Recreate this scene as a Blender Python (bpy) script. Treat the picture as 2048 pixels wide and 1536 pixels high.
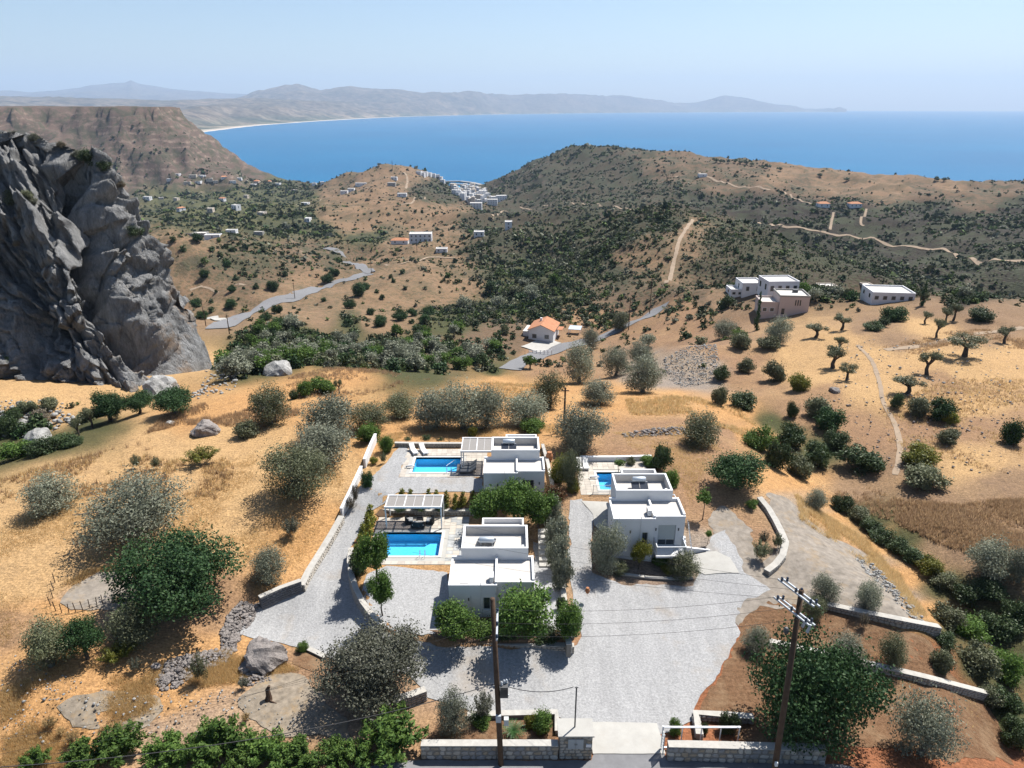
import bpy, math, random
import numpy as np
from mathutils import Vector, Matrix
from mathutils.geometry import delaunay_2d_cdt

# ---------------------------------------------------------------- scene, camera, sky, sun
for _o in list(bpy.data.objects):
    bpy.data.objects.remove(_o)
SC = bpy.context.scene
COL = SC.collection
random.seed(7)
RNG = np.random.default_rng(7)

FPX = 1400.0                      # focal length in photo pixels (2048 wide)
PITCH = math.radians(21.66)
CAMZ = 40.0
SEA_Z = -180.0
cam_data = bpy.data.cameras.new("camera")
cam_data.sensor_width = 36.0
cam_data.lens = FPX / 2048 * 36.0
cam_data.clip_start = 1.0
cam_data.clip_end = 120000.0
cam = bpy.data.objects.new("camera", cam_data)
COL.objects.link(cam)
cam.location = (0, 0, CAMZ)
cam.rotation_euler = (math.pi / 2 - PITCH, 0, 0)
SC.camera = cam

SUN_EL = math.radians(57.0)
SUN_AZ = math.radians(46.0)       # to the right of the view direction
SUNDIR = Vector((math.sin(SUN_AZ) * math.cos(SUN_EL), math.cos(SUN_AZ) * math.cos(SUN_EL), math.sin(SUN_EL)))
world = bpy.data.worlds.new("World")
SC.world = world
world.use_nodes = True
_nt = world.node_tree
_bg = _nt.nodes["Background"]
_sky = _nt.nodes.new("ShaderNodeTexSky")
_sky.sky_type = 'NISHITA'
_sky.sun_disc = False
_sky.sun_elevation = SUN_EL
_sky.sun_rotation = SUN_AZ
_sky.altitude = 200.0
_sky.air_density = 1.0
_sky.dust_density = 0.8
_sky.ozone_density = 2.5
_nt.links.new(_sky.outputs[0], _bg.inputs[0])
_bg.inputs[1].default_value = 0.07
sun_data = bpy.data.lights.new("sun", 'SUN')
sun_data.energy = 5.0
sun_data.angle = math.radians(0.5)
sun_data.color = (1.0, 0.955, 0.89)
sun = bpy.data.objects.new("sun", sun_data)
COL.objects.link(sun)
sun.rotation_euler = (-SUNDIR).to_track_quat('-Z', 'Y').to_euler()
SC.view_settings.view_transform = 'Standard'
SC.view_settings.look = 'None'
SC.view_settings.gamma = 1.0
SC.view_settings.exposure = 0.95
SC.cycles.use_denoising = True
SC.cycles.denoiser = 'OPENIMAGEDENOISE'
SC.cycles.max_bounces = 5
SC.cycles.diffuse_bounces = 3
SC.cycles.glossy_bounces = 2
SC.cycles.transmission_bounces = 3
SC.cycles.transparent_max_bounces = 6
SC.cycles.volume_bounces = 0
SC.cycles.sample_clamp_indirect = 6.0

# ---------------------------------------------------------------- pixels and rays
CP, SP = math.cos(PITCH), math.sin(PITCH)

def ray(px, py):
    x = (np.asarray(px, float) - 1024) / FPX
    y = (768 - np.asarray(py, float)) / FPX
    return np.stack([x + 0 * y, CP + SP * y + 0 * x, -SP + CP * y + 0 * x], -1)

def at_z(px, py, z=0.0):
    d = ray(px, py)
    t = (z - CAMZ) / d[..., 2]
    return np.array([d[..., 0] * t, d[..., 1] * t])

def at_depth(px, py, Y):
    """point of the pixel's ray at ground distance Y"""
    d = ray(px, py)
    t = Y / d[..., 1]
    return np.array([d[..., 0] * t, Y + 0 * t, CAMZ + d[..., 2] * t])

def to_pix(X, Y, Z):
    dz = Z - CAMZ
    f = Y * CP - dz * SP
    v = Y * SP + dz * CP
    f = np.maximum(f, 0.1)
    return 1024 + FPX * X / f, 768 - FPX * v / f

# ---------------------------------------------------------------- numpy noise
_PERM = RNG.random((256, 256))

def vnoise(x, y):
    xi = np.floor(x).astype(int); yi = np.floor(y).astype(int)
    fx = x - xi; fy = y - yi
    fx = fx * fx * fx * (fx * (fx * 6 - 15) + 10); fy = fy * fy * fy * (fy * (fy * 6 - 15) + 10)
    a = _PERM[xi & 255, yi & 255]; b = _PERM[(xi + 1) & 255, yi & 255]
    c = _PERM[xi & 255, (yi + 1) & 255]; d = _PERM[(xi + 1) & 255, (yi + 1) & 255]
    return (a * (1 - fx) + b * fx) * (1 - fy) + (c * (1 - fx) + d * fx) * fy - 0.5

def fbm(x, y, octv=4, gain=0.5):
    s = 0; a = 1.0
    for k in range(octv):
        s = s + a * vnoise(x + 17.3 * k, y + 9.1 * k)
        ca, sa = 0.8, 0.6
        x, y = (x * ca - y * sa) * 2.03, (x * sa + y * ca) * 2.03
        a *= gain
    return s

def ridged(x, y, octv=4, gain=0.5):
    s = 0; a = 1.0
    for k in range(octv):
        s = s + a * (0.5 - 2 * np.abs(vnoise(x + 31.7 * k, y + 5.9 * k)))
        ca, sa = 0.8, 0.6
        x, y = (x * ca - y * sa) * 2.07, (x * sa + y * ca) * 2.07
        a *= gain
    return s

def sstep(a, b, x):
    t = np.clip((x - a) / (b - a), 0, 1)
    return t * t * (3 - 2 * t)

def in_poly(X, Y, poly):
    inside = np.zeros(np.shape(X), bool)
    n = len(poly)
    for i in range(n):
        x0, y0 = poly[i]; x1, y1 = poly[(i + 1) % n]
        c = ((y0 > Y) != (y1 > Y)) & (X < (x1 - x0) * (Y - y0) / (y1 - y0 + 1e-12) + x0)
        inside ^= c
    return inside

def dist_poly(X, Y, poly, closed=True):
    best = np.full(np.shape(X), 1e9)
    n = len(poly)
    for i in range(n if closed else n - 1):
        x0, y0 = poly[i]; x1, y1 = poly[(i + 1) % n]
        dx, dy = x1 - x0, y1 - y0
        t = np.clip(((X - x0) * dx + (Y - y0) * dy) / (dx * dx + dy * dy + 1e-12), 0, 1)
        best = np.minimum(best, np.hypot(X - x0 - t * dx, Y - y0 - t * dy))
    return best

# ---------------------------------------------------------------- materials
def srgb(r, g, b):
    f = lambda c: (c / 255 / 12.92) if c / 255 <= 0.04045 else ((c / 255 + 0.055) / 1.055) ** 2.4
    return (f(r), f(g), f(b))

MATS = {}

def new_mat(name):
    m = bpy.data.materials.new(name)
    m.use_nodes = True
    MATS[name] = m
    nt = m.node_tree
    return m, nt, nt.nodes["Principled BSDF"]

def nnode(nt, kind, **kw):
    n = nt.nodes.new(kind)
    for k, v in kw.items():
        setattr(n, k, v)
    return n

def ramp(nt, fac, stops):
    r = nt.nodes.new("ShaderNodeValToRGB")
    el = r.color_ramp.elements
    while len(el) < len(stops):
        el.new(0.5)
    for e, (p, c) in zip(el, stops):
        e.position = p
        e.color = (*c, 1) if len(c) == 3 else c
    nt.links.new(fac, r.inputs[0])
    return r.outputs[0]

def noise_tex(nt, scale, detail=4, rough=0.6, vec=None, dist=0.0):
    n = nt.nodes.new("ShaderNodeTexNoise")
    n.inputs["Scale"].default_value = scale
    n.inputs["Detail"].default_value = detail
    n.inputs["Roughness"].default_value = rough
    n.inputs["Distortion"].default_value = dist
    if vec is not None:
        nt.links.new(vec, n.inputs["Vector"])
    return n

def mixc(nt, fac, a, b, mode='MIX'):
    m = nt.nodes.new("ShaderNodeMix")
    m.data_type = 'RGBA'
    m.blend_type = mode
    for i, v in ((0, fac), (6, a), (7, b)):
        if hasattr(v, "is_output"):
            nt.links.new(v, m.inputs[i])
        elif i == 0:
            m.inputs[0].default_value = v
        else:
            m.inputs[i].default_value = (*v, 1)
    return m.outputs[2]

def mathn(nt, op, a, b=None, clamp=False):
    m = nt.nodes.new("ShaderNodeMath")
    m.operation = op
    m.use_clamp = clamp
    for i, v in enumerate((a, b)):
        if v is None:
            continue
        if hasattr(v, "is_output"):
            nt.links.new(v, m.inputs[i])
        else:
            m.inputs[i].default_value = v
    return m.outputs[0]

def geo_pos(nt):
    return nt.nodes.new("ShaderNodeNewGeometry").outputs["Position"]

def bump(nt, bsdf, height, strength=0.5, dist=0.05):
    b = nt.nodes.new("ShaderNodeBump")
    b.inputs["Strength"].default_value = strength
    b.inputs["Distance"].default_value = dist
    nt.links.new(height, b.inputs["Height"])
    nt.links.new(b.outputs[0], bsdf.inputs["Normal"])

def simple_mat(name, col, rough=0.8, var=0.12, scale=3.0, spec=0.3, metal=0.0, bumps=0.0, bscale=30.0, stain=None, stain_amt=0.35):
    """procedural: base colour broken up by two noises, optional stains and fine relief"""
    m, nt, b = new_mat(name)
    p = geo_pos(nt)
    n1 = noise_tex(nt, scale, 5, 0.65, p)
    lo = tuple(c * (1 - var) for c in col); hi = tuple(min(1, c * (1 + var)) for c in col)
    c = ramp(nt, n1.outputs["Fac"], [(0.3, lo), (0.7, hi)])
    if stain is not None:
        n2 = noise_tex(nt, scale * 0.37, 6, 0.7, p)
        f = ramp(nt, n2.outputs["Fac"], [(0.52, (0, 0, 0)), (0.72, (stain_amt,) * 3)])
        c = mixc(nt, f, c, stain)
    nt.links.new(c, b.inputs["Base Color"])
    b.inputs["Roughness"].default_value = rough
    b.inputs["Metallic"].default_value = metal
    b.inputs["Specular IOR Level"].default_value = spec
    if bumps > 0:
        n3 = noise_tex(nt, bscale, 3, 0.6, p)
        bump(nt, b, n3.outputs["Fac"], bumps, 0.02)
    return m

# ---------------------------------------------------------------- mesh building
def mesh_obj(name, verts, faces, mat=None, parent=None, smooth=False):
    me = bpy.data.meshes.new(name)
    if isinstance(faces, np.ndarray):
        verts = np.asarray(verts, np.float32)
        nf, k = faces.shape
        me.vertices.add(len(verts)); me.vertices.foreach_set("co", verts.ravel())
        me.loops.add(nf * k); me.loops.foreach_set("vertex_index", faces.ravel().astype(np.int32))
        me.polygons.add(nf)
        me.polygons.foreach_set("loop_start", np.arange(0, nf * k, k, dtype=np.int32))
        me.update(calc_edges=True)
    else:
        me.from_pydata([tuple(v) for v in verts], [], faces)
        me.update()
    if smooth:
        me.polygons.foreach_set("use_smooth", np.ones(len(me.polygons), bool))
    if mat is not None:
        me.materials.append(MATS[mat] if isinstance(mat, str) else mat)
    return obj_of(name, me, parent)

def obj_of(name, me, parent=None):
    o = bpy.data.objects.new(name, me)
    COL.objects.link(o)
    if parent is not None:
        o.parent = parent
    return o

def tag(o, label=None, cat=None, group=None, kind=None):
    if label: o["label"] = label
    if cat: o["category"] = cat
    if group: o["group"] = group
    if kind: o["kind"] = kind
    return o

def thing(name, label, cat, loc=(0, 0, 0), rz=0.0, group=None):
    o = bpy.data.objects.new(name, None)
    COL.objects.link(o)
    o.location = loc
    o.rotation_euler = (0, 0, rz)
    o.empty_display_size = 0.3
    return tag(o, label, cat, group)

class MB:
    """collects boxes, bars, tubes and lathes into one mesh"""
    def __init__(s):
        s.v = []; s.f = []
    def add(s, verts, faces):
        n = len(s.v)
        s.v += [tuple(v) for v in verts]
        s.f += [tuple(i + n for i in f) for f in faces]
        return s
    def box(s, x0, x1, y0, y1, z0, z1):
        return s.add([(x0, y0, z0), (x1, y0, z0), (x1, y1, z0), (x0, y1, z0), (x0, y0, z1), (x1, y0, z1), (x1, y1, z1), (x0, y1, z1)],
                     [(0, 3, 2, 1), (4, 5, 6, 7), (0, 1, 5, 4), (1, 2, 6, 5), (2, 3, 7, 6), (3, 0, 4, 7)])
    def bar(s, a, b, w, h=None):
        h = h or w
        a = Vector(a); b = Vector(b); d = (b - a).normalized()
        up = Vector((0, 0, 1)) if abs(d.z) < 0.95 else Vector((0, 1, 0))
        r = d.cross(up).normalized(); u = r.cross(d).normalized()
        vs = []
        for p in (a, b):
            for i, j in ((-1, -1), (1, -1), (1, 1), (-1, 1)):
                vs.append(p + r * (i * w / 2) + u * (j * h / 2))
        return s.add(vs, [(0, 3, 2, 1), (4, 5, 6, 7), (0, 1, 5, 4), (1, 2, 6, 5), (2, 3, 7, 6), (3, 0, 4, 7)])
    def tube(s, pts, radii, n=8, cap=True):
        pts = [Vector(p) for p in pts]
        if not hasattr(radii, "__len__"):
            radii = [radii] * len(pts)
        base = len(s.v); ref = None
        for i, p in enumerate(pts):
            d = (pts[min(i + 1, len(pts) - 1)] - pts[max(i - 1, 0)]).normalized()
            if ref is None:
                ref = Vector((1, 0, 0)) if abs(d.x) < 0.8 else Vector((0, 1, 0))
            r = (ref - d * ref.dot(d)).normalized(); u = d.cross(r); ref = r
            for k in range(n):
                a = 2 * math.pi * k / n
                s.v.append(tuple(p + (r * math.cos(a) + u * math.sin(a)) * radii[i]))
        for i in range(len(pts) - 1):
            for k in range(n):
                a = base + i * n + k; b = base + i * n + (k + 1) % n
                s.f.append((a, b, b + n, a + n))
        if cap:
            s.f.append(tuple(base + k for k in reversed(range(n))))
            s.f.append(tuple(base + (len(pts) - 1) * n + k for k in range(n)))
        return s
    def lathe(s, prof, c=(0, 0, 0), n=16):
        base = len(s.v)
        for r, z in prof:
            for k in range(n):
                a = 2 * math.pi * k / n
                s.v.append((c[0] + r * math.cos(a), c[1] + r * math.sin(a), c[2] + z))
        for i in range(len(prof) - 1):
            for k in range(n):
                a = base + i * n + k; b = base + i * n + (k + 1) % n
                s.f.append((a, b, b + n, a + n))
        s.f.append(tuple(base + k for k in reversed(range(n))))
        s.f.append(tuple(base + (len(prof) - 1) * n + k for k in range(n)))
        return s
    def prism(s, poly, z0, z1):
        n = len(poly)
        base = len(s.v)
        s.v += [(x, y, z0) for x, y in poly] + [(x, y, z1) for x, y in poly]
        for i in range(n):
            j = (i + 1) % n
            s.f.append((base + i, base + j, base + n + j, base + n + i))
        s.f.append(tuple(base + n + i for i in range(n)))
        s.f.append(tuple(base + i for i in reversed(range(n))))
        return s
    def build(s, name, mat, parent=None, smooth=False):
        return mesh_obj(name, s.v, s.f, mat, parent, smooth)
# ---------------------------------------------------------------- terrain: control points -> height field
# ('z', px, py, z): the pixel's ray meets the ground at height z;  ('d', px, py, Y): it meets it at distance Y
# ('w', X, Y, z): a world point that the photograph does not show
CPTS = []
def cz(z, *pp):
    for px, py in pp:
        X, Y = at_z(px, py, z); CPTS.append((X, Y, z))
def cd(Y, *pp):
    for px, py in pp:
        CPTS.append(tuple(at_depth(px, py, Y)))
def cw(*pts):
    CPTS.extend(pts)

# foreground: road, gate, parking
cz(-0.6, (700, 1536), (1000, 1536), (1250, 1530), (1500, 1536), (1660, 1536))
cw((-60, 5, 1.5), (-30, 5, 0.5), (0, 5, 0), (30, 5, -1), (60, 5, -6), (-90, 30, 4), (90, 30, -10))
cz(-0.9, (1250, 1480), (900, 1480))
cz(-1.2, (1250, 1400), (1000, 1380), (1300, 1300), (1150, 1320), (1400, 1250), (1250, 1220))
cz(-1.0, (850, 1340), (700, 1380), (600, 1480), (450, 1480))
cz(-0.6, (520, 1360), (400, 1420), (250, 1450), (100, 1480))
cz(-1.6, (620, 1240), (540, 1240), (680, 1200))
cz(-0.9, (650, 1120), (640, 1180))
cz(0.2, (690, 1030))
cz(1.3, (740, 940), (780, 880), (720, 980))
# villa yards
cz(0.0, (900, 1220), (800, 1190), (1060, 1240), (800, 1090), (1000, 1100), (1100, 1200))
cz(1.5, (850, 960), (1000, 980), (830, 900), (1080, 900), (1120, 960))
cz(1.2, (1160, 1000)); cz(0.6, (1150, 1080)); cz(-0.2, (1170, 1150)); cz(-0.8, (1200, 1190))
cz(1.2, (1190, 960), (1240, 930), (1300, 925))
cz(0.2, (1400, 1060), (1440, 1010)); cz(-0.7, (1380, 1130), (1300, 1140), (1450, 1150))
cz(-0.3, (1530, 1050), (1580, 1100)); cz(0.3, (1500, 960), (1540, 990)); cz(0.8, (1420, 920))
cz(-1.0, (1600, 1150), (1700, 1150)); cz(-1.3, (1800, 1200), (1840, 1250))
# terraced beds bottom right
cz(-1.4, (1500, 1250), (1550, 1230)); cz(-1.5, (1480, 1400), (1430, 1420)); cz(-1.6, (1700, 1270), (1830, 1310)); cz(-2.2, (1750, 1400), (1900, 1420)); cz(-2.4, (1900, 1500))
cz(-1.5, (1450, 1480), (1600, 1500))
# left field
cz(0.3, (500, 1180), (300, 1280), (150, 1400)); cz(0.8, (450, 1050), (300, 1150), (100, 1250), (0, 1350))
cz(1.6, (600, 1000), (350, 1000), (150, 1080), (0, 1150)); cz(1.2, (500, 900), (250, 950), (0, 1020))
cz(1.0, (650, 900), (700, 860), (600, 850)); cz(0.2, (420, 840), (300, 870), (100, 930)); cz(-0.6, (0, 948), (160, 890))
cz(-1.6, (420, 790), (300, 830))
# dip behind the left field, foot of the cliff
cz(-7, (60, 880), (0, 880)); cz(-6, (200, 830), (100, 830)); cz(-7, (330, 780), (430, 740)); cz(-3, (0, 800))
# behind the villas: knoll edge
cz(0.6, (850, 850), (1000, 850)); cz(-0.5, (1100, 840), (1250, 850), (1400, 860)); cz(-2.0, (700, 790), (820, 800), (560, 800))
cz(-3, (1050, 790), (1200, 800), (1350, 800)); cz(-4, (620, 745), (700, 740), (950, 765)); cz(-5, (1280, 785)); cz(-2.0, (1500, 900)); cz(-5.0, (1460, 815))
# gully right of the knoll and the right-hand olive hill
cz(-5, (1600, 950), (1650, 1000)); cz(-6.5, (1760, 1080), (1850, 1150)); cz(-8, (1930, 1240), (2000, 1330)); cz(-7, (2040, 1420)); cz(-6, (2000, 1500))
cz(-6, (1520, 850), (1700, 950)); cz(-5, (1800, 950), (1900, 1050), (2040, 1150)); cz(-4.5, (1950, 900), (2048, 950))
cz(-5.5, (1650, 850), (1800, 850)); cz(-5, (1800, 750), (2000, 780), (1650, 770)); cz(-5.5, (1900, 690), (1750, 700), (2040, 700)); cz(-7.5, (1600, 700))
cz(-6.5, (1850, 640), (2040, 650), (1700, 650)); cz(-7.5, (1950, 622), (2045, 628), (1840, 612)); cz(-10, (1730, 612))
cw((75, 225, -22), (105, 230, -22), (140, 230, -20), (90, 300, -45), (150, 300, -45), (60, 260, -26), (200, 250, -30), (240, 330, -50))
# the spoil bank
cz(-9, (1440, 780), (1380, 760)); cz(-8, (1340, 690), (1420, 690)); cz(-9, (1500, 720))
# pink house, road and valley with the orange roof
cd(190, (1575, 632), (1500, 640)); cd(205, (1640, 600), (1790, 600), (1550, 590)); cd(230, (1500, 590), (1440, 600)); cd(250, (1560, 575), (1400, 580))
cd(205, (1060, 718)); cd(226, (1088, 680)); cd(235, (1180, 678)); cd(265, (1300, 628)); cd(180, (1150, 730), (1280, 720)); cd(215, (1300, 660)); cd(150, (1050, 770), (1200, 765))
cd(290, (1340, 570), (1250, 590)); cd(300, (1150, 600)); cd(250, (1150, 640)); cd(235, (1000, 660)); cd(200, (950, 700)); cd(170, (820, 730)); cd(220, (850, 650))
cd(150, (600, 730), (500, 740)); cd(190, (600, 680)); cd(200, (720, 690)); cd(262, (440, 655), (400, 668)); cd(285, (500, 627)); cd(262, (455, 640)); cd(360, (620, 580)); cd(430, (700, 558)); cd(480, (735, 542)); cd(540, (700, 525)); cd(620, (660, 498))
cd(255, (620, 640)); cd(280, (700, 620)); cd(300, (800, 630)); cd(320, (900, 620)); cd(340, (1000, 600)); cd(390, (1010, 555)); cd(480, (1000, 510)); cd(350, (850, 580)); cd(400, (900, 540)); cd(430, (820, 530))
cd(330, (480, 560)); cd(420, (480, 510)); cd(420, (560, 520)); cd(520, (400, 474)); cd(520, (480, 472)); cd(480, (600, 500)); cd(330, (395, 615)); cd(380, (340, 500))
cd(640, (840, 485)); cd(600, (780, 490)); cd(560, (860, 505)); cd(660, (960, 480)); cd(600, (700, 470)); cd(740, (620, 445)); cd(800, (520, 435)); cd(700, (350, 450)); cd(760, (1000, 455))
# brown hill, antenna hill, harbour
cd(950, (835, 397)); cd(900, (760, 415)); cd(850, (900, 430)); cd(950, (930, 435)); cd(1000, (700, 405)); cd(1300, (700, 385)); cd(1250, (800, 378)); cd(1200, (900, 395))
cw((-330, 1500, -115), (-100, 1250, -110))
cd(1500, (790, 336), (740, 340)); cd(1550, (680, 356), (630, 368)); cd(1550, (840, 347), (880, 362)); cd(1300, (640, 400)); cd(1500, (580, 385)); cd(1400, (700, 366))
cd(1750, (940, 392), (980, 392)); cd(1950, (930, 380), (970, 380)); cd(2080, (950, 372)); cd(1450, (1000, 415)); cd(1150, (1000, 430)); cd(1600, (925, 405))
cw((-350, 1900, -172), (-550, 1900, -172), (-300, 2050, -182), (-200, 2030, -181), (-120, 2120, -181), (-60, 2250, -190))
cd(1750, (560, 366), (600, 370)); cd(1980, (540, 357)); cw((-800, 2200, -186), (-500, 2250, -190), (-300, 2300, -192))
cw((-900, 2350, -196), (-1200, 3000, -198), (-700, 2600, -198), (-400, 2450, -197), (-150, 2500, -198), (-600, 3300, -200), (0, 3300, -200), (-1500, 3400, -200), (-1000, 2700, -198), (-560, 2150, -187), (-620, 2300, -193), (100, 2400, -198))
# mesa on the left
cd(2000, (-60, 210), (0, 210), (100, 210), (200, 210), (285, 212)); cd(2050, (330, 232)); cd(2080, (375, 262)); cd(2080, (420, 290)); cd(2080, (470, 315)); cd(2080, (490, 338)); cd(2100, (500, 350), (530, 352)); cd(2080, (520, 342))
cd(1850, (100, 260), (250, 250)); cd(1700, (200, 330), (100, 320)); cd(1800, (330, 300)); cd(1850, (400, 320)); cd(1650, (330, 370), (420, 360)); cd(1900, (460, 350)); cd(1450, (450, 395), (350, 400)); cd(1500, (540, 385)); cd(1200, (450, 420), (350, 430)); cd(1050, (500, 420), (600, 410)); cd(1000, (400, 440))
cw((-2200, 2600, 40), (-1400, 2600, 35), (-1250, 2500, -20), (-1050, 2500, -190), (-1000, 2350, -188), (-1600, 2400, 40), (-2500, 1800, 40))
cw((-500, 900, -90), (-700, 900, -80), (-350, 500, -55), (-250, 300, -45), (-150, 200, -15))
# spur in the middle right
cd(520, (1250, 424)); cd(490, (1330, 426)); cd(470, (1400, 430)); cd(440, (1480, 452)); cd(400, (1580, 492)); cd(360, (1660, 527)); cd(325, (1740, 563)); cd(600, (1150, 450)); cd(650, (1080, 470))
cd(400, (1200, 500)); cd(380, (1340, 480)); cd(330, (1330, 540)); cd(340, (1450, 520)); cd(300, (1500, 560)); cd(480, (1100, 510)); cd(420, (1100, 540))
# valley behind the spur, with the dirt road, then the big dark hill
cw((150, 620, -95), (230, 560, -90), (280, 480, -85), (290, 400, -80))
cd(760, (1540, 446)); cd(700, (1640, 460)); cd(620, (1760, 482)); cd(560, (1880, 502)); cd(500, (2048, 526)); cd(420, (1900, 560), (2048, 580)); cd(360, (1800, 580)); cd(330, (2000, 605))
cd(860, (1650, 412), (1712, 412)); cd(820, (1850, 430)); cd(720, (2000, 450)); cd(950, (1500, 400)); cd(1000, (1600, 385)); cd(1100, (1420, 360)); cd(1250, (1350, 340)); cd(900, (1950, 400)); cd(1000, (1900, 385), (2040, 390))
cd(1150, (1850, 357), (1780, 360), (2048, 362)); cd(1250, (1700, 357), (1640, 346)); cd(1350, (1580, 335), (1500, 328)); cd(1450, (1400, 318), (1350, 309)); cd(1600, (1290, 310), (1200, 298)); cd(1650, (1150, 294), (1120, 300)); cd(1700, (1080, 322)); cd(1750, (1030, 345)); cd(1800, (990, 362)); cd(1830, (970, 372))
cd(1350, (1080, 380)); cd(1200, (1050, 415)); cd(1000, (1040, 440)); cd(1300, (1200, 350)); cd(1000, (1200, 405)); cd(850, (1150, 430)); cd(1100, (1300, 380)); cd(900, (1350, 410)); cd(850, (1450, 425)); cd(1500, (1060, 365))
cw((150, 1950, -100), (0, 2080, -185), (300, 1900, -90), (500, 1850, -120), (700, 1600, -130), (900, 1450, -140), (1200, 1350, -130), (300, 2300, -195), (800, 2000, -195), (1300, 1700, -195), (1000, 1000, -60), (700, 700, -70), (600, 450, -60), (400, 2600, -200), (1800, 1500, -195), (1600, 1000, -80))

CPTS = np.array(CPTS, float)
def _uv(X, Y):
    d = np.hypot(X, Y)
    return np.arctan2(X, Y), np.log(np.maximum(d, 1.0))
_cu, _cv = _uv(CPTS[:, 0], CPTS[:, 1])
def _kern(r2):
    return -np.sqrt(r2 + 0.02 ** 2)
def _solve():
    n = len(CPTS)
    r2 = (_cu[:, None] - _cu) ** 2 + (_cv[:, None] - _cv) ** 2
    A = np.zeros((n + 3, n + 3)); A[:n, :n] = _kern(r2) + np.eye(n) * 0.002
    Pm = np.stack([np.ones(n), _cu, _cv], 1)
    A[:n, n:] = Pm; A[n:, :n] = Pm.T
    b = np.zeros(n + 3); b[:n] = CPTS[:, 2]
    return np.linalg.solve(A, b)
_w = _solve()

# polar grid of the terrain (finer close by)
NAZ, AZ0, AZ1 = 470, math.radians(-52), math.radians(52)
GAZ = np.linspace(AZ0, AZ1, NAZ)
_v = [math.log(14.0)]
while _v[-1] < math.log(3600.0):
    d = math.exp(_v[-1])
    _v.append(_v[-1] + (0.45 / d if d < 45 else 0.0088 if d < 130 else 0.0105))
GV = np.array(_v)
NV = len(GV)
_A, _V = np.meshgrid(GAZ, GV)          # rows: distance
_D = np.exp(_V)
GX, GY = _D * np.sin(_A), _D * np.cos(_A)
GZ = np.zeros_like(GX)
for i in range(NV):
    r2 = (_A[i][:, None] - _cu) ** 2 + (_V[i][:, None] - _cv) ** 2
    GZ[i] = _kern(r2) @ _w[:-3] + _w[-3] + _w[-2] * _A[i] + _w[-1] * _V[i]
# relief that grows with distance
_far = sstep(230, 600, _D)
GZ += _far * (ridged(GX / 150, GY / 150, 5, 0.55) * 15.0 - 3.0) * sstep(SEA_Z + 3, SEA_Z + 40, GZ)
GZ += sstep(1250, 1700, _D) * sstep(-0.32, -0.40, _A) * (ridged(GX / 210, GY / 210, 5, 0.6) * 48 - 6) * sstep(SEA_Z + 3, SEA_Z + 60, GZ) * (1 - 0.75 * sstep(10, 40, GZ))
GZ += sstep(140, 300, _D) * ridged(GX / 42, GY / 42, 3) * 3.4 * sstep(SEA_Z + 2, SEA_Z + 20, GZ)
GZ += sstep(95, 150, _D) * fbm(GX / 13, GY / 13, 3) * 1.0
GZ += fbm(GX / 5.0, GY / 5.0, 3) * 0.22 * sstep(40, 60, _D)

# strata of the headland
_me = sstep(-0.34, -0.40, _A) * sstep(1500, 1750, _D) * sstep(SEA_Z + 30, SEA_Z + 70, GZ)
_ph = (GZ + fbm(GX / 300, GY / 300, 3) * 30) / 17.0
GZ += _me * np.sin(2 * np.pi * _ph) * 3.0
_top = sstep(-0.36, -0.42, _A) * sstep(1750, 1900, _D)
GZ = np.where((_top > .5) & (GZ > 22), 38 + (GZ - 38) * .12, GZ)
# flat pads under the villas (photo pixels -> ground polygon at their level)
def poly_z(z, pp):
    return [tuple(at_z(px, py, z)) for px, py in pp]
PADS = [
    (-0.95, poly_z(-0.95, [(840, 1500), (1180, 1500), (1200, 1485), (1330, 1485), (1350, 1500), (1650, 1515), (1650, 1536), (840, 1536)]), 1.2),
    (0.0, poly_z(0.0, [(722, 1105), (760, 1035), (940, 1030), (1000, 1040), (1100, 1100), (1128, 1180), (1130, 1275), (870, 1275), (790, 1262), (745, 1222), (712, 1150)]), 0.7),
    (1.5, poly_z(1.5, [(800, 880), (1085, 880), (1100, 930), (1115, 985), (1090, 990), (945, 992), (770, 990), (740, 975)]), 0.8),
    (1.2, poly_z(1.2, [(1170, 918), (1310, 915), (1350, 960), (1360, 1000), (1220, 1030), (1150, 1000)]), 0.9),
]
POOLS = {  # x0, x1, y0, y1, water level ground
    'front': (-13.0, -7.05, 56.15, 60.1, 0.0),
    'back': (-11.28, -6.0, 69.85, 73.45, 1.5),
    'right': (9.6, 12.9, 66.5, 70.4, 1.2)}
for _k, (x0, x1, y0, y1, z) in POOLS.items():
    PADS.append((z - 2.0, [(x0 - .15, y0 - .15), (x1 + .15, y0 - .15), (x1 + .15, y1 + .15), (x0 - .15, y1 + .15)], 0.45))
def pads_apply(X, Y, Z):
    for z, poly, w in PADS:
        bb = np.array(poly)
        m = (X > bb[:, 0].min() - w) & (X < bb[:, 0].max() + w) & (Y > bb[:, 1].min() - w) & (Y < bb[:, 1].max() + w)
        if not m.any():
            continue
        xs, ys = X[m], Y[m]
        d = dist_poly(xs, ys, poly)
        d[in_poly(xs, ys, poly)] = 0
        k = 1 - sstep(0, w, d)
        Z[m] = Z[m] * (1 - k) + z * k
    return Z
GZ = pads_apply(GX, GY, GZ)

def ground(X, Y):
    X = np.asarray(X, float); Y = np.asarray(Y, float)
    a, v = _uv(X, Y)
    i = np.clip((a - AZ0) / (AZ1 - AZ0) * (NAZ - 1), 0, NAZ - 1.001)
    j = np.clip(np.interp(v, GV, np.arange(NV)), 0, NV - 1.001)
    i0 = i.astype(int); j0 = j.astype(int); fi = i - i0; fj = j - j0
    z00 = GZ[j0, i0]; z10 = GZ[j0, i0 + 1]; z01 = GZ[j0 + 1, i0]; z11 = GZ[j0 + 1, i0 + 1]
    return (z00 * (1 - fi) + z10 * fi) * (1 - fj) + (z01 * (1 - fi) + z11 * fi) * fj

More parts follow.
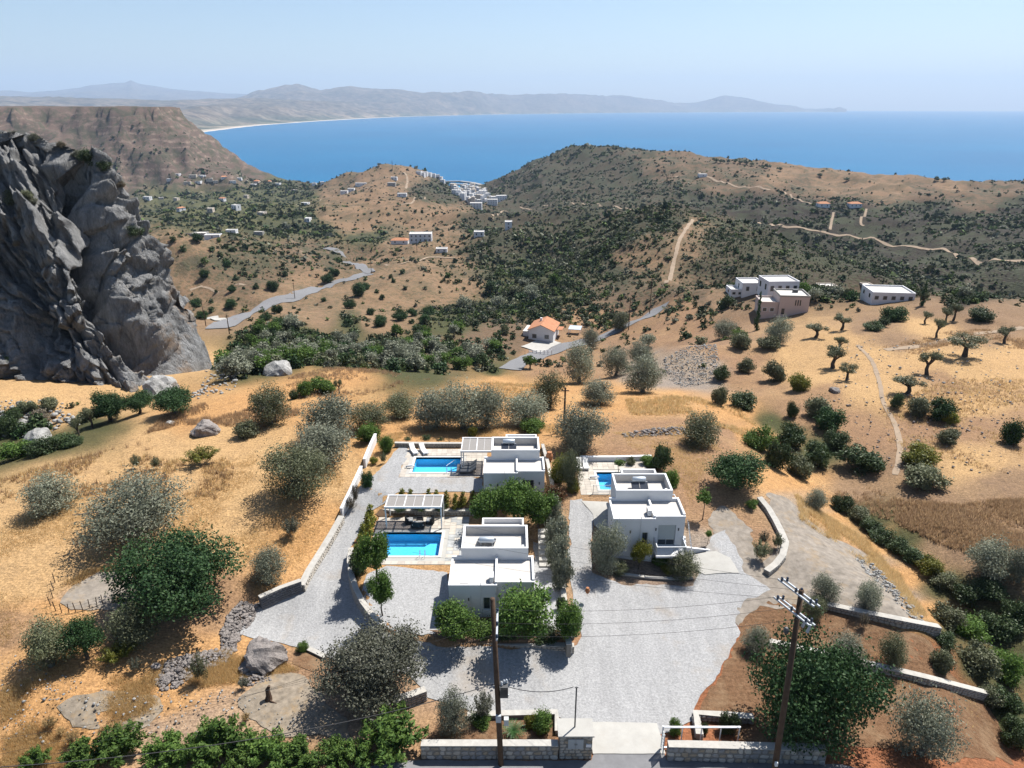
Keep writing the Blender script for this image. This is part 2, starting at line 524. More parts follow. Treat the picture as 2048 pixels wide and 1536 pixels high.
_TT = np.exp(np.linspace(math.log(15), math.log(3500), 1500))
def place(px, py):
    """first point where the pixel's ray meets the ground"""
    d = ray(px, py)
    hor = math.hypot(d[0], d[1])
    t = _TT / hor
    z = CAMZ + d[2] * t
    g = ground(d[0] * t, d[1] * t)
    k = np.argmax(z < g)
    if not (z < g).any():
        return None
    k = max(k, 1)
    a0, a1 = z[k - 1] - g[k - 1], z[k] - g[k]
    tt = t[k - 1] + (t[k] - t[k - 1]) * a0 / (a0 - a1 + 1e-9)
    X, Y = d[0] * tt, d[1] * tt
    return np.array([X, Y, float(ground(X, Y))])
# ---------------------------------------------------------------- ground colour points, in photo pixels
GOLD = srgb(196, 146, 86); STRAW = srgb(196, 156, 102); SOIL = srgb(158, 122, 88); DUST = srgb(176, 146, 116)
BROWN = srgb(122, 99, 76); DARK = srgb(60, 54, 47); SCRUB = srgb(82, 74, 58); GREEN = srgb(82, 84, 50); GREYD = srgb(152, 138, 124)
RED = srgb(158, 98, 60); MESA = srgb(116, 96, 84); HILLB = srgb(148, 118, 88); ORCH = srgb(96, 96, 62)
GC = []
def gc(c, *pp):
    GC.extend([(px, py, *c) for px, py in pp])
gc(GOLD, (100, 1480), (50, 1400), (300, 1400), (420, 1330), (480, 1280), (250, 1370), (150, 1330), (130, 1220), (560, 1190), (640, 1060), (600, 1120))
gc(STRAW, (100, 1130), (60, 1180), (400, 1010), (300, 1000), (450, 960), (300, 900), (450, 870), (550, 920), (150, 960), (420, 1080), (680, 960), (20, 1050))
gc(GOLD, (380, 830), (500, 800), (600, 790), (680, 750), (820, 850), (1010, 760), (1080, 790), (1250, 790), (1350, 800), (1450, 830), (1500, 870), (960, 830), (1120, 830))
gc(DUST, (250, 1230), (160, 1190), (560, 1440), (400, 1440), (600, 1380), (700, 1450), (330, 1470), (520, 1400))
gc(SOIL, (30, 1260), (620, 1330), (600, 1500), (800, 1480), (450, 1230), (500, 1210), (420, 1180))
gc(SOIL, (1340, 860), (1280, 880), (1400, 940), (1450, 880), (1420, 1010), (1480, 1050), (1520, 1080))
gc(GREYD, (1420, 1080), (1480, 1120), (1600, 1080), (1700, 1120), (1620, 1150), (1780, 1190), (1560, 1150), (1590, 1010))
gc(GOLD, (1620, 1000), (1660, 1040), (1740, 1090), (1800, 1160), (1560, 960), (1840, 1220))
gc(RED, (1540, 1250), (1500, 1330), (1450, 1400), (1700, 1290), (1650, 1260), (1800, 1310), (1830, 1330), (1750, 1420), (1850, 1420), (1900, 1470), (1950, 1500), (1460, 1470), (1620, 1420))
gc(GREEN, (1920, 1240), (2000, 1330), (2040, 1450), (1720, 1020), (1780, 1080), (1880, 1170), (1980, 1250), (1620, 900), (1540, 850))
gc(HILLB, (1850, 1000), (1950, 1030), (1750, 920), (2040, 1080), (1680, 980), (1900, 1090), (2000, 980), (1980, 1120))
gc(STRAW, (1850, 720), (1750, 720), (1950, 740), (1700, 790), (1780, 780), (1950, 820), (1660, 750), (2030, 720), (1600, 730), (1680, 680), (1850, 660), (1930, 930))
gc(SOIL, (1900, 760), (1850, 870), (1960, 860), (1700, 870), (1600, 830), (1720, 900), (1640, 790), (2040, 860))
gc(HILLB, (1780, 690), (1990, 630), (1880, 620), (2030, 660), (1720, 660))
gc(GREYD, (1360, 720), (1420, 720), (1400, 760), (1350, 750))
gc(SOIL, (1480, 760), (1500, 720), (1440, 700), (1350, 620), (1300, 660), (1200, 650), (1100, 720), (1380, 650))
gc(BROWN, (870, 700), (960, 690), (1020, 700), (1000, 660), (1240, 600), (1350, 580), (1400, 590))
gc(GREEN, (500, 740), (600, 720), (700, 720), (800, 690), (900, 660), (700, 650), (560, 680), (820, 740), (1000, 740), (930, 640), (1080, 600), (1000, 580), (1060, 540))
gc(HILLB, (650, 640), (720, 600), (620, 620), (640, 560), (560, 580), (450, 610), (760, 640))
gc(BROWN, (480, 500), (560, 530), (420, 520), (600, 500), (520, 560), (640, 520), (700, 500))
gc(HILLB, (380, 490), (350, 520), (830, 590), (880, 560), (800, 560), (930, 580), (900, 530), (840, 530), (400, 600))
gc(HILLB, (780, 500), (900, 490), (850, 510), (730, 510), (820, 420), (860, 420), (780, 440), (900, 440), (760, 400), (720, 420), (660, 430), (700, 450), (840, 460))
gc(SCRUB, (960, 450), (1000, 480), (1000, 520), (940, 510), (1040, 500))
gc(ORCH, (500, 420), (600, 400), (560, 430), (450, 400), (400, 420), (620, 430), (520, 390), (350, 390), (640, 390), (560, 370), (450, 440), (640, 460), (720, 470), (560, 460))
gc(HILLB, (760, 350), (720, 370), (800, 360), (680, 390), (780, 380)); gc(SCRUB, (860, 370), (880, 390), (830, 380), (640, 375))
gc(MESA, (50, 230), (150, 240), (250, 240), (300, 270), (200, 290), (100, 280), (330, 310), (400, 300), (250, 340), (420, 330), (480, 330), (350, 350), (510, 350), (460, 350))
gc(SCRUB, (1150, 320), (1200, 360), (1100, 380), (1060, 410), (1250, 340), (1120, 430), (1250, 390), (1180, 410), (1050, 440), (1350, 400))
gc(BROWN, (1350, 320), (1420, 330), (1500, 340), (1600, 370), (1300, 330), (1380, 350), (1450, 370)); gc(HILLB, (1560, 350), (1650, 370), (1900, 370), (1780, 375))
gc(DARK, (1400, 400), (1500, 410), (1600, 420), (1700, 430), (1800, 450), (1950, 450), (2030, 480), (1900, 530), (2000, 550), (1850, 560), (1750, 520), (1650, 480), (2030, 420), (1850, 420), (1950, 600), (1560, 440))
gc(BROWN, (1980, 375), (1850, 390), (1950, 400))
gc(SCRUB, (1450, 480), (1500, 500), (1550, 530), (1600, 560), (1400, 540), (1480, 560), (1200, 450), (1300, 440), (1150, 500), (1250, 480), (1100, 480), (1200, 530), (1250, 550), (1650, 560))
gc(HILLB, (1340, 480), (1350, 520), (1320, 540), (1380, 450), (1340, 570), (1280, 520), (1430, 590))
gc(STRAW, (100, 830), (150, 810), (40, 790), (420, 740), (250, 800)); gc(GREEN, (30, 890), (80, 880), (20, 850), (150, 850))
GC = np.array(GC)
_l = GC[:, 2:5].mean(1, keepdims=True)
GC[:, 2:5] = (_l + (GC[:, 2:5] - _l) * 0.86) * 0.74
_gp = to_pix(CPTS[:1, 0], CPTS[:1, 1], CPTS[:1, 2])

def ground_colour(X, Y, Z):
    px, py = to_pix(X, Y, Z)
    D = np.hypot(X, Y)
    # warp with world-space noise so patches have natural edges
    wx = fbm(X / (0.05 * D + 2), Y / (0.05 * D + 2), 3) * 55
    wy = fbm(X / (0.05 * D + 2) + 40, Y / (0.05 * D + 2) + 7, 3) * 22
    px = np.clip(px, -60, 2108) + wx; py = np.clip(py, 205, 1560) + wy * np.clip((py - 200) / 400, 0.2, 1)
    out = np.zeros((len(px), 3)); 
    scl = 2.2                       # photo rows are compressed: count vertical distance more
    for k in range(0, len(px), 20000):
        a = px[k:k + 20000, None] - GC[:, 0]; b = (py[k:k + 20000, None] - GC[:, 1]) * scl
        w = 1.0 / (a * a + b * b + 60.0) ** 2.2
        out[k:k + 20000] = (w @ GC[:, 2:5]) / w.sum(1, keepdims=True)
    return out

# ---------------------------------------------------------------- terrain mesh and material
def earth_material():
    m, nt, b = new_mat("earth")
    p = geo_pos(nt)
    col = nnode(nt, "ShaderNodeVertexColor", layer_name="soil").outputs[0]
    att = nnode(nt, "ShaderNodeVertexColor", layer_name="mask")
    sep = nt.nodes.new("ShaderNodeSeparateColor"); nt.links.new(att.outputs[0], sep.inputs[0])
    grass, far, scrub = sep.outputs[0], sep.outputs[1], sep.outputs[2]
    n_big = noise_tex(nt, 0.11, 5, 0.62, p).outputs["Fac"]
    n_mid = noise_tex(nt, 0.8, 5, 0.68, p, 0.4).outputs["Fac"]
    n_fin = noise_tex(nt, 5.0, 4, 0.72, p).outputs["Fac"]
    # streaky dry straw: noise stretched by a rotated mapping
    mp = nt.nodes.new("ShaderNodeMapping"); mp.inputs["Rotation"].default_value = (0, 0, 0.6); mp.inputs["Scale"].default_value = (1.2, 4.5, 1.0)
    nt.links.new(p, mp.inputs["Vector"])
    n_str = noise_tex(nt, 1.6, 5, 0.7, mp.outputs[0], 0.8).outputs["Fac"]
    # bare soil patches and pale straw patches in the grass
    bare = mixc(nt, 1.0, col, (0.72, 0.74, 0.8), 'MULTIPLY')
    pale = mixc(nt, 0.5, col, (0.42, 0.28, 0.135))
    c = mixc(nt, mathn(nt, 'MULTIPLY', ramp(nt, n_mid, [(0.5, (0, 0, 0)), (0.66, (1, 1, 1))]), 0.62), col, bare)
    f2 = mathn(nt, 'MULTIPLY', ramp(nt, n_big, [(0.46, (0, 0, 0)), (0.66, (1, 1, 1))]), mathn(nt, 'MULTIPLY', grass, 0.6))
    c = mixc(nt, f2, c, pale)
    # fine light/dark grain
    g = mathn(nt, 'MULTIPLY', ramp(nt, n_fin, [(0.3, (0.5,) * 3), (0.72, (1.36,) * 3)]), ramp(nt, n_str, [(0.3, (0.66,) * 3), (0.7, (1.28,) * 3)]))
    c = mixc(nt, 1.0, c, g, 'MULTIPLY')
    # low grey-green scrub between the bushes of the farther slopes, and pale stony spots
    v = nt.nodes.new("ShaderNodeTexVoronoi"); v.inputs["Scale"].default_value = 0.42; v.inputs["Randomness"].default_value = 1.0
    nt.links.new(p, v.inputs["Vector"])
    f3 = mathn(nt, 'MULTIPLY', ramp(nt, v.outputs["Distance"], [(0.25, (1, 1, 1)), (0.55, (0, 0, 0))]), att.outputs["Alpha"])
    c = mixc(nt, mathn(nt, 'MULTIPLY', f3, 0.75), c, (0.052, 0.058, 0.032))
    n_pat = noise_tex(nt, 0.035, 9, 0.8, p, 0.3).outputs["Fac"]
    f5 = mathn(nt, 'MULTIPLY', ramp(nt, n_pat, [(0.47, (0, 0, 0)), (0.56, (1, 1, 1))]), mathn(nt, 'MULTIPLY', scrub, 0.85))
    c = mixc(nt, f5, c, (0.045, 0.05, 0.03))
    n_roc = noise_tex(nt, 0.9, 6, 0.75, p).outputs["Fac"]
    f4 = mathn(nt, 'MULTIPLY', ramp(nt, n_roc, [(0.6, (0, 0, 0)), (0.68, (1, 1, 1))]), mathn(nt, 'MULTIPLY', far, 0.42))
    c = mixc(nt, f4, c, (0.3, 0.24, 0.19))
    # rock beds cropping out on the steep far slopes
    sx_ = nt.nodes.new("ShaderNodeSeparateXYZ"); nt.links.new(p, sx_.inputs[0])
    gn = nt.nodes.new("ShaderNodeNewGeometry"); sn = nt.nodes.new("ShaderNodeSeparateXYZ"); nt.links.new(gn.outputs["Normal"], sn.inputs[0])
    steep = ramp(nt, sn.outputs[2], [(0.78, (1, 1, 1)), (0.93, (0, 0, 0))])
    n_bed = noise_tex(nt, 0.012, 6, 0.7, p).outputs["Fac"]
    bed = mathn(nt, 'SINE', mathn(nt, 'ADD', mathn(nt, 'MULTIPLY', sx_.outputs[2], 0.42), mathn(nt, 'MULTIPLY', n_bed, 22.0)))
    f6 = mathn(nt, 'MULTIPLY', mathn(nt, 'MULTIPLY', ramp(nt, bed, [(0.45, (0, 0, 0)), (0.8, (1, 1, 1))]), steep), mathn(nt, 'MULTIPLY', scrub, mathn(nt, 'MULTIPLY', ramp(nt, n_pat, [(0.4, (1, 1, 1)), (0.52, (0.15,) * 3)]), 0.65)))
    c = mixc(nt, f6, c, (0.26, 0.2, 0.155))
    nt.links.new(c, b.inputs["Base Color"])
    b.inputs["Roughness"].default_value = 0.95
    b.inputs["Specular IOR Level"].default_value = 0.1
    h = mathn(nt, 'ADD', mathn(nt, 'MULTIPLY', n_fin, 0.35), mathn(nt, 'ADD', mathn(nt, 'MULTIPLY', n_mid, 0.5), mathn(nt, 'MULTIPLY', f3, 0.9)))
    bump(nt, b, h, 0.75, 0.35)
    return m
earth_material()

_idx = np.arange(NV * NAZ).reshape(NV, NAZ)
_quads = np.stack([_idx[:-1, :-1], _idx[:-1, 1:], _idx[1:, 1:], _idx[1:, :-1]], -1).reshape(-1, 4)
_vv = np.stack([GX, GY, GZ], -1).reshape(-1, 3)
_keep = (_vv[_quads, 2].max(1) > SEA_Z - 6)
terrain = mesh_obj("terrain", _vv, _quads[_keep], "earth", smooth=True)
tag(terrain, kind="structure")
_colv = ground_colour(_vv[:, 0], _vv[:, 1], _vv[:, 2])
_Dv = np.hypot(_vv[:, 0], _vv[:, 1])
_lum = _colv.mean(1)
_rgba = np.ones((len(_vv), 4), np.float32); _rgba[:, :3] = _colv
a = terrain.data.color_attributes.new("soil", 'FLOAT_COLOR', 'POINT'); a.data.foreach_set("color", _rgba.ravel())
_mk = np.ones((len(_vv), 4), np.float32)
_mk[:, 0] = sstep(0.11, 0.18, _lum) * (1 - sstep(250, 500, _Dv))
_mk[:, 1] = sstep(140, 300, _Dv)
_mk[:, 3] = sstep(180, 300, _Dv) * (1 - sstep(500, 900, _Dv)) * (1 - sstep(0.07, 0.2, _lum) * 0.75)
_mk[:, 2] = sstep(200, 420, _Dv) * (1 - sstep(0.07, 0.2, _lum) * 0.75)
a = terrain.data.color_attributes.new("mask", 'FLOAT_COLOR', 'POINT'); a.data.foreach_set("color", _mk.ravel())

# ---------------------------------------------------------------- sea
m, nt, b = new_mat("sea_water")
p = geo_pos(nt)
n1 = noise_tex(nt, 0.0011, 4, 0.55, p).outputs["Fac"]
c = ramp(nt, n1, [(0.3, (0.001, 0.084, 0.195)), (0.7, (0.002, 0.106, 0.228))])
# shoals along the beach are paler: the sea floor shows through
shoal = nnode(nt, "ShaderNodeVertexColor", layer_name="shoal").outputs[0]
c = mixc(nt, shoal, c, (0.035, 0.27, 0.42))
nt.links.new(c, b.inputs["Base Color"])
b.inputs["Roughness"].default_value = 0.35
b.inputs["Specular IOR Level"].default_value = 0.06
n2 = noise_tex(nt, 0.045, 5, 0.6, p).outputs["Fac"]
bump(nt, b, n2, 0.5, 6.0)
_r = np.concatenate([[1200, 1600, 1900], np.arange(2000, 3000, 60), np.exp(np.linspace(math.log(3000), math.log(40000), 40))])
_a = np.linspace(math.radians(-75), math.radians(75), 160)
_RR, _AA = np.meshgrid(_r, _a, indexing='ij')
sx, sy = _RR * np.sin(_AA), _RR * np.cos(_AA)
_i = np.arange(sx.size).reshape(sx.shape)
_q = np.stack([_i[:-1, :-1], _i[:-1, 1:], _i[1:, 1:], _i[1:, :-1]], -1).reshape(-1, 4)
sea = mesh_obj("sea", np.stack([sx, sy, np.full_like(sx, SEA_Z)], -1).reshape(-1, 3), _q, "sea_water")
tag(sea, kind="structure")
_depth = SEA_Z - ground(sx.ravel(), sy.ravel())
_sh = np.ones((sx.size, 4), np.float32)
_s = (1 - sstep(0, 9, _depth)) * 0.8 * (sx.ravel() < -100)
_s[np.hypot(sx, sy).ravel() > 3400] = 0
_sh[:, :3] = _s[:, None]
a = sea.data.color_attributes.new("shoal", 'FLOAT_COLOR', 'POINT'); a.data.foreach_set("color", _sh.ravel())

# ---------------------------------------------------------------- far coast and mountains across the bay
def far_material():
    m, nt, b = new_mat("far_land")
    p = geo_pos(nt)
    sepx = nt.nodes.new("ShaderNodeSeparateXYZ"); nt.links.new(p, sepx.inputs[0])
    n1 = noise_tex(nt, 0.0016, 7, 0.7, p).outputs["Fac"]
    n2 = noise_tex(nt, 0.008, 5, 0.7, p).outputs["Fac"]
    low = ramp(nt, n1, [(0.36, (0.04, 0.052, 0.03)), (0.5, (0.085, 0.085, 0.055)), (0.62, (0.2, 0.16, 0.11))])
    hi = ramp(nt, n1, [(0.35, (0.06, 0.055, 0.04)), (0.65, (0.14, 0.11, 0.08))])
    hf = mathn(nt, 'DIVIDE', mathn(nt, 'ADD', sepx.outputs[2], 170.0), 90.0, True)
    c = mixc(nt, hf, low, hi)
    c = mixc(nt, 1.0, c, ramp(nt, n2, [(0.36, (0.45,) * 3), (0.64, (1.7,) * 3)]), 'MULTIPLY')
    sand = mathn(nt, 'SUBTRACT', 1.0, mathn(nt, 'DIVIDE', mathn(nt, 'ADD', sepx.outputs[2], 180.0), 5.0, True))
    c = mixc(nt, sand, c, (0.55, 0.48, 0.4))
    nt.links.new(c, b.inputs["Base Color"])
    b.inputs["Roughness"].default_value = 1.0
    b.inputs["Specular IOR Level"].default_value = 0.0
far_material()
FA = np.radians(np.linspace(-44, 24, 500))
FD = np.exp(np.linspace(math.log(5200), math.log(38000), 170))
_fa, _fd = np.meshgrid(FA, FD)
fx, fy = _fd * np.sin(_fa), _fd * np.cos(_fa)
def az_of(px): return np.arctan((np.asarray(px, float) - 1024) / FPX / CP)   # near the horizon
def sil(points, Dist):
    """silhouette (px, py) -> azimuth, height at that distance"""
    pts = np.array(points, float)
    r = ray(pts[:, 0], pts[:, 1]); az = np.arctan2(r[:, 0], r[:, 1]); hor = np.hypot(r[:, 0], r[:, 1])
    return az, CAMZ + r[:, 2] / hor * Dist
def coast_d(points):
    pts = np.array(points, float); r = ray(pts[:, 0], pts[:, 1])
    t = (SEA_Z - CAMZ) / r[:, 2]
    return np.arctan2(r[:, 0], r[:, 1]), np.hypot(r[:, 0], r[:, 1]) * t
ca, cdist = coast_d([(-200, 285), (300, 276), (385, 268), (450, 259), (520, 251), (600, 245), (700, 239), (800, 234), (900, 231), (1000, 228.6), (1100, 227.5), (1200, 226), (1300, 225.2), (1400, 224.6), (1500, 224.2), (1560, 224), (1600, 223.6)])
dc = np.interp(_fa, ca, cdist)
inland = _fd - dc
fz = SEA_Z + np.clip(inland, -400, 0) * 0.05 + np.clip(inland, 0, 2500) * 0.006
def ridge(points, Dist, W0, W1, rough, rs):
    global fz
    pa, _ = sil(points, Dist)
    dist_p = np.maximum(Dist, np.interp(pa, ca, cdist) + 3500)
    az, h = sil(points, dist_p)
    H = np.interp(_fa, az, h, left=-400, right=-400)
    Dist = np.interp(_fa, pa, dist_p)
    W0 = np.minimum(W0, Dist - dc - 300)
    wob = Dist * (1 + 0.05 * fbm(_fa * 14, _fa * 3 + rs / 900, 2))
    dd = _fd - wob
    k = np.where(dd < 0, 1 - sstep(0, W0, -dd) , 1 - sstep(0, W1, dd))
    base = SEA_Z
    kk = np.where(dd < 0, np.clip(1 + dd / W0, 0, 1) ** 1.25, np.clip(1 - dd / W1, 0, 1))
    zz = base + (np.maximum(H, base) - base) * kk
    zz += rough * kk * (1 - kk) * 4 * ridged(fx / rs, fy / rs, 4) + rough * 0.25 * kk * ridged(fx / rs * 2.3, fy / rs * 2.3, 3)
    m = zz > fz
    fz = np.where(m & (inland > 0), np.maximum(zz, fz), fz)
ridge([(-300, 178), (-50, 181), (60, 184), (110, 180), (170, 172), (225, 167), (250, 166), (262, 161), (276, 168), (330, 176), (400, 183), (450, 187), (510, 190), (700, 200)], 34000, 12000, 5000, 220, 2600)
ridge([(340, 215), (380, 210), (430, 203), (480, 195), (520, 182), (560, 175), (592, 169), (615, 173), (640, 180), (670, 176), (700, 173), (740, 178), (800, 180), (850, 186), (880, 184), (920, 186), (945, 183), (975, 186), (1020, 190), (1110, 187), (1170, 189), (1250, 192), (1330, 202), (1370, 207), (1400, 203), (1440, 192), (1460, 190), (1490, 195), (1530, 206), (1580, 214), (1605, 221), (1625, 226)], 21000, 6500, 4000, 200, 1900)
ridge([(-200, 190), (0, 192), (200, 196), (330, 204), (420, 200), (520, 196), (640, 203), (760, 206), (900, 212), (1000, 216)], 15000, 5000, 4000, 130, 1500)
ridge([(330, 228), (370, 218), (400, 213), (430, 212), (460, 217), (500, 216), (540, 217), (580, 223), (620, 228), (700, 226), (760, 229), (820, 232)], 9300, 1800, 2600, 60, 700)
_i = np.arange(fx.size).reshape(fx.shape)
_q = np.stack([_i[:-1, :-1], _i[:-1, 1:], _i[1:, 1:], _i[1:, :-1]], -1).reshape(-1, 4)
_fv = np.stack([fx, fy, fz], -1).reshape(-1, 3)
_q = _q[(_fv[_q, 2].max(1) > SEA_Z - 1.0)]
far = mesh_obj("hills", _fv, _q, "far_land", smooth=True)
tag(far, kind="structure")

# ---------------------------------------------------------------- haze
m = bpy.data.materials.new("haze_air"); m.use_nodes = True
nt = m.node_tree; nt.nodes.remove(nt.nodes["Principled BSDF"])
pv = nt.nodes.new("ShaderNodeVolumePrincipled")
pv.inputs["Color"].default_value = (0.56, 0.74, 1.0, 1)
pv.inputs["Density"].default_value = 0.000043
pv.inputs["Anisotropy"].default_value = 0.1
pv.inputs["Density Attribute"].default_value = ""
pv.inputs["Temperature Attribute"].default_value = ""
m.cycles.homogeneous_volume = True
nt.links.new(pv.outputs[0], nt.nodes["Material Output"].inputs["Volume"])
MATS["haze_air"] = m
haze = MB().box(-41000, 41000, -500, 41500, SEA_Z - 30, 1500).build("haze", "haze_air")
tag(haze, kind="stuff")
# ---------------------------------------------------------------- surfaces laid on the ground
def gravel_material():
    m, nt, b = new_mat("gravel")
    p = geo_pos(nt)
    n1 = noise_tex(nt, 6.0, 4, 0.75, p).outputs["Fac"]; n2 = noise_tex(nt, 0.16, 5, 0.6, p).outputs["Fac"]
    mp = nt.nodes.new("ShaderNodeMapping"); mp.inputs["Rotation"].default_value = (0, 0, 0.35); mp.inputs["Scale"].default_value = (1.4, .22, 1)
    nt.links.new(p, mp.inputs["Vector"]); n3 = noise_tex(nt, 0.8, 4, 0.6, mp.outputs[0], 0.5).outputs["Fac"]
    c = ramp(nt, n1, [(0.28, (0.185, 0.185, 0.188)), (0.5, (0.268, 0.268, 0.268)), (0.75, (0.375, 0.375, 0.37))])
    c = mixc(nt, ramp(nt, n2, [(0.54, (0, 0, 0)), (0.7, (0.7,) * 3)]), c, (0.25, 0.205, 0.155))        # trodden earth showing through
    c = mixc(nt, 1.0, c, ramp(nt, n3, [(0.38, (0.93,) * 3), (0.62, (1.05,) * 3)]), 'MULTIPLY')           # raked and driven lines
    nt.links.new(c, b.inputs["Base Color"]); b.inputs["Roughness"].default_value = 0.95; b.inputs["Specular IOR Level"].default_value = 0.1
    bump(nt, b, n1, 0.7, 0.06)
gravel_material()
simple_mat("yard_gravel", (0.28, 0.28, 0.28), 0.95, 0.3, 7.0, 0.1, bumps=0.8, bscale=14)
simple_mat("asphalt", (0.15, 0.15, 0.155), 0.9, 0.14, 1.5, 0.2, bumps=0.3, bscale=12, stain=(0.19, 0.185, 0.18))
simple_mat("concrete", (0.34, 0.33, 0.305), 0.85, 0.08, 1.2, 0.2, stain=(0.3, 0.275, 0.24))
simple_mat("dirt_track", (0.26, 0.2, 0.145), 0.95, 0.15, 0.6, 0.1, bumps=0.4, bscale=4)
def soil_material():
    m, nt, b = new_mat("red_soil")
    p = geo_pos(nt)
    n1 = noise_tex(nt, 4.5, 6, 0.78, p).outputs["Fac"]; n2 = noise_tex(nt, 0.35, 5, 0.65, p).outputs["Fac"]
    wv = nt.nodes.new("ShaderNodeTexWave"); wv.bands_direction = 'Y'; wv.inputs["Scale"].default_value = 0.55; wv.inputs["Distortion"].default_value = 3.0; wv.inputs["Detail Scale"].default_value = 0.7
    nt.links.new(p, wv.inputs["Vector"])
    c = ramp(nt, n1, [(0.3, (0.075, 0.045, 0.027)), (0.52, (0.155, 0.088, 0.049)), (0.74, (0.225, 0.14, 0.085))])
    c = mixc(nt, ramp(nt, n2, [(0.5, (0, 0, 0)), (0.68, (0.75,) * 3)]), c, (0.24, 0.165, 0.1))
    nt.links.new(c, b.inputs["Base Color"]); b.inputs["Roughness"].default_value = 0.97; b.inputs["Specular IOR Level"].default_value = 0.06
    bump(nt, b, mathn(nt, 'ADD', n1, mathn(nt, 'MULTIPLY', wv.outputs["Fac"], 0.18)), 0.9, 0.14)
soil_material()
simple_mat("grey_dirt", (0.205, 0.18, 0.152), 0.95, 0.3, 1.6, 0.08, bumps=0.7, bscale=6, stain=(0.26, 0.19, 0.115), stain_amt=0.7)

simple_mat("garden_soil", (0.15, 0.1, 0.065), 0.95, 0.2, 2.0, 0.08, bumps=0.7, bscale=5)
def densify(pts, step, wob, seed=0, closed=True):
    rnd = random.Random(seed)
    out = []
    n = len(pts)
    for i in range(n if closed else n - 1):
        a = np.array(pts[i][:2], float); b = np.array(pts[(i + 1) % n][:2], float)
        k = max(1, int(np.hypot(*(b - a)) / step))
        for j in range(k):
            out.append(tuple(a + (b - a) * j / k + np.array([rnd.uniform(-wob, wob), rnd.uniform(-wob, wob)])))
    if not closed:
        out.append(tuple(pts[-1][:2]))
    return out

def sheet_world(name, poly, mat, lift=0.04, step=0.7, wob=0.12, zfix=None, seed=1):
    poly = densify(poly, min(step, 0.45), 0.0, seed)
    _p = np.array(poly); _w = wob * 2.6
    _p = _p + np.column_stack([fbm(_p[:, 0] / 1.7, _p[:, 1] / 1.7, 3), fbm(_p[:, 0] / 1.7 + 31, _p[:, 1] / 1.7, 3)]) * _w
    _p = _p + np.random.default_rng(seed).uniform(-.4, .4, _p.shape) * wob
    poly = [tuple(q) for q in _p]
    P = np.array(poly)
    gx, gy = np.meshgrid(np.arange(P[:, 0].min(), P[:, 0].max(), step), np.arange(P[:, 1].min(), P[:, 1].max(), step))
    gx, gy = gx.ravel(), gy.ravel()
    k = in_poly(gx, gy, poly) & (dist_poly(gx, gy, poly) > step * 0.4)
    vs = [Vector(p) for p in poly] + [Vector((x, y)) for x, y in zip(gx[k], gy[k])]
    n = len(poly)
    res = delaunay_2d_cdt(vs, [], [list(range(n))], 1, 1e-4)
    V = np.array([(v.x, v.y) for v in res[0]])
    z = ground(V[:, 0], V[:, 1]) + lift if zfix is None else np.full(len(V), zfix)
    o = mesh_obj(name, np.column_stack([V, z]), [tuple(f) for f in res[2]], mat, smooth=True)
    o["kind"] = "structure"
    return o

def pix_poly(pp):
    return [tuple(place(px, py)[:2]) for px, py in pp]

def sheet(name, pp, mat, **kw):
    return sheet_world(name, pix_poly(pp), mat, **kw)

def path_world(pp, step):
    pts = [place(px, py)[:2] for px, py in pp]
    # Catmull-Rom through the points
    P = [pts[0]] + pts + [pts[-1]]
    out = []
    for i in range(1, len(P) - 2):
        n = max(2, int(np.hypot(*(P[i + 1] - P[i])) / step))
        for j in range(n):
            t = j / n
            out.append(0.5 * ((2 * P[i]) + (-P[i - 1] + P[i + 1]) * t + (2 * P[i - 1] - 5 * P[i] + 4 * P[i + 1] - P[i + 2]) * t * t + (-P[i - 1] + 3 * P[i] - 3 * P[i + 1] + P[i + 2]) * t ** 3))
    out.append(pts[-1])
    return np.array(out)

ROADS = []
def ribbon(name, pp, width, mat, lift=0.12, step=4.0, wob=0.0, ncross=5):
    C = path_world(pp, step)
    T = np.gradient(C, axis=0); T /= np.linalg.norm(T, axis=1, keepdims=True) + 1e-9
    N = np.column_stack([T[:, 1], -T[:, 0]])
    rnd = np.random.default_rng(len(C))
    wv = width * (1 + wob * rnd.uniform(-1, 1, len(C)))
    zc = ground(C[:, 0], C[:, 1])
    V = []
    for k in range(ncross):
        s = k / (ncross - 1) - 0.5
        p = C + N * (wv * s)[:, None]
        z = ground(p[:, 0], p[:, 1]) + lift
        V.append(np.column_stack([p, z]))
    V = np.stack(V, 1)
    idx = np.arange(len(C) * ncross).reshape(len(C), ncross)
    q = np.stack([idx[:-1, :-1], idx[:-1, 1:], idx[1:, 1:], idx[1:, :-1]], -1).reshape(-1, 4)
    o = mesh_obj(name, V.reshape(-1, 3), q, mat, smooth=True)
    o["kind"] = "structure"
    ROADS.append((C, width))
    return o

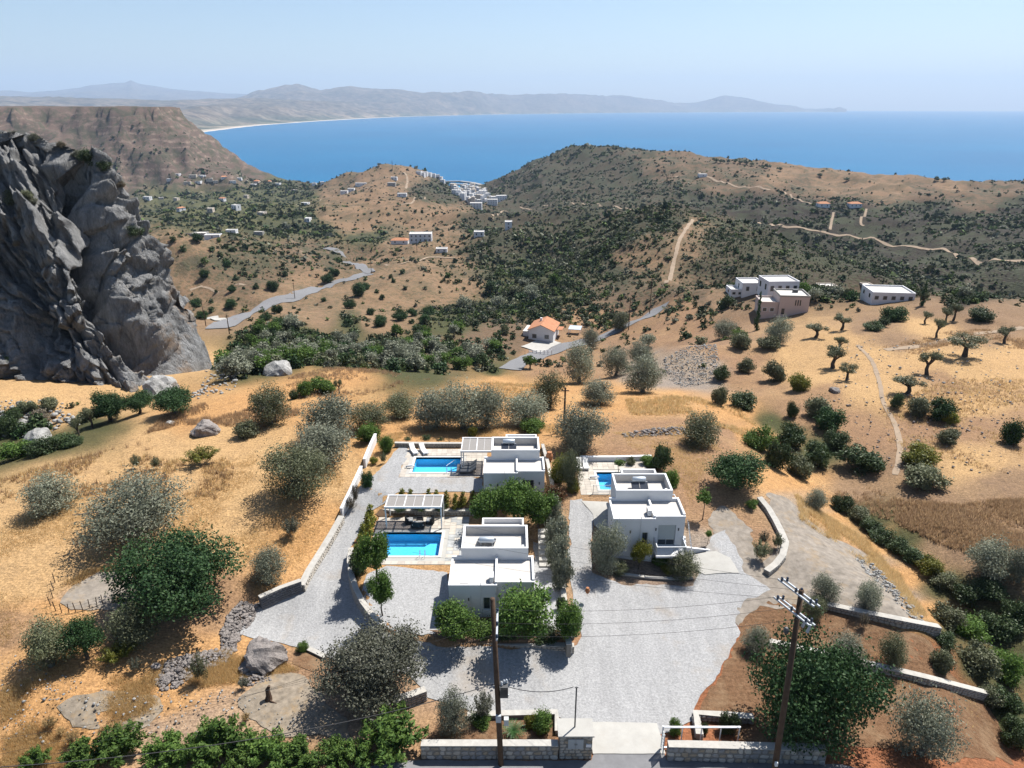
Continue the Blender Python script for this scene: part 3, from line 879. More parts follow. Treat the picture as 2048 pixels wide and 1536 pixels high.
# gravel parking and the drives between the villas
sheet("gravel_drive", [(468, 1262), (500, 1222), (560, 1192), (606, 1165), (640, 1120), (672, 1065), (700, 1000), (735, 960), (770, 925), (800, 893), (818, 898), (797, 955), (965, 957), (962, 985), (860, 985), (800, 985), (770, 1005), (752, 1018), (736, 1030), (722, 1060),
      (704, 1100), (700, 1125), (712, 1180), (730, 1215), (760, 1250), (800, 1275), (870, 1290), (1000, 1300), (1140, 1305), (1165, 1275), (1150, 1230), (1138, 1150), (1138, 1060), (1135, 1002), (1160, 1000), (1186, 1030), (1180, 1085), (1185, 1148), (1250, 1168), (1390, 1172), (1405, 1130), (1425, 1075), (1450, 1060), (1470, 1100), (1490, 1150), (1540, 1180), (1500, 1200), (1470, 1235), (1478, 1262),
      (1455, 1312), (1425, 1360), (1398, 1405), (1385, 1440), (1340, 1470), (1200, 1470), (1150, 1455), (1105, 1425), (990, 1425), (935, 1428), (860, 1395), (820, 1350), (700, 1335), (640, 1308), (590, 1296), (545, 1282), (500, 1275)], "gravel", lift=0.05, step=0.75, wob=0.18)
sheet("yard_gravel", [(735, 1150), (770, 1132), (898, 1146), (905, 1240), (868, 1270), (800, 1268), (752, 1235), (722, 1190)], "yard_gravel", lift=0.05, step=0.6)
sheet("yard_gravel", [(1068, 1085), (1100, 1090), (1118, 1140), (1130, 1180), (1130, 1270), (1060, 1262), (1066, 1160)], "yard_gravel", lift=0.05, step=0.6)
sheet("garden_soil", [(860, 1262), (1000, 1255), (1130, 1262), (1145, 1292), (1040, 1290), (940, 1284), (868, 1276)], "garden_soil", lift=0.055, step=0.5, wob=0.05)
sheet("garden_soil", [(752, 1030), (765, 1014), (940, 1016), (945, 1030)], "garden_soil", lift=0.06, step=0.5, wob=0.05)
sheet("concrete_apron", [(1162, 1003), (1216, 1005), (1222, 1040), (1214, 1075), (1188, 1052), (1186, 1030)], "concrete", lift=0.09, step=0.8, wob=0.02)
sheet("grey_dirt", [(1395, 1165), (1440, 1080), (1410, 1040), (1450, 1010), (1500, 1060), (1520, 1130), (1560, 1090), (1545, 1020), (1530, 985), (1580, 1000), (1640, 1060), (1730, 1110), (1790, 1165), (1835, 1225), (1845, 1255), (1760, 1240), (1690, 1215), (1600, 1210), (1520, 1215), (1480, 1250), (1450, 1205)], "grey_dirt", lift=0.035, step=0.9, wob=0.3)
sheet("red_soil", [(1476, 1266), (1490, 1225), (1540, 1195), (1620, 1205), (1680, 1225), (1800, 1262), (1860, 1285), (1880, 1330), (1960, 1395), (2010, 1470), (2030, 1530), (1900, 1530), (1800, 1500), (1500, 1490), (1400, 1432), (1428, 1362), (1456, 1316)], "red_soil", lift=0.03, step=0.8, wob=0.25)
sheet("red_soil", [(870, 1450), (930, 1436), (1000, 1440), (1100, 1440), (1112, 1470), (1108, 1482), (850, 1484)], "red_soil", lift=0.045, step=0.6, wob=0.1)
sheet("red_soil", [(590, 1300), (640, 1312), (650, 1340), (620, 1345), (588, 1330)], "red_soil", lift=0.04, step=0.6, wob=0.12)
sheet("threshing_floor", [(118, 1208), (150, 1172), (200, 1145), (250, 1140), (290, 1190), (260, 1225), (200, 1220), (140, 1222)], "grey_dirt", lift=0.05, step=0.7, wob=0.15)
simple_mat("stony_dirt", (0.2, 0.168, 0.13), 0.95, 0.35, 2.2, 0.08, bumps=0.9, bscale=7, stain=(0.27, 0.19, 0.105), stain_amt=0.8)
sheet("gravel_patch", [(110, 1420), (150, 1395), (240, 1382), (310, 1390), (325, 1420), (300, 1450), (250, 1462), (210, 1468), (260, 1430), (240, 1412), (190, 1425), (200, 1455), (150, 1455)], "stony_dirt", lift=0.05, step=0.6, wob=0.15)
sheet("gravel_patch", [(470, 1400), (540, 1350), (600, 1350), (640, 1380), (680, 1430), (700, 1480), (560, 1470), (500, 1440)], "stony_dirt", lift=0.05, step=0.6, wob=0.2)
sheet_world("road", [(-40, 18), (40, 18), (44, 31.5), (24, 33.6), (20.9, 34.1), (10.4, 34.4), (10.3, 35.0), (5.6, 35.0), (5.4, 34.4), (-6.2, 34.4), (-12, 33.2), (-24, 31), (-40, 28)], "asphalt", lift=0.06, step=1.0, wob=0.05)
sheet_world("gate_threshold", [(5.5, 34.9), (10.4, 34.9), (10.4, 37.6), (5.5, 37.6)], "concrete", lift=0.1, step=0.6, wob=0.02)
# roads and tracks in the valley and on the hills
ribbon("road", [(434, 658), (440, 654), (480, 634), (530, 611), (600, 589), (660, 570), (700, 559), (738, 547)], 6.5, "asphalt", 0.25, 4)
ribbon("road", [(742, 546), (735, 540), (722, 533), (706, 527), (690, 524)], 7.5, "asphalt", 0.4, 5)
ribbon("road", [(690, 512), (676, 503), (660, 498), (648, 497)], 7.0, "asphalt", 0.4, 5)
ribbon("road", [(1020, 740), (1060, 718), (1110, 700), (1170, 684), (1230, 662), (1285, 638), (1308, 626), (1322, 612)], 6.2, "asphalt", 0.2, 3)
ribbon("forecourt", [(1060, 700), (1085, 690), (1106, 682)], 7.0, "concrete", 0.3, 2)
ribbon("turnout", [(424, 634), (436, 638), (450, 642)], 5.0, "concrete", 0.3, 3)
for w, *pp in [(3.0, (1332, 568), (1346, 532), (1352, 508), (1356, 490), (1370, 462), (1386, 440)),
               (5.0, (1512, 446), (1560, 450), (1600, 455), (1640, 463), (1700, 471), (1760, 483), (1850, 498), (1910, 508), (1990, 519), (2060, 528)),
               (4.5, (1040, 414), (1090, 412), (1150, 410), (1200, 412), (1262, 421)),
               (4.0, (1570, 384), (1582, 392), (1600, 400), (1622, 408)), (6, (1350, 353), (1420, 355), (1450, 366), (1490, 374), (1540, 380)),
               (4.0, (1667, 425), (1660, 460)), (4.0, (1733, 418), (1722, 438), (1728, 452)),
               (4.0, (985, 438), (1000, 428), (1015, 423)), (3.0, (770, 530), (810, 526), (850, 517), (910, 516)),
               (5.0, (590, 410), (640, 401), (690, 386), (745, 373)), (6.0, (812, 378), (815, 362), (808, 345)), (4.0, (800, 410), (830, 396), (850, 394)),
               (2.2, (380, 580), (420, 577), (490, 570)), (1.2, (1715, 690), (1745, 725), (1760, 770), (1765, 800), (1790, 850), (1800, 900), (1790, 950)),
               (2.5, (1770, 700), (1850, 690), (1930, 672), (2048, 655))]:
    ribbon("dirt_track", pp, w * .62, "dirt_track", 0.06 if w < 2.6 else 0.35, 3 if w > 2 else 1.0, 0.15)
# ---------------------------------------------------------------- cliff
def rock_material(name, base, dark, ochre=None, scale=0.25, bs=0.8, bd=0.6):
    m, nt, b = new_mat(name)
    p = geo_pos(nt)
    mp = nt.nodes.new("ShaderNodeMapping"); mp.inputs["Rotation"].default_value = (0.0, 0.5, 0.2); mp.inputs["Scale"].default_value = (1.6, 1.6, 0.6)
    nt.links.new(p, mp.inputs["Vector"])
    n1 = noise_tex(nt, scale, 8, 0.68, mp.outputs[0], 0.6).outputs["Fac"]
    n2 = noise_tex(nt, scale * 7, 8, 0.8, mp.outputs[0], 0.3).outputs["Fac"]
    c = ramp(nt, n1, [(0.3, dark), (0.5, base), (0.72, tuple(min(1, x * 1.3) for x in base))])
    c = mixc(nt, 1.0, c, ramp(nt, n2, [(0.3, (0.6,) * 3), (0.7, (1.3,) * 3)]), 'MULTIPLY')
    if ochre is not None:
        oc = nnode(nt, "ShaderNodeVertexColor", layer_name="ochre").outputs[0]
        n3 = noise_tex(nt, 0.16, 5, 0.65, p).outputs["Fac"]
        f = mathn(nt, 'MULTIPLY', ramp(nt, n3, [(0.5, (0, 0, 0)), (0.66, (0.8, 0.8, 0.8))]), oc)
        c = mixc(nt, f, c, ochre)
    nt.links.new(c, b.inputs["Base Color"])
    b.inputs["Roughness"].default_value = 0.95
    b.inputs["Specular IOR Level"].default_value = 0.15
    v = nt.nodes.new("ShaderNodeTexVoronoi"); v.feature = 'DISTANCE_TO_EDGE'; v.inputs["Scale"].default_value = scale * 3.2
    nt.links.new(mp.outputs[0], v.inputs["Vector"])
    h = mathn(nt, 'ADD', n2, mathn(nt, 'MULTIPLY', mathn(nt, 'MINIMUM', v.outputs["Distance"], 0.12), 1.3))
    bump(nt, b, mathn(nt, 'ADD', h, n1), bs, bd)
    return m
rock_material("cliff_rock", (0.255, 0.255, 0.252), (0.095, 0.098, 0.102), (0.24, 0.155, 0.085), 0.22, 0.9, 0.9)
rock_material("boulder_rock", (0.25, 0.225, 0.21), (0.13, 0.115, 0.11), None, 0.9, 0.9, 0.15)
rock_material("pale_rock", (0.33, 0.325, 0.31), (0.17, 0.17, 0.165), None, 0.7, 0.9, 0.15)

def facets(p, q, r, seed, tilt):
    """blocky relief: every Voronoi cell is a tilted plane of its own height"""
    rg = np.random.default_rng(seed)
    T = rg.random((4096, 7))
    ip, iq, ir = np.floor(p).astype(int), np.floor(q).astype(int), np.floor(r).astype(int)
    best = np.full(p.shape, 1e9); out = np.zeros(p.shape)
    for a in (-1, 0, 1):
        for b in (-1, 0, 1):
            for c in (-1, 0, 1):
                h = ((ip + a) * 73856093 ^ (iq + b) * 19349663 ^ (ir + c) * 83492791) & 4095
                t = T[h]
                dp, dq, dr = p - (ip + a + t[..., 0]), q - (iq + b + t[..., 1]), r - (ir + c + t[..., 2])
                d2 = dp * dp + dq * dq + dr * dr
                m = d2 < best
                best = np.where(m, d2, best)
                out = np.where(m, t[..., 3] - .5 + tilt * ((t[..., 4] - .5) * dp + (t[..., 5] - .5) * dq + (t[..., 6] - .5) * dr) * 2, out)
    return out

def build_cliff():
    YT = 141.0
    edge = [(-420, 150), (-200, 190), (-60, 232), (0, 247), (30, 252), (62, 264), (95, 270), (126, 276), (150, 290), (170, 310), (205, 322), (222, 350), (238, 380), (262, 420), (292, 455), (322, 515), (352, 568), (384, 622), (404, 668), (420, 700), (432, 738)]
    E = np.array([at_depth(px, py, YT) for px, py in edge])
    xs_e, z_e = E[:, 0] - 0.5, E[:, 2] + 0.5
    foot = np.array([at_z(px, py, -8.0) for px, py in [(-420, 800), (-100, 800), (0, 795), (150, 800), (260, 798), (330, 792), (380, 782), (410, 765), (432, 745)]])
    NX, NT = 520, 340
    X = np.linspace(-150, xs_e.max(), NX)
    T = np.concatenate([np.linspace(0, 1, NT - 60), 1 + np.linspace(0, 1, 61)[1:]])
    H = np.interp(X, xs_e, z_e)
    Yf = np.interp(X, foot[:, 0] * 1.0, foot[:, 1])
    Yf = np.minimum(Yf, YT - 3)
    XX, TT = np.meshgrid(X, T)
    HH = H[None, :] + 9.0; YF = np.repeat(Yf[None, :], len(T), 0)
    tf = np.clip(TT, 0, 1); tb = np.clip(TT - 1, 0, 1)
    # steep low wall, leaning back towards the crest
    prof_z = 1 - (1 - tf) ** 1.15
    prof_y = tf ** 1.5
    Z = -10.0 + HH * prof_z - tb ** 1.6 * np.minimum(HH, 35) * 0.9
    Y = YF + (YT - YF) * prof_y + tb * 38
    XX = XX * np.where(TT > 1, Y / YT * 1.04, 1.0)
    P = np.stack([XX, Y, Z], -1)
    dPx = np.gradient(P, axis=1); dPt = np.gradient(P, axis=0)
    Nn = np.cross(dPx, dPt); Nn /= np.linalg.norm(Nn, axis=-1, keepdims=True) + 1e-9
    env = sstep(0, 0.06, TT) * (1 - sstep(1.75, 2, TT)) * sstep(0, 5, X.max() - XX)[...]
    env = np.clip(env, 0.0, 1)
    # diagonal strata
    ca, sa = math.cos(math.radians(62)), math.sin(math.radians(62))
    A = XX * ca - Z * sa + Y * 0.25      # along
    B = XX * sa + Z * ca + Y * 0.15      # across
    d = ridged(B / 15, A / 38, 3) * 3.0 + ridged(B / 5.5 + 7, A / 15, 4) * 1.0 + ridged(B / 2.0, A / 5.0, 4) * 0.3 + fbm(XX / 24, Z / 24 + Y / 30, 3) * 4.0
    d += ridged(XX / 1.1, Z / 1.4 + Y / 2, 3) * 0.14
    # open joints along and across the strata
    j1 = np.abs(fbm(B / 6.0 + 3, A / 30.0, 3)); j2 = np.abs(fbm(B / 13.0, A / 9.0 + 11, 3)); j3 = np.abs(fbm(B / 2.6 + 9, A / 11.0, 2))
    d -= 2.6 * np.exp(-(j1 / .05) ** 2) + 1.7 * np.exp(-(j2 / .05) ** 2) + 0.9 * np.exp(-(j3 / .06) ** 2)
    # stepped blocks
    wb = fbm(XX / 7, Z / 7, 3) * 2.0
    d += facets((B + wb) / 6.5, A / 13.0, Y / 12.0, 1, 1.0) * 3.4 + facets((B + wb) / 2.7, A / 5.0, Y / 6.0, 2, 1.1) * 1.5 - 1.0
    d += facets(B / 1.15, A / 1.9, Y / 2.5, 3, 1.1) * 0.62
    # the deep dark gully left of the big leaning slab, and the hollow at the foot
    px, py = to_pix(XX, Y, Z)
    gully = [(118, 262), (150, 380), (172, 470), (182, 560), (215, 640), (290, 700), (350, 760)]
    gp = np.array(gully, float)
    gx = np.interp(py, gp[:, 1], gp[:, 0])
    off = px - gx
    deep = np.where(off < 0, np.exp(-(off / 26.0) ** 2), np.exp(-(off / 34.0) ** 2)) * sstep(255, 330, py)
    d -= deep * 9.5 * (TT < 1.05)
    slab = np.exp(-((off - 95) / 70.0) ** 2) * sstep(300, 420, py) * (TT < 1.05)
    d += slab * 2.5 * sstep(0, 14, X.max() - XX)
    hollow = np.exp(-(((px - 60) / 70) ** 2 + ((py - 640) / 70) ** 2)) + np.exp(-(((px - 30) / 60) ** 2 + ((py - 520) / 40) ** 2)) * 0.6
    d -= hollow * 5.0
    ledge = np.exp(-(((px - 90) / 60) ** 2 + ((py - 745) / 30) ** 2))
    d += ledge * 3.0
    P = P + Nn * (d * env)[..., None] * np.where(Nn[..., 1:2] > 0.3, 0.6, 1)
    idx = np.arange(len(T) * NX).reshape(len(T), NX)
    q = np.stack([idx[:-1, :-1], idx[:-1, 1:], idx[1:, 1:], idx[1:, :-1]], -1).reshape(-1, 4)
    o = mesh_obj("cliff", P.reshape(-1, 3), q, "cliff_rock", smooth=False)
    oc = np.ones((P.shape[0] * P.shape[1], 4), np.float32)
    f = sstep(200, 330, px) * sstep(500, 640, py) + 0.35 * sstep(180, 300, px) * sstep(380, 560, py)
    oc[:, :3] = np.clip(f, 0, 1).reshape(-1, 1)
    a = o.data.color_attributes.new("ochre", 'FLOAT_COLOR', 'POINT'); a.data.foreach_set("color", oc.ravel())
    o["kind"] = "structure"
    return P, o
CLIFF_P, cliff = build_cliff()

# ---------------------------------------------------------------- boulders and stones
def rock_mesh(name, seed, sub=3, amp=0.35, mat="boulder_rock", flat=0.75):
    import bmesh
    bm = bmesh.new()
    bmesh.ops.create_icosphere(bm, subdivisions=sub, radius=1.0)
    rs = np.random.default_rng(seed); o1, o2, o3 = rs.uniform(0, 50, 3)
    # chop with random planes for facets
    planes = [(Vector(rs.normal(size=3)).normalized(), rs.uniform(0.62, 0.9)) for _ in range(9)]
    for v in bm.verts:
        c = v.co.copy()
        for n, dd in planes:
            k = c.dot(n)
            if k > dd:
                c -= n * (k - dd)
        x, y, z = c
        f = 1 + amp * float(ridged(np.array(x * 1.7 + o1 + z), np.array(y * 1.7 + o2 + z * 0.7), 4)) * 0.6
        v.co = c * f
        v.co.z *= flat
    me = bpy.data.meshes.new(name); bm.to_mesh(me); bm.free()
    me.materials.append(MATS[mat])
    return me
BOULDERS = [rock_mesh("boulder", 10 + i, 4, 0.4) for i in range(3)]
PALES = [rock_mesh("rock", 20 + i, 3, 0.4, "pale_rock") for i in range(3)]
def put_rock(px, py, wpx, label, me, flat=1.0, rz=None, name="boulder", group=None, sy=1.0):
    p = place(px, py)
    f = p[1] * CP - (p[2] - CAMZ) * SP
    w = wpx * f / FPX / 2
    o = obj_of(name, me)
    o.location = (p[0], p[1] + w * 0.6, p[2] + w * 0.25 * flat)
    o.scale = (w, w * sy, w * flat); o.rotation_euler = (0, 0, random.uniform(0, 6) if rz is None else rz)
    tag(o, label, "rock", group)
    return o
put_rock(522, 1340, 86, "big grey boulder beside the pale gravel drive", BOULDERS[0], 1.0, 0.4)
put_rock(495, 1348, 40, "low boulder leaning on the big boulder by the drive", BOULDERS[1], 0.8, 1.0)
put_rock(405, 872, 58, "flat dark grey boulder lying in the golden field", BOULDERS[2], 0.85, 0.1)
put_rock(338, 850, 16, "small white rock in the straw above the flat boulder", PALES[0], 0.8, name="rock")
put_rock(68, 888, 55, "pale ribbed rock outcrop at the far edge of the left field", PALES[1], 0.9, 0.3, name="rock")
put_rock(36, 852, 26, "narrow white rock below the cliff foot", PALES[2], 0.9, name="rock")
put_rock(10, 835, 18, "small pale rock at the left picture edge", PALES[0], 0.9, name="rock")
put_rock(553, 752, 56, "grey limestone outcrop among bushes below the road", PALES[1], 0.9, 0.5, name="rock")
put_rock(500, 735, 60, "broken pale limestone outcrop right of the cliff foot", PALES[2], 0.8, 0.2, name="rock")
put_rock(455, 720, 22, "small limestone block on the sandy slope by the cliff", PALES[0], 0.9, name="rock")
put_rock(312, 795, 66, "pale rock sticking out below the cliff overhang", PALES[0], 1.1, 0.7, name="rock")
put_rock(310, 1340, 20, "brown rock at the left end of the rubble heap", BOULDERS[1], 0.9, name="rock")
put_rock(330, 1365, 28, "rounded brown rock below the rubble heap", BOULDERS[2], 0.9, name="rock")
put_rock(1672, 785, 22, "dark rock beside the path on the olive hill", BOULDERS[0], 0.7, name="rock")

def rubble(name, pp, n, smin, smax, mat, seed):
    """a heap of stones nobody could count: many facetted stones in one mesh"""
    poly = pix_poly(pp); P = np.array(poly); r = np.random.default_rng(seed)
    tmpl = [rock_mesh("tmp", 40 + k, 1, 0.3, mat) for k in range(3)]
    tv = [np.array([v.co[:] for v in t.vertices]) for t in tmpl]; tf = [np.array([p.vertices[:] for p in t.polygons]) for t in tmpl]
    for t in tmpl: bpy.data.meshes.remove(t)
    vs, fs, off = [], [], 0
    c = 0
    while c < n:
        x, y = r.uniform(P[:, 0].min(), P[:, 0].max()), r.uniform(P[:, 1].min(), P[:, 1].max())
        if not in_poly(np.array([x]), np.array([y]), poly)[0]: continue
        c += 1
        k = c % 3; s = r.uniform(smin, smax) * (0.5 + r.random())
        dd = float(dist_poly(np.array([x]), np.array([y]), poly)[0])
        a = r.uniform(0, 6.28); R = np.array([[math.cos(a), -math.sin(a), 0], [math.sin(a), math.cos(a), 0], [0, 0, 1]])
        v = (tv[k] * s * r.uniform(0.7, 1.3, 3)) @ R.T + np.array([x, y, float(ground(x, y)) + min(dd * 0.35, 0.6) * r.random() + s * 0.2])
        vs.append(v); fs.append(tf[k] + off); off += len(v)
    o = mesh_obj(name, np.concatenate(vs), np.concatenate(fs), mat)
    o["kind"] = "stuff"
    return o
rubble("rubble_heap", [(312, 1362), (330, 1325), (380, 1308), (430, 1300), (465, 1305), (455, 1325), (400, 1345), (350, 1378), (320, 1382)], 750, 0.07, 0.17, "boulder_rock", 5)
rubble("rubble_heap", [(440, 1270), (455, 1230), (480, 1205), (520, 1212), (510, 1235), (480, 1275), (470, 1305), (445, 1300)], 750, 0.07, 0.17, "boulder_rock", 6)
rubble("rubble_heap", [(480, 1345), (530, 1340), (545, 1360), (500, 1372), (480, 1368)], 150, 0.08, 0.16, "boulder_rock", 7)
rubble("rubble_heap", [(1240, 868), (1300, 858), (1370, 855), (1380, 868), (1330, 872), (1250, 876)], 300, 0.08, 0.2, "boulder_rock", 8)
rubble("stony_edge", [(1720, 1110), (1790, 1168), (1850, 1250), (1835, 1255), (1775, 1190), (1712, 1120)], 300, 0.06, 0.18, "pale_rock", 9)
rubble("scattered_stones", [(380, 800), (430, 735), (480, 715), (520, 740), (470, 780), (420, 800)], 260, 0.08, 0.35, "pale_rock", 10)
rubble("scattered_stones", [(0, 800), (120, 800), (160, 850), (60, 880), (0, 870)], 200, 0.08, 0.4, "pale_rock", 11)
rubble("spoil_bank_stones", [(1325, 720), (1370, 695), (1430, 690), (1440, 720), (1420, 765), (1360, 775), (1330, 750)], 1300, 0.05, 0.17, "pale_rock", 12)
rubble("scattered_stones", [(0, 1300), (200, 1380), (480, 1380), (700, 1480), (350, 1480), (0, 1500)], 420, 0.03, 0.09, "pale_rock", 13)
rubble("scattered_stones", [(1640, 800), (2040, 780), (2040, 950), (1750, 940)], 300, 0.06, 0.2, "boulder_rock", 14)
rubble("scattered_stones", [(1660, 690), (2040, 680), (2040, 780), (1660, 780)], 200, 0.06, 0.2, "pale_rock", 15)
# ---------------------------------------------------------------- villas
simple_mat("white_render", (0.62, 0.625, 0.63), 0.9, 0.03, 0.8, 0.2, stain=(0.5, 0.49, 0.475), stain_amt=0.3)
simple_mat("roof_screed", (0.43, 0.41, 0.385), 0.9, 0.035, 0.7, 0.2, stain=(0.36, 0.32, 0.275), stain_amt=0.35)
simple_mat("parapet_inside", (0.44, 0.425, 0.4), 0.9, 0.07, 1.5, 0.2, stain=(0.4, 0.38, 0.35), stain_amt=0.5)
simple_mat("grey_aluminium", (0.30, 0.32, 0.33), 0.45, 0.05, 2, 0.5)
simple_mat("white_metal", (0.6, 0.6, 0.6), 0.4, 0.03, 2, 0.5)
simple_mat("dark_metal", (0.045, 0.047, 0.05), 0.5, 0.1, 2, 0.5)
simple_mat("steel", (0.55, 0.57, 0.6), 0.3, 0.05, 2, 0.5, metal=0.9)
simple_mat("tank_steel", (0.42, 0.46, 0.5), 0.45, 0.05, 2, 0.5, metal=0.35)
simple_mat("galvanised", (0.5, 0.52, 0.55), 0.5, 0.08, 3, 0.5, metal=0.5)
simple_mat("collector_glass", (0.03, 0.035, 0.045), 0.12, 0.05, 2, 0.6)
simple_mat("window_glass", (0.035, 0.045, 0.055), 0.08, 0.05, 2, 0.6)
simple_mat("shutter", (0.42, 0.45, 0.44), 0.6, 0.03, 2, 0.3)
simple_mat("travertine", (0.36, 0.325, 0.28), 0.8, 0.12, 1.7, 0.2, stain=(0.3, 0.265, 0.22), stain_amt=0.5)
simple_mat("slate_tile", (0.27, 0.275, 0.27), 0.8, 0.2, 1.5, 0.2)
simple_mat("coping", (0.48, 0.465, 0.43), 0.75, 0.04, 2, 0.2)
simple_mat("deck_wood", (0.27, 0.235, 0.21), 0.75, 0.16, 4, 0.2)
simple_mat("awning_slat", (0.25, 0.235, 0.22), 0.7, 0.06, 3, 0.2)
simple_mat("wicker", (0.018, 0.018, 0.02), 0.7, 0.25, 40, 0.3, bumps=0.6, bscale=60)
simple_mat("cushion", (0.62, 0.61, 0.58), 0.9, 0.05, 4, 0.1)
simple_mat("grey_cushion", (0.16, 0.165, 0.17), 0.9, 0.1, 4, 0.1)
simple_mat("terracotta", (0.30, 0.135, 0.065), 0.8, 0.15, 5, 0.2)

def pool_material():
    m, nt, b = new_mat("pool_mosaic")
    p = geo_pos(nt)
    v = nt.nodes.new("ShaderNodeTexVoronoi"); v.inputs["Scale"].default_value = 9.0
    nt.links.new(p, v.inputs["Vector"])
    sepc = nt.nodes.new("ShaderNodeSeparateColor"); nt.links.new(v.outputs["Color"], sepc.inputs[0])
    n = noise_tex(nt, 1.2, 2, 0.5, p).outputs["Fac"]
    c = mixc(nt, mathn(nt, 'MULTIPLY', sepc.outputs[0], 0.5), (0.10, 0.46, 0.70), (0.2, 0.64, 0.82))
    c = mixc(nt, ramp(nt, n, [(0.4, (0, 0, 0)), (0.7, (0.4, 0.4, 0.4))]), c, (0.14, 0.55, 0.76))
    nt.links.new(c, b.inputs["Base Color"]); b.inputs["Roughness"].default_value = 0.5
    m, nt, b = new_mat("pool_water")
    nt.nodes.remove(b)
    p = geo_pos(nt)
    tr = nt.nodes.new("ShaderNodeBsdfTransparent"); tr.inputs[0].default_value = (0.68, 0.9, 0.98, 1)
    gl = nt.nodes.new("ShaderNodeBsdfGlossy"); gl.inputs["Roughness"].default_value = 0.03
    fr = nt.nodes.new("ShaderNodeFresnel"); fr.inputs[0].default_value = 1.33
    n = noise_tex(nt, 3.0, 3, 0.5, p).outputs["Fac"]
    bp = nt.nodes.new("ShaderNodeBump"); bp.inputs["Strength"].default_value = 0.25; bp.inputs["Distance"].default_value = 0.1
    nt.links.new(n, bp.inputs["Height"]); nt.links.new(bp.outputs[0], gl.inputs["Normal"]); nt.links.new(bp.outputs[0], fr.inputs["Normal"])
    mx = nt.nodes.new("ShaderNodeMixShader")
    nt.links.new(fr.outputs[0], mx.inputs[0]); nt.links.new(tr.outputs[0], mx.inputs[1]); nt.links.new(gl.outputs[0], mx.inputs[2])
    nt.links.new(mx.outputs[0], nt.nodes["Material Output"].inputs["Surface"])
pool_material()

def wall_y(mb, x0, x1, y0, y1, z0, z1, holes=()):
    """wall along x with rectangular holes (hx0, hx1, hz0, hz1)"""
    xs = sorted({x0, x1, *[h[0] for h in holes], *[h[1] for h in holes]})
    for a, b in zip(xs[:-1], xs[1:]):
        hs = [h for h in holes if h[0] <= a + 1e-6 and h[1] >= b - 1e-6]
        z = z0
        for h in sorted(hs, key=lambda h: h[2]):
            if h[2] > z + 1e-6: mb.box(a, b, y0, y1, z, h[2])
            z = h[3]
        if z < z1 - 1e-6: mb.box(a, b, y0, y1, z, z1)

def window_part(parent, x0, x1, y, z0, z1, leaves=1, name="window", shutter=0.0):
    """frame, panes and rolled shutter set back inside a hole of a wall that faces -y"""
    m = MB(); t = 0.07
    m.box(x0, x1, y, y + .06, z0, z0 + t).box(x0, x1, y, y + .06, z1 - t, z1).box(x0, x0 + t, y, y + .06, z0 + t, z1 - t).box(x1 - t, x1, y, y + .06, z0 + t, z1 - t)
    for k in range(1, leaves):
        xm = x0 + (x1 - x0) * k / leaves
        m.box(xm - t / 2, xm + t / 2, y, y + .06, z0 + t, z1 - t)
    w = m.build(name, "grey_aluminium", parent)
    for k in range(leaves):
        a = x0 + (x1 - x0) * k / leaves; b = x0 + (x1 - x0) * (k + 1) / leaves
        MB().box(a + t * .6, b - t * .6, y + .02, y + .045, z0 + t * .9, z1 - t * .9).build("pane", "window_glass", w)
    if shutter > 0:
        zs = z1 - (z1 - z0) * shutter; m = MB(); z = zs
        while z < z1 - .05:
            m.box(x0 + .04, x1 - .04, y - .03, y - .012, z, min(z + .085, z1 - .04)); z += .1
        m.build("shutter", "shutter", w)
    return w

def parapet(mb, x0, x1, y0, y1, z0, z1, t=0.18, open_sides=""):
    if 's' not in open_sides: mb.box(x0, x1, y0, y0 + t, z0, z1)
    if 'n' not in open_sides: mb.box(x0, x1, y1 - t, y1, z0, z1)
    if 'w' not in open_sides: mb.box(x0, x0 + t, y0 + t, y1 - t, z0, z1)
    if 'e' not in open_sides: mb.box(x1 - t, x1, y0 + t, y1 - t, z0, z1)

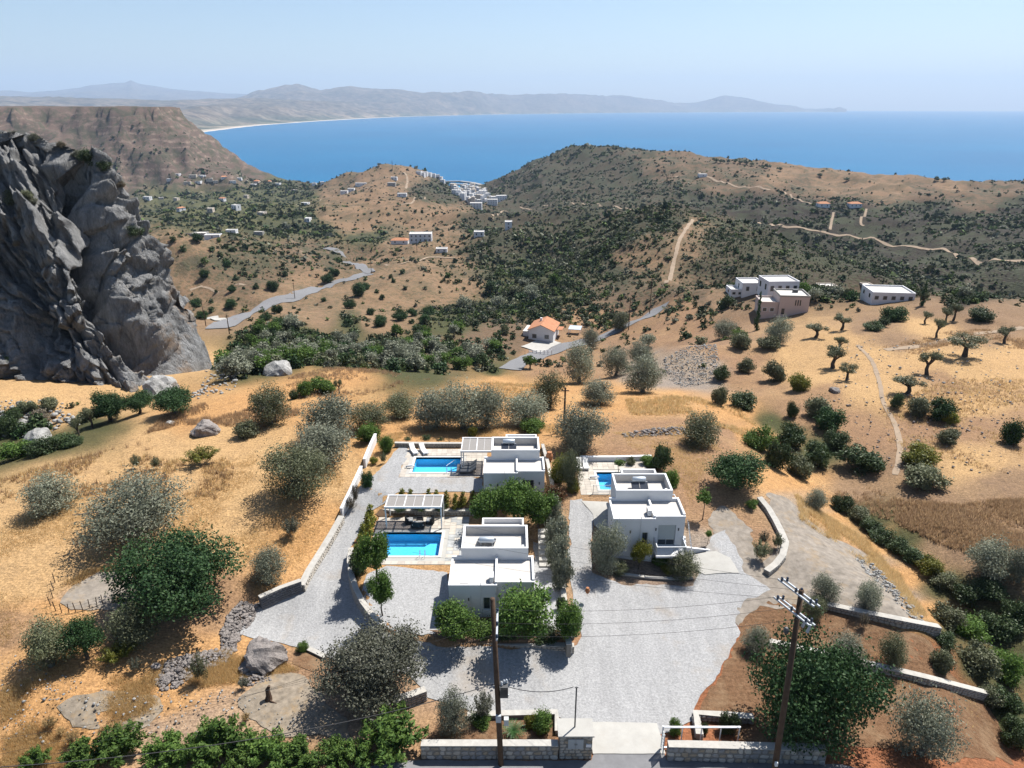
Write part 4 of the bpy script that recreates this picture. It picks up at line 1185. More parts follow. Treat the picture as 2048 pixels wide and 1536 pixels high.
def villa(label, loc, W, xm, D1, ux0, ux1, D2, rx0, rx1, D3, drop=0.0, window=None, door=None, left_door=False):
    """two front cubes, a taller block behind them and a small rear block; x to the right, y away from the camera"""
    t = thing("villa", label, "villa", loc)
    zr, zp = 3.05, 3.40
    T = 0.22
    m = MB()
    holes_l = [window] if window else []
    holes_r = [door] if door else []
    z0 = -drop
    wall_y(m, 0, xm, 0, T, z0, zr, holes_l)
    wall_y(m, xm + .004, W, 0.42, 0.42 + T, z0, zr, holes_r)
    m.box(xm - T, xm, T, 0.42 + T, z0, zr)
    m.box(0, T, T, D1, z0, zr); m.box(W - T, W, 0.42 + T, D1, z0, zr)
    m.box(T, W - T, D1 - T, D1, z0, zr)
    m.build("wall", "white_render", t)
    MB().box(T, xm - T - .002, T + .35, D1 - T - .002, 0.0, .05).box(xm, W - T, .42 + T + .6, D1 - T - .002, 0.0, .05).build("floor", "slate_tile", t)
    rf = MB().box(.02, xm - .09, .02, D1 - .01, zr + .002, zr + .05).box(xm + .09, W - .02, .44, D1 - .01, zr + .002, zr + .05).build("roof", "roof_screed", t)
    pm = MB()
    # low rim in front and left, knee walls between the two roofs and on the right
    pm.box(-.02, xm + .1, -.03, .15, zr + .001, zp - .12).box(-.02, .15, .15, D1, zr + .001, zp - .12)
    pm.box(xm - .09, xm + .09, .15, D1, zr + .001, zp + .10).box(xm + .1, W + .02, .39, .57, zr + .001, zp - .12)
    pm.box(W - .16, W + .02, .57, D1 + .2, zr + .001, zp + .02)
    pm.box(0.0, ux0 - .004, D1 - .02, D1 + .16, z0 + 3.06, zp + .05).box(ux1 + .004, W - .16, D1 - .02, D1 + .16, z0 + 3.06, zp + .02)
    pm.build("parapet", "white_render", rf)
    # taller block
    u0, u1 = D1 + .002, D1 + D2
    zu, zup = 3.42, 4.32
    m = MB(); m.box(ux0, ux1, u0, u0 + T, z0, zu); m.box(ux0, ux1, u1 - T, u1, z0, zu); m.box(ux0, ux0 + T, u0 + T, u1 - T, z0, zu); m.box(ux1 - T, ux1, u0 + T, u1 - T, z0, zu)
    m.build("upper_wall", "white_render", t)
    ur = MB().box(ux0 + .01, ux1 - .01, u0 + .01, u1 - .01, zu + .002, zu + .04).build("upper_roof", "roof_screed", t)
    m = MB(); parapet(m, ux0 - .015, ux1 + .015, u0 - .015, u1 + .015, zu + .003, zup, .19); m.build("parapet", "white_render", ur)
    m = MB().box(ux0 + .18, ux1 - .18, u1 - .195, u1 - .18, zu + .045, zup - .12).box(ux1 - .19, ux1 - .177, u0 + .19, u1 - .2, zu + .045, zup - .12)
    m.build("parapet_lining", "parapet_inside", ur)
    # rear block
    r0, r1 = u1 + .02, u1 + D3
    m = MB().box(rx0, rx1, r1 - T, r1, z0, 3.1).box(rx0, rx0 + T, r0, r1 - T, z0, 3.1).box(rx1 - T, rx1, r0, r1 - T, z0, 3.1)
    m.build("rear_wall", "white_render", t)
    rr = MB().box(rx0 + .01, rx1 - .01, r0 + .01, r1 - .01, 3.102, 3.15).build("rear_roof", "roof_screed", t)
    m = MB(); parapet(m, rx0 - .01, rx1 + .01, r0, r1 + .01, 3.103, 3.62, .17, 's'); m.build("parapet", "white_render", rr)
    # openings
    if window:
        window_part(t, window[0], window[1], .10, window[2], window[3])
    if door:
        window_part(t, door[0], door[1], .52, door[2], door[3], 2, "french_door", 0.0 if left_door else 0.72)
    # pipes, lamps, scuppers
    MB().tube([(xm - 1.25, -.05, z0), (xm - 1.25, -.05, zr + .45)], .035, 6).build("drain_pipe", "white_metal", t)
    MB().tube([(xm - 2.1, -.03, z0), (xm - 2.1, -.03, 2.2)], .02, 6).build("drain_pipe", "white_metal", t)
    for lx, ly in ((xm * .42, -.06), (xm + .28, .36), (W - .55, .36)):
        MB().box(lx - .05, lx + .05, ly, ly + .055, 1.7, 1.98).build("wall_lamp", "dark_metal", t)
    MB().box(.9, 1.6, .2, .42, zr + .052, zr + .075).build("roof_drain", "dark_metal", rf)
    MB().box(ux1 - .55, ux1 - .3, u0 + .5, u0 + 1.0, zu + .05, zu + .55).build("vent_box", "white_render", ur)
    MB().tube([(xm, D1 - .12, zp + .1), (xm, D1 - .12, zp + .28)], .05, 8).build("vent_pipe", "galvanised", rf)
    return t, dict(u0=u0, u1=u1, zu=zu, zr=zr)

VA, ga = villa("white cubic villa behind the pole, beside the nearest pool", (-5.25, 47.55, 0), 7.1, 3.92, 3.7, 0.85, 6.65, 3.6, 2.45, 6.35, 2.3, 0.3,
               window=(2.85, 3.45, .75, 2.0), door=(4.75, 6.2, 0.02, 2.25))
VB, gb = villa("white cubic villa farthest left, with a pergola joined to it", (-2.95, 63.8, 1.5), 6.35, 3.46, 3.15, 0.75, 5.9, 3.2, 2.25, 5.75, 2.1, 0.3,
               window=(2.5, 3.0, .75, 1.9), door=(3.95, 5.25, 0.02, 2.2), left_door=True)
VC, gcc = villa("white cubic villa on the right with a front balcony", (9.5, 56.05, 0.95), 6.8, 3.83, 3.4, 0.65, 6.15, 3.4, 1.9, 5.5, 2.2, 1.9,
                window=(2.75, 3.3, .35, 1.75), door=(4.35, 6.0, 0.02, 2.3))
# balcony of the right villa
bal = MB().box(3.95, 6.75, -1.25, .40, -.22, -.02).build("balcony_slab", "white_render", VC)
m = MB()
for x in np.arange(4.02, 6.7, .115): m.box(x - .012, x + .012, -1.22, -1.195, 0, .92)
for y in np.arange(-1.1, .4, .115): m.box(3.99, 4.015, y - .012, y + .012, 0, .92).box(6.685, 6.71, y - .012, y + .012, 0, .92)
m.build("balusters", "grey_aluminium", bal)
MB().box(3.97, 6.73, -1.25, -1.17, .92, 1.0).box(3.97, 4.04, -1.17, .40, .92, 1.0).box(6.66, 6.73, -1.17, .40, .92, 1.0).build("handrail", "galvanised", bal)
# white side stair and ramp wall of the right villa
m = MB()
for k in range(6): m.box(6.85, 7.45, 1.9 - k * .3, 2.2 - k * .3, -1.9, -.1 - k * .28)
m.build("side_steps", "white_render", VC)
MB().add([(7.3, .9, -1.6), (10.2, 1.4, -1.6), (10.2, 1.6, -1.6), (7.3, 1.1, -1.6), (7.3, .9, -.55), (10.2, 1.4, -1.25), (10.2, 1.6, -1.25), (7.3, 1.1, -.55)],
         [(4, 5, 6, 7), (0, 1, 5, 4), (1, 2, 6, 5), (2, 3, 7, 6), (3, 0, 4, 7)]).build("ramp_wall", "white_render", VC)
sheet_world("concrete_apron", [(16.9, 55.5), (18.0, 54.2), (21.2, 54.2), (20.9, 56.2), (19.8, 57.2), (16.8, 56.8)], "concrete", lift=0.1, step=0.6, wob=0.03)
m = MB(); parapet(m, 6.0, 7.15, 4.4, 6.4, 2.0, 2.12, .05); m.build("terrace_rail", "galvanised", VC)
MB().box(6.2, 7.2, 4.3, 6.5, -1.0, 1.2).build("side_terrace", "white_render", VC)

def water_heater(label, loc, rz=0.0, s=1.0):
    t = thing("solar_water_heater", label, "water heater", loc, rz)
    t.scale = (s, s, s)
    for x in (-.5, .5):
        MB().bar((x, -.75, .06), (x, .35, .06), .04).bar((x, .35, .0), (x, .35, .62), .04).bar((x, -.75, .06), (x, .35, .6), .04).build("stand_leg", "galvanised", t)
    for x in (-.42, .42):
        c = MB().add([(x - .40, -.85, .12), (x + .40, -.85, .12), (x + .40, .22, .62), (x - .40, .22, .62), (x - .40, -.85, .19), (x + .40, -.85, .19), (x + .40, .22, .69), (x - .40, .22, .69)],
                     [(0, 3, 2, 1), (4, 5, 6, 7), (0, 1, 5, 4), (1, 2, 6, 5), (2, 3, 7, 6), (3, 0, 4, 7)]).build("collector_panel", "collector_glass", t)
        MB().bar((x - .40, -.87, .16), (x + .40, -.87, .16), .04, .1).build("panel_frame", "galvanised", c)
        MB().bar((x - .40, .24, .66), (x + .40, .24, .66), .04, .1).build("panel_frame", "galvanised", c)
    tank = MB().tube([(-.66, .38, .9), (-.6, .38, .9), (.6, .38, .9), (.66, .38, .9)], [.2, .27, .27, .2], 18).build("tank", "tank_steel", t, True)
    for x in (-.25, .25): MB().tube([(x, .38, 1.08), (x, .38, 1.14)], .03, 8).build("valve", "galvanised", tank)
    return t
water_heater("solar water heater with a steel tank, on the roof beside the nearest pool", (-5.25 + 3.0, 47.55 + ga['u0'] + 1.55, 3.47), math.pi)
water_heater("solar water heater on the far left villa roof", (-2.95 + 2.6, 63.8 + gb['u0'] + 1.6, 1.5 + 3.47))
water_heater("solar water heater with pale tank, on the roof of the balcony villa", (9.5 + 3.2, 56.05 + gcc['u0'] + 1.7, .95 + 3.47))

def ac_unit(label, loc, rz=0.0):
    t = thing("air_conditioner", label, "air conditioner", loc, rz)
    MB().box(-.42, .42, -.16, .16, .08, .68).build("casing", "white_metal", t)
    MB().tube([(-.12, -.165, .38), (-.12, -.185, .38)], .24, 16).build("fan_grille", "grey_aluminium", t)
    MB().box(-.35, -.28, -.18, .18, 0, .08).build("foot", "dark_metal", t); MB().box(.28, .35, -.18, .18, 0, .08).build("foot", "dark_metal", t)
    return t
ac_unit("air conditioner on the front left roof of the villa behind the pole", (-5.25 + 3.55, 47.55 + .75, 3.1), math.radians(-90))
ac_unit("air conditioner by the dividing wall on the balcony villa roof", (9.5 + 3.45, 56.05 + 1.0, .95 + 3.1), math.radians(-90))

# ---------------------------------------------------------------- pools and terraces
def pool(key, label, depth=1.0, steps=None):
    x0, x1, y0, y1, z = POOLS[key]
    t = thing("swimming_pool", label, "pool", ((x0 + x1) / 2, (y0 + y1) / 2, z))
    hx, hy = (x1 - x0) / 2, (y1 - y0) / 2
    d = depth
    v = [(-hx, -hy, -d), (hx, -hy, -d), (hx, hy, -d), (-hx, hy, -d), (-hx, -hy, .02), (hx, -hy, .02), (hx, hy, .02), (-hx, hy, .02)]
    mesh_obj("basin", v, [(0, 1, 2, 3), (0, 4, 5, 1), (1, 5, 6, 2), (2, 6, 7, 3), (3, 7, 4, 0)], "pool_mosaic", t)
    mesh_obj("water", [(-hx + .002, -hy + .002, -.12), (hx - .002, -hy + .002, -.12), (hx - .002, hy - .002, -.12), (-hx + .002, hy - .002, -.12)], [(0, 1, 2, 3)], "pool_water", t)
    m = MB(); w = .3
    parapet(m, -hx - w, hx + w, -hy - w, hy + w, -.2, .055, w)
    m.build("coping", "coping", t)
    if steps:
        m = MB(); 
        for k in range(3): m.box(hx - .4 - .35 * (3 - k), hx - .01, hy - 1.2, hy - .01, -d + .002, -d + .3 * (k + 1) if k < 3 else 0)
    return t
PA = pool("front", "nearest pool, blue water below a free-standing pergola")
PB = pool("back", "far left pool with two white loungers behind it")
PC = pool("right", "pool partly hidden behind the balcony villa")
def ladder(parent, x, y, z=0.055):
    for dx in (-.24, .24):
        MB().tube([(x + dx, y - .42, z), (x + dx, y - .42, z + .45), (x + dx, y - .36, z + .66), (x + dx, y - .22, z + .74), (x + dx, y - .06, z + .66), (x + dx, y + .02, z + .4), (x + dx, y + .04, z - .9)], .025, 6).build("ladder_rail", "steel", parent)
    for k in range(3): MB().box(x - .22, x + .22, y + .02, y + .1, z - .3 - k * .25, z - .27 - k * .25).build("ladder_tread", "steel", parent)
ladder(PA, 1.5, -1.98)
ladder(PB, 1.55, -1.8)
# sloping hand rail in the far left pool
MB().tube([(1.2, -1.2, -.6), (1.2, -1.2, .55), (2.1, -.3, .8), (2.1, -.3, 0)], .025, 6).build("hand_rail", "steel", PB)

TILE = {}
def tile_mesh(w, h, mat):
    k = (w, h, mat)
    if k not in TILE:
        m = MB().box(-w / 2, w / 2, -h / 2, h / 2, -.04, 0)
        me = bpy.data.meshes.new("paving_tile"); me.from_pydata(m.v, [], m.f); me.materials.append(MATS[mat]); TILE[k] = me
    return TILE[k]
def terrace(name, x0, x1, y0, y1, z, hole, tw, th, mats, skip=None):
    base = MB()
    hx0, hx1, hy0, hy1 = hole
    for a in ((x0, hx0, y0, y1), (hx1, x1, y0, y1), (hx0, hx1, y0, hy0), (hx0, hx1, hy1, y1)):
        if a[1] > a[0] + .01 and a[3] > a[2] + .01: base.box(*a, z - .25, z + .012)
    o = base.build(name, "concrete"); o["kind"] = "structure"
    rnd = random.Random(int(x0 * 10))
    n = 0; ny = max(1, round((y1 - y0) / th)); nx = max(1, round((x1 - x0) / tw))
    tw, th = (x1 - x0) / nx, (y1 - y0) / ny
    for j in range(ny):
        for i in range(nx):
            cx, cy = x0 + (i + .5) * tw, y0 + (j + .5) * th
            if cx + tw / 2 > hx0 - .02 and cx - tw / 2 < hx1 + .02 and cy + th / 2 > hy0 - .02 and cy - th / 2 < hy1 + .02: continue
            if skip and skip(cx, cy): continue
            me = tile_mesh(round(tw - .02, 3), round(th - .02, 3), mats(cx, cy, rnd))
            p = obj_of("paving_tile", me, o); p.location = (cx, cy, z + .05 + rnd.uniform(-.004, .004)); n += 1
    return o
simple_mat("travertine_b", (0.41, 0.375, 0.325), 0.8, 0.1, 2.2, 0.2, stain=(0.33, 0.295, 0.25), stain_amt=0.5)
simple_mat("slate_tile_b", (0.33, 0.335, 0.33), 0.8, 0.2, 1.9, 0.2)
def tmats(cx, cy, r):
    return r.choice(["travertine", "travertine_b"])
def amats(cx, cy, r):
    return r.choice(["slate_tile", "slate_tile_b", "travertine_b"]) if cx > -6.3 else tmats(cx, cy, r)
x0, x1, y0, y1, z = POOLS['front']
terrace("pool_terrace", -13.9, -4.45, 54.75, 63.0, 0.0, (x0 - .3, x1 + .3, y0 - .3, y1 + .3), .62, .55, amats, skip=lambda cx, cy: cx > -4.9 and cy < 55.2)
x0, x1, y0, y1, z = POOLS['back']
terrace("pool_terrace", -12.6, -2.95, 68.75, 75.6, 1.5, (x0 - .3, x1 + .3, y0 - .3, y1 + .3), .62, .57, tmats)
x0, x1, y0, y1, z = POOLS['right']
terrace("pool_terrace", 7.4, 15.5, 65.4, 73.3, 1.2, (x0 - .3, x1 + .3, y0 - .3, y1 + .3), .62, .57, tmats)
def deck(x0, x1, y0, y1, z):
    t = thing("wooden_deck", "grey plank deck beside the pool under the pergola roof" if x0 < -10 else "grey plank deck between the far left pool and villa", "deck", ((x0 + x1) / 2, (y0 + y1) / 2, z))
    hx, hy = (x1 - x0) / 2, (y1 - y0) / 2
    MB().box(-hx + .02, hx - .02, -hy + .02, hy - .02, 0.0, .03).build("joists", "dark_metal", t)
    y = -hy; me = None
    while y < hy - .05:
        if me is None:
            me = MB().box(-hx, hx, 0, .105, .031, .06).build("plank", "deck_wood", t); first = me
            me.location = (0, y, 0)
        else:
            c = obj_of("plank", first.data, t); c.location = (0, y, 0)
        y += .125
deck(-14.0, -9.2, 60.65, 62.1, 0.055)
deck(-6.3, -3.1, 68.9, 71.6, 1.555)

def pergola(label, x0, x1, y0, y1, z0, z1, bays, posts):
    t = thing("pergola", label, "pergola", (x0, y0, z0))
    W, D, H = x1 - x0, y1 - y0, z1 - z0
    for px, py in posts:
        MB().box(px * W - .06, px * W + .06, py * D - .06, py * D + .06, 0, H - .12).build("post", "white_metal", t)
    MB().box(-.1, W + .1, -.08, .08, H - .12, H + .06).build("beam", "white_metal", t)
    MB().box(-.1, W + .1, D - .08, D + .08, H - .12, H + .06).build("beam", "white_metal", t)
    for k in range(bays + 1):
        x = W * k / bays
        MB().box(x - .055, x + .055, .081, D - .081, H - .1, H + .05).build("rafter", "white_metal", t)
    for k in range(bays):
        xm = W * (k + .5) / bays
        MB().box(xm - .012, xm + .012, .081, D - .081, H - .05, H + .02).build("mid_rail", "white_metal", t)
        m = MB(); y = .1
        while y < D - .14:
            m.add([(W * k / bays + .06, y, H - .03), (W * (k + 1) / bays - .06, y, H - .03), (W * (k + 1) / bays - .06, y + .085, H - .005), (W * k / bays + .06, y + .085, H - .005)], [(0, 1, 2, 3)]); y += .105
        s = m.build("louvre_slats", "awning_slat", t); s["kind"] = "stuff"
    return t
pergola("free-standing white pergola with louvred roof over the sofa set", -12.75, -7.15, 60.8, 63.05, .05, 2.55, 3, [(0.0, 0.0), (1, 0), (0, 1), (1, 1)])
pergola("white pergola attached to the far left villa", -5.7, -2.3, 70.1, 73.5, 1.55, 4.05, 2, [(0.0, 0.0), (0.0, 1.0), (0.06, .12)])

# ---------------------------------------------------------------- terrace furniture
def wicker_chair(label, loc, rz, w=.85):
    t = thing("wicker_armchair", label, "armchair", loc, rz, "dark wicker seats under the pergola")
    h = w / 2
    MB().box(-h, h, -.38, .40, .04, .34).build("base", "wicker", t)
    m = MB()
    n = 10
    for k in range(n):          # rounded back and arms
        a0 = math.pi * (k / n); a1 = math.pi * ((k + 1) / n)
        P = [(math.cos(a) * h, .05 + math.sin(a) * .42) for a in (a0, a1)]; Q = [(math.cos(a) * (h - .1), .05 + math.sin(a) * .32) for a in (a0, a1)]
        z1 = .62 + .16 * math.sin((a0 + a1) / 2)
        m.add([(*P[0], .05), (*P[1], .05), (*Q[1], .05), (*Q[0], .05), (*P[0], z1), (*P[1], z1), (*Q[1], z1), (*Q[0], z1)], [(0, 3, 2, 1), (4, 5, 6, 7), (0, 1, 5, 4), (1, 2, 6, 5), (2, 3, 7, 6), (3, 0, 4, 7)])
    m.build("backrest", "wicker", t)
    MB().box(-h + .1, h - .1, -.36, .33, .342, .45).build("seat_cushion", "cushion", t)
    return t
wicker_chair("dark wicker armchair left of the wicker sofa", (-10.55, 61.75, .115), math.radians(95))
wicker_chair("dark wicker sofa with its back to the nearest pool", (-9.55, 61.0, .115), math.radians(180), 1.35)
wicker_chair("dark wicker armchair right of the wicker sofa", (-8.45, 61.8, .06), math.radians(-95))
tb = thing("wicker_coffee_table", "low dark wicker coffee table inside the ring of wicker seats", "table", (-9.5, 61.95, .115))
MB().box(-.35, .35, -.25, .25, .3, .36).build("table_top", "wicker", tb)
for x in (-.3, .3):
    for y in (-.2, .2): MB().box(x - .03, x + .03, y - .03, y + .03, 0, .3).build("leg", "wicker", tb)

def lounger(label, loc, rz, cush="cushion", frame="white_metal", group=None):
    t = thing("sun_lounger", label, "sun lounger", loc, rz, group)
    m = MB().box(-.33, .33, -.95, -.90, .2, .26).box(-.33, -.28, -.9, .9, .2, .26).box(.28, .33, -.9, .9, .2, .26)
    m.build("frame", frame, t)
    for x in (-.29, .29):
        for y in (-.8, .7): MB().box(x - .025, x + .025, y - .025, y + .025, 0, .2).build("leg", frame, t)
    MB().box(-.3, .3, -.92, .25, .262, .34).build("mattress", cush, t)
    MB().add([(-.3, .26, .262), (.3, .26, .262), (.3, .95, .75), (-.3, .95, .75), (-.3, .22, .34), (.3, .22, .34), (.3, .89, .82), (-.3, .89, .82)],
             [(0, 3, 2, 1), (4, 5, 6, 7), (0, 1, 5, 4), (1, 2, 6, 5), (2, 3, 7, 6), (3, 0, 4, 7)]).build("backrest", cush, t)
    return t
lounger("white sun lounger in the back left corner of the far terrace", (-11.75, 74.75, 1.555), math.radians(25))
lounger("white sun lounger standing second from the far left corner", (-10.55, 74.75, 1.555), math.radians(25))
for k, lb in enumerate(("grey sun lounger nearest the camera on the far left plank deck", "middle grey sun lounger on the far left plank deck", "grey sun lounger at the back of the far left plank deck")):
    lounger(lb, (-4.95, 69.55 + k * .75, 1.615), math.radians(-90), "grey_cushion", "dark_metal")
lounger("cream sun lounger at the back left of the right terrace", (7.75, 71.6, 1.255), 0)
lounger("cream sun lounger beside the planter on the right terrace", (8.5, 71.6, 1.255), 0)
def spout(label, loc, rz=0):
    t = thing("water_spout", label, "spout", loc, rz)
    m = MB()
    prof = [(-.6, .0), (-.5, .08), (-.2, .12), (.1, .16), (.32, .12), (.42, 0.0)]
    m.tube([(x, 0, z + .06) for x, z in prof], [.05, .09, .11, .11, .1, .07], 10)
    m.build("nozzle", "white_metal", t, True)
    MB().box(-.7, -.45, -.2, .2, 0, .05).build("base_plate", "coping", t)
spout("white water spout arching over the edge of the far left pool", (-11.55, 70.9, 1.6))
spout("white water spout at the edge of the pool behind the balcony villa", (9.3, 68.9, 1.3))
def olive_jar(label, loc, s=1.0):
    t = thing("clay_jar", label, "jar", loc); t.scale = (s, s, s)
    MB().lathe([(.16, 0), (.3, .2), (.38, .5), (.36, .75), (.22, .95), (.2, 1.0)], n=18).build("body", "terracotta", t, True)
    MB().lathe([(.205, .99), (.26, 1.0), (.26, 1.07), (.2, 1.07)], n=18).build("rim", "terracotta", t, True)
olive_jar("tall terracotta jar at the back right corner of the far left villa", (4.35, 72.6, 1.5), 1.1)
olive_jar("small terracotta pot on the wall below the olive hedge", (6.6, 50.2, .35), .55)
pot = thing("planter_pot", "black plant pot under the small tree right of the front hedge", "pot", (4.9, 46.0, -1.1))
MB().lathe([(.22, 0), (.3, .5), (.32, .52), (.32, .58), (.27, .58)], n=14).build("body", "dark_metal", pot)
simple_mat("potting_soil", (0.06, 0.045, 0.03), 0.95)
MB().lathe([(.26, .5), (.26, .54)], n=14).build("soil", "potting_soil", pot)
# leaning ladder of the right villa, gate of its pool
def gate(label, loc):
    t = thing("pool_gate", label, "gate", loc)
    for x in (-.9, .9): MB().box(x - .03, x + .03, -.03, .03, 0, 1.1).build("post", "galvanised", t)
    m = MB().box(-.87, .87, -.015, .015, 1.0, 1.04).box(-.87, .87, -.015, .015, .1, .14)
    for x in np.arange(-.8, .85, .12): m.box(x - .01, x + .01, -.01, .01, .14, 1.0)
    m.build("gate_bars", "galvanised", t)
gate("low metal gate at the near end of the pool behind the balcony villa", (9.6, 65.6, 1.25))
sl = thing("ladder", "aluminium ladder leaning on the right wall of the balcony villa", "ladder", (16.9, 56.6, -.6), math.radians(0))
for y in (-.22, .22): MB().bar((.55, y, 0), (-.28, y, 4.2), .05, .07).build("rail", "steel", sl)
for k in range(11):
    f = (k + .7) / 12; MB().bar((.55 - .83 * f, -.2, 4.2 * f), (.55 - .83 * f, .2, 4.2 * f), .035).build("rung", "steel", sl)
# ---------------------------------------------------------------- stone walls
simple_mat("mortar", (0.2, 0.185, 0.165), 0.95, 0.1, 3, 0.1)
simple_mat("wall_cap", (0.36, 0.345, 0.315), 0.9, 0.14, 2.5, 0.1, bumps=0.5, bscale=8, stain=(0.3, 0.28, 0.25), stain_amt=0.5)
STONE_COL = [(0.34, 0.31, 0.265), (0.28, 0.265, 0.245), (0.40, 0.37, 0.325), (0.30, 0.245, 0.18), (0.24, 0.235, 0.23)]
for _k, _c in enumerate(STONE_COL):
    simple_mat("wall_stone_%d" % _k, _c, 0.95, 0.16, 6, 0.1, bumps=0.5, bscale=18)
simple_mat("dark_stone", (0.13, 0.13, 0.135), 0.95, 0.25, 4, 0.1, bumps=0.5, bscale=12)

def stone_mesh(seed, mat):
    """one rubble stone, unit footprint in x/z, bulging towards -y"""
    r = random.Random(seed)
    n = 7
    ring = []
    for k in range(n):
        a = 2 * math.pi * (k + r.uniform(-.3, .3)) / n
        c, s = math.cos(a), math.sin(a)
        q = 0.5 / max(abs(c), abs(s)) * r.uniform(.84, 1.0)
        q = min(q, .58)
        ring.append((c * q, s * q))
    vs = [(x, .5, z) for x, z in ring] + [(x * .96, -.25, z * .96) for x, z in ring] + [(x * .7, -.5, z * .7) for x, z in ring]
    fs = []
    for l in (0, 1):
        for k in range(n):
            a = l * n + k; b = l * n + (k + 1) % n
            fs.append((a, b, b + n, a + n))
    fs.append(tuple(2 * n + k for k in range(n)))
    me = bpy.data.meshes.new("stone"); me.from_pydata(vs, [], fs); me.materials.append(MATS[mat]); me.update()
    return me
STONES = [stone_mesh(k, "wall_stone_%d" % (k % 5)) for k in range(10)]
_sd = [(np.array([v.co[:] for v in s.vertices]), [tuple(p.vertices) for p in s.polygons]) for s in STONES]

def wall_line(name, label, path, h, th, z=None, cap=True, capmat="wall_cap", core="mortar", stones="stuff", face=(1, -1), sw=.34, sh=.24, cat="wall", group=None, sink=.3):
    """wall along world points; stones set on its faces, separate coping"""
    path = [np.array(p[:2], float) for p in path]
    c0 = path[0]
    zs = [(float(ground(*p)) if z is None else z) for p in path]
    t = thing(name, label, cat, (c0[0], c0[1], zs[0]), 0, group)
    rnd = random.Random(int(abs(c0[0] * 31 + c0[1] * 7)))
    N = []
    for i in range(len(path)):
        d = path[min(i + 1, len(path) - 1)] - path[max(i - 1, 0)]
        d /= np.hypot(*d); N.append(np.array([d[1], -d[0]]))      # right-hand normal
    hs = h if hasattr(h, "__len__") else [h] * len(path)
    def ringv(i, ht, lo, hi):
        a = path[i] + N[i] * ht - c0; b = path[i] - N[i] * ht - c0
        return [(a[0], a[1], lo), (b[0], b[1], lo), (b[0], b[1], hi), (a[0], a[1], hi)]
    def strip(ht, lof, hif):
        vs, fs = [], []
        for i in range(len(path)): vs += ringv(i, ht, lof(i), hif(i))
        for i in range(len(path) - 1):
            for k in range(4):
                a = i * 4 + k; b = i * 4 + (k + 1) % 4
                fs.append((a, a + 4, b + 4, b))
        fs.append((0, 1, 2, 3)); e = (len(path) - 1) * 4; fs.append((e + 3, e + 2, e + 1, e))
        return vs, fs
    vs, fs = strip(th / 2, lambda i: zs[i] - zs[0] - sink, lambda i: zs[i] - zs[0] + hs[i])
    mesh_obj("wall_core", vs, fs, core, t)
    if cap:
        vs, fs = strip(th / 2 + .04, lambda i: zs[i] - zs[0] + hs[i] + .002, lambda i: zs[i] - zs[0] + hs[i] + .07)
        mesh_obj("coping", vs, fs, capmat, t)
    if stones:
        sv, sf, n = [], [], 0
        for side in face:
            for i in range(len(path) - 1):
                a, b = path[i], path[i + 1]
                L = np.hypot(*(b - a)); d = (b - a) / L; nn = np.array([d[1], -d[0]]) * side
                u = 0
                rows = max(1, round((hs[i] + hs[i + 1]) / 2 / sh))
                for r in range(rows):
                    u = rnd.uniform(-.15, 0)
                    while u < L - .04:
                        w = rnd.uniform(.65, 1.45) * sw
                        uc = min(u + w / 2, L)
                        f = np.clip(uc / L, 0, 1); hh = hs[i] * (1 - f) + hs[i + 1] * f; zz = zs[i] * (1 - f) + zs[i + 1] * f
                        rh = hh / rows
                        if rh < .05: u += w; continue
                        p = a + d * np.clip(uc, w * .4, L - w * .4) + nn * (th / 2 + .0) - c0
                        k = rnd.randrange(10); hz = rh * rnd.uniform(.72, 1.18)
                        M = Matrix(((d[0] * side, -nn[0], 0, p[0]), (d[1] * side, -nn[1], 0, p[1]), (0, 0, 1, zz - zs[0] + rh * (r + .5)), (0, 0, 0, 1))) @ Matrix.Diagonal((w * .97, .12, hz * .97, 1))
                        if stones == "single":
                            o = obj_of("stone", STONES[k], t); o.matrix_local = M
                        else:
                            V, F = _sd[k]; off = len(sv)
                            sv += [tuple(M @ Vector(v)) for v in V]; sf += [tuple(q + off for q in f_) for f_ in F]
                        n += 1; u += w
        if stones == "stuff":
            o = mesh_obj("stone_facing", sv, sf, "wall_stone_%d" % rnd.randrange(3) if core != "dark_stone" else "dark_stone", t); o["kind"] = "stuff"
    return t
def pw(*pp): return [place(px, py) for px, py in pp]

wall_line("stone_wall", "stone wall along the road, left of the gate", [(-6.1, 34.75), (3.1, 34.75)], 1.2, .45, -.95, stones="single", face=(1,), sw=.46, sh=.4)
wall_line("stone_wall", "stone wall along the road, right of the gate", [(10.45, 34.65), (20.9, 34.35)], 1.25, .5, -.95, stones="single", face=(1,), sw=.46, sh=.42)
# meter cabinet at the gate
mc = thing("meter_cabinet", "stone meter cabinet with metal doors and pale slab roof at the gate", "cabinet", (3.12, 34.5, -.95))
MB().box(0.06, 2.24, .06, 1.25, -.2, 2.1).build("core", "mortar", mc)
rr = random.Random(3)
for face_y, x_rng in ((0, (0.06, 2.24)),):
    z = 0
    while z < 2.02:
        hz = rr.uniform(.24, .34); x = x_rng[0]
        while x < x_rng[1] - .03:
            w = min(rr.uniform(.25, .5), x_rng[1] - x)
            if not (.55 < x + w / 2 < 1.75 and .95 < z + hz / 2 < 1.85):
                o = obj_of("stone", STONES[rr.choice([3, 8, 0, 5])], mc)
                o.matrix_local = Matrix.Translation((x + w / 2, .06, min(z + hz / 2, 2.0))) @ Matrix.Diagonal((w * .97, .12, hz * .97, 1))
            x += w
        z += hz
for k in range(2):
    d = MB().box(.62 + k * .52, 1.12 + k * .52, -.02, .05, 1.0, 1.85).build("cabinet_door", "grey_aluminium", mc)
    MB().box(1.06 + k * .12, 1.1 + k * .12, -.045, -.021, 1.36, 1.48).build("handle", "dark_metal", d)
MB().box(1.82, 2.18, -.02, .05, 1.15, 1.4).build("name_plate", "white_metal", mc)
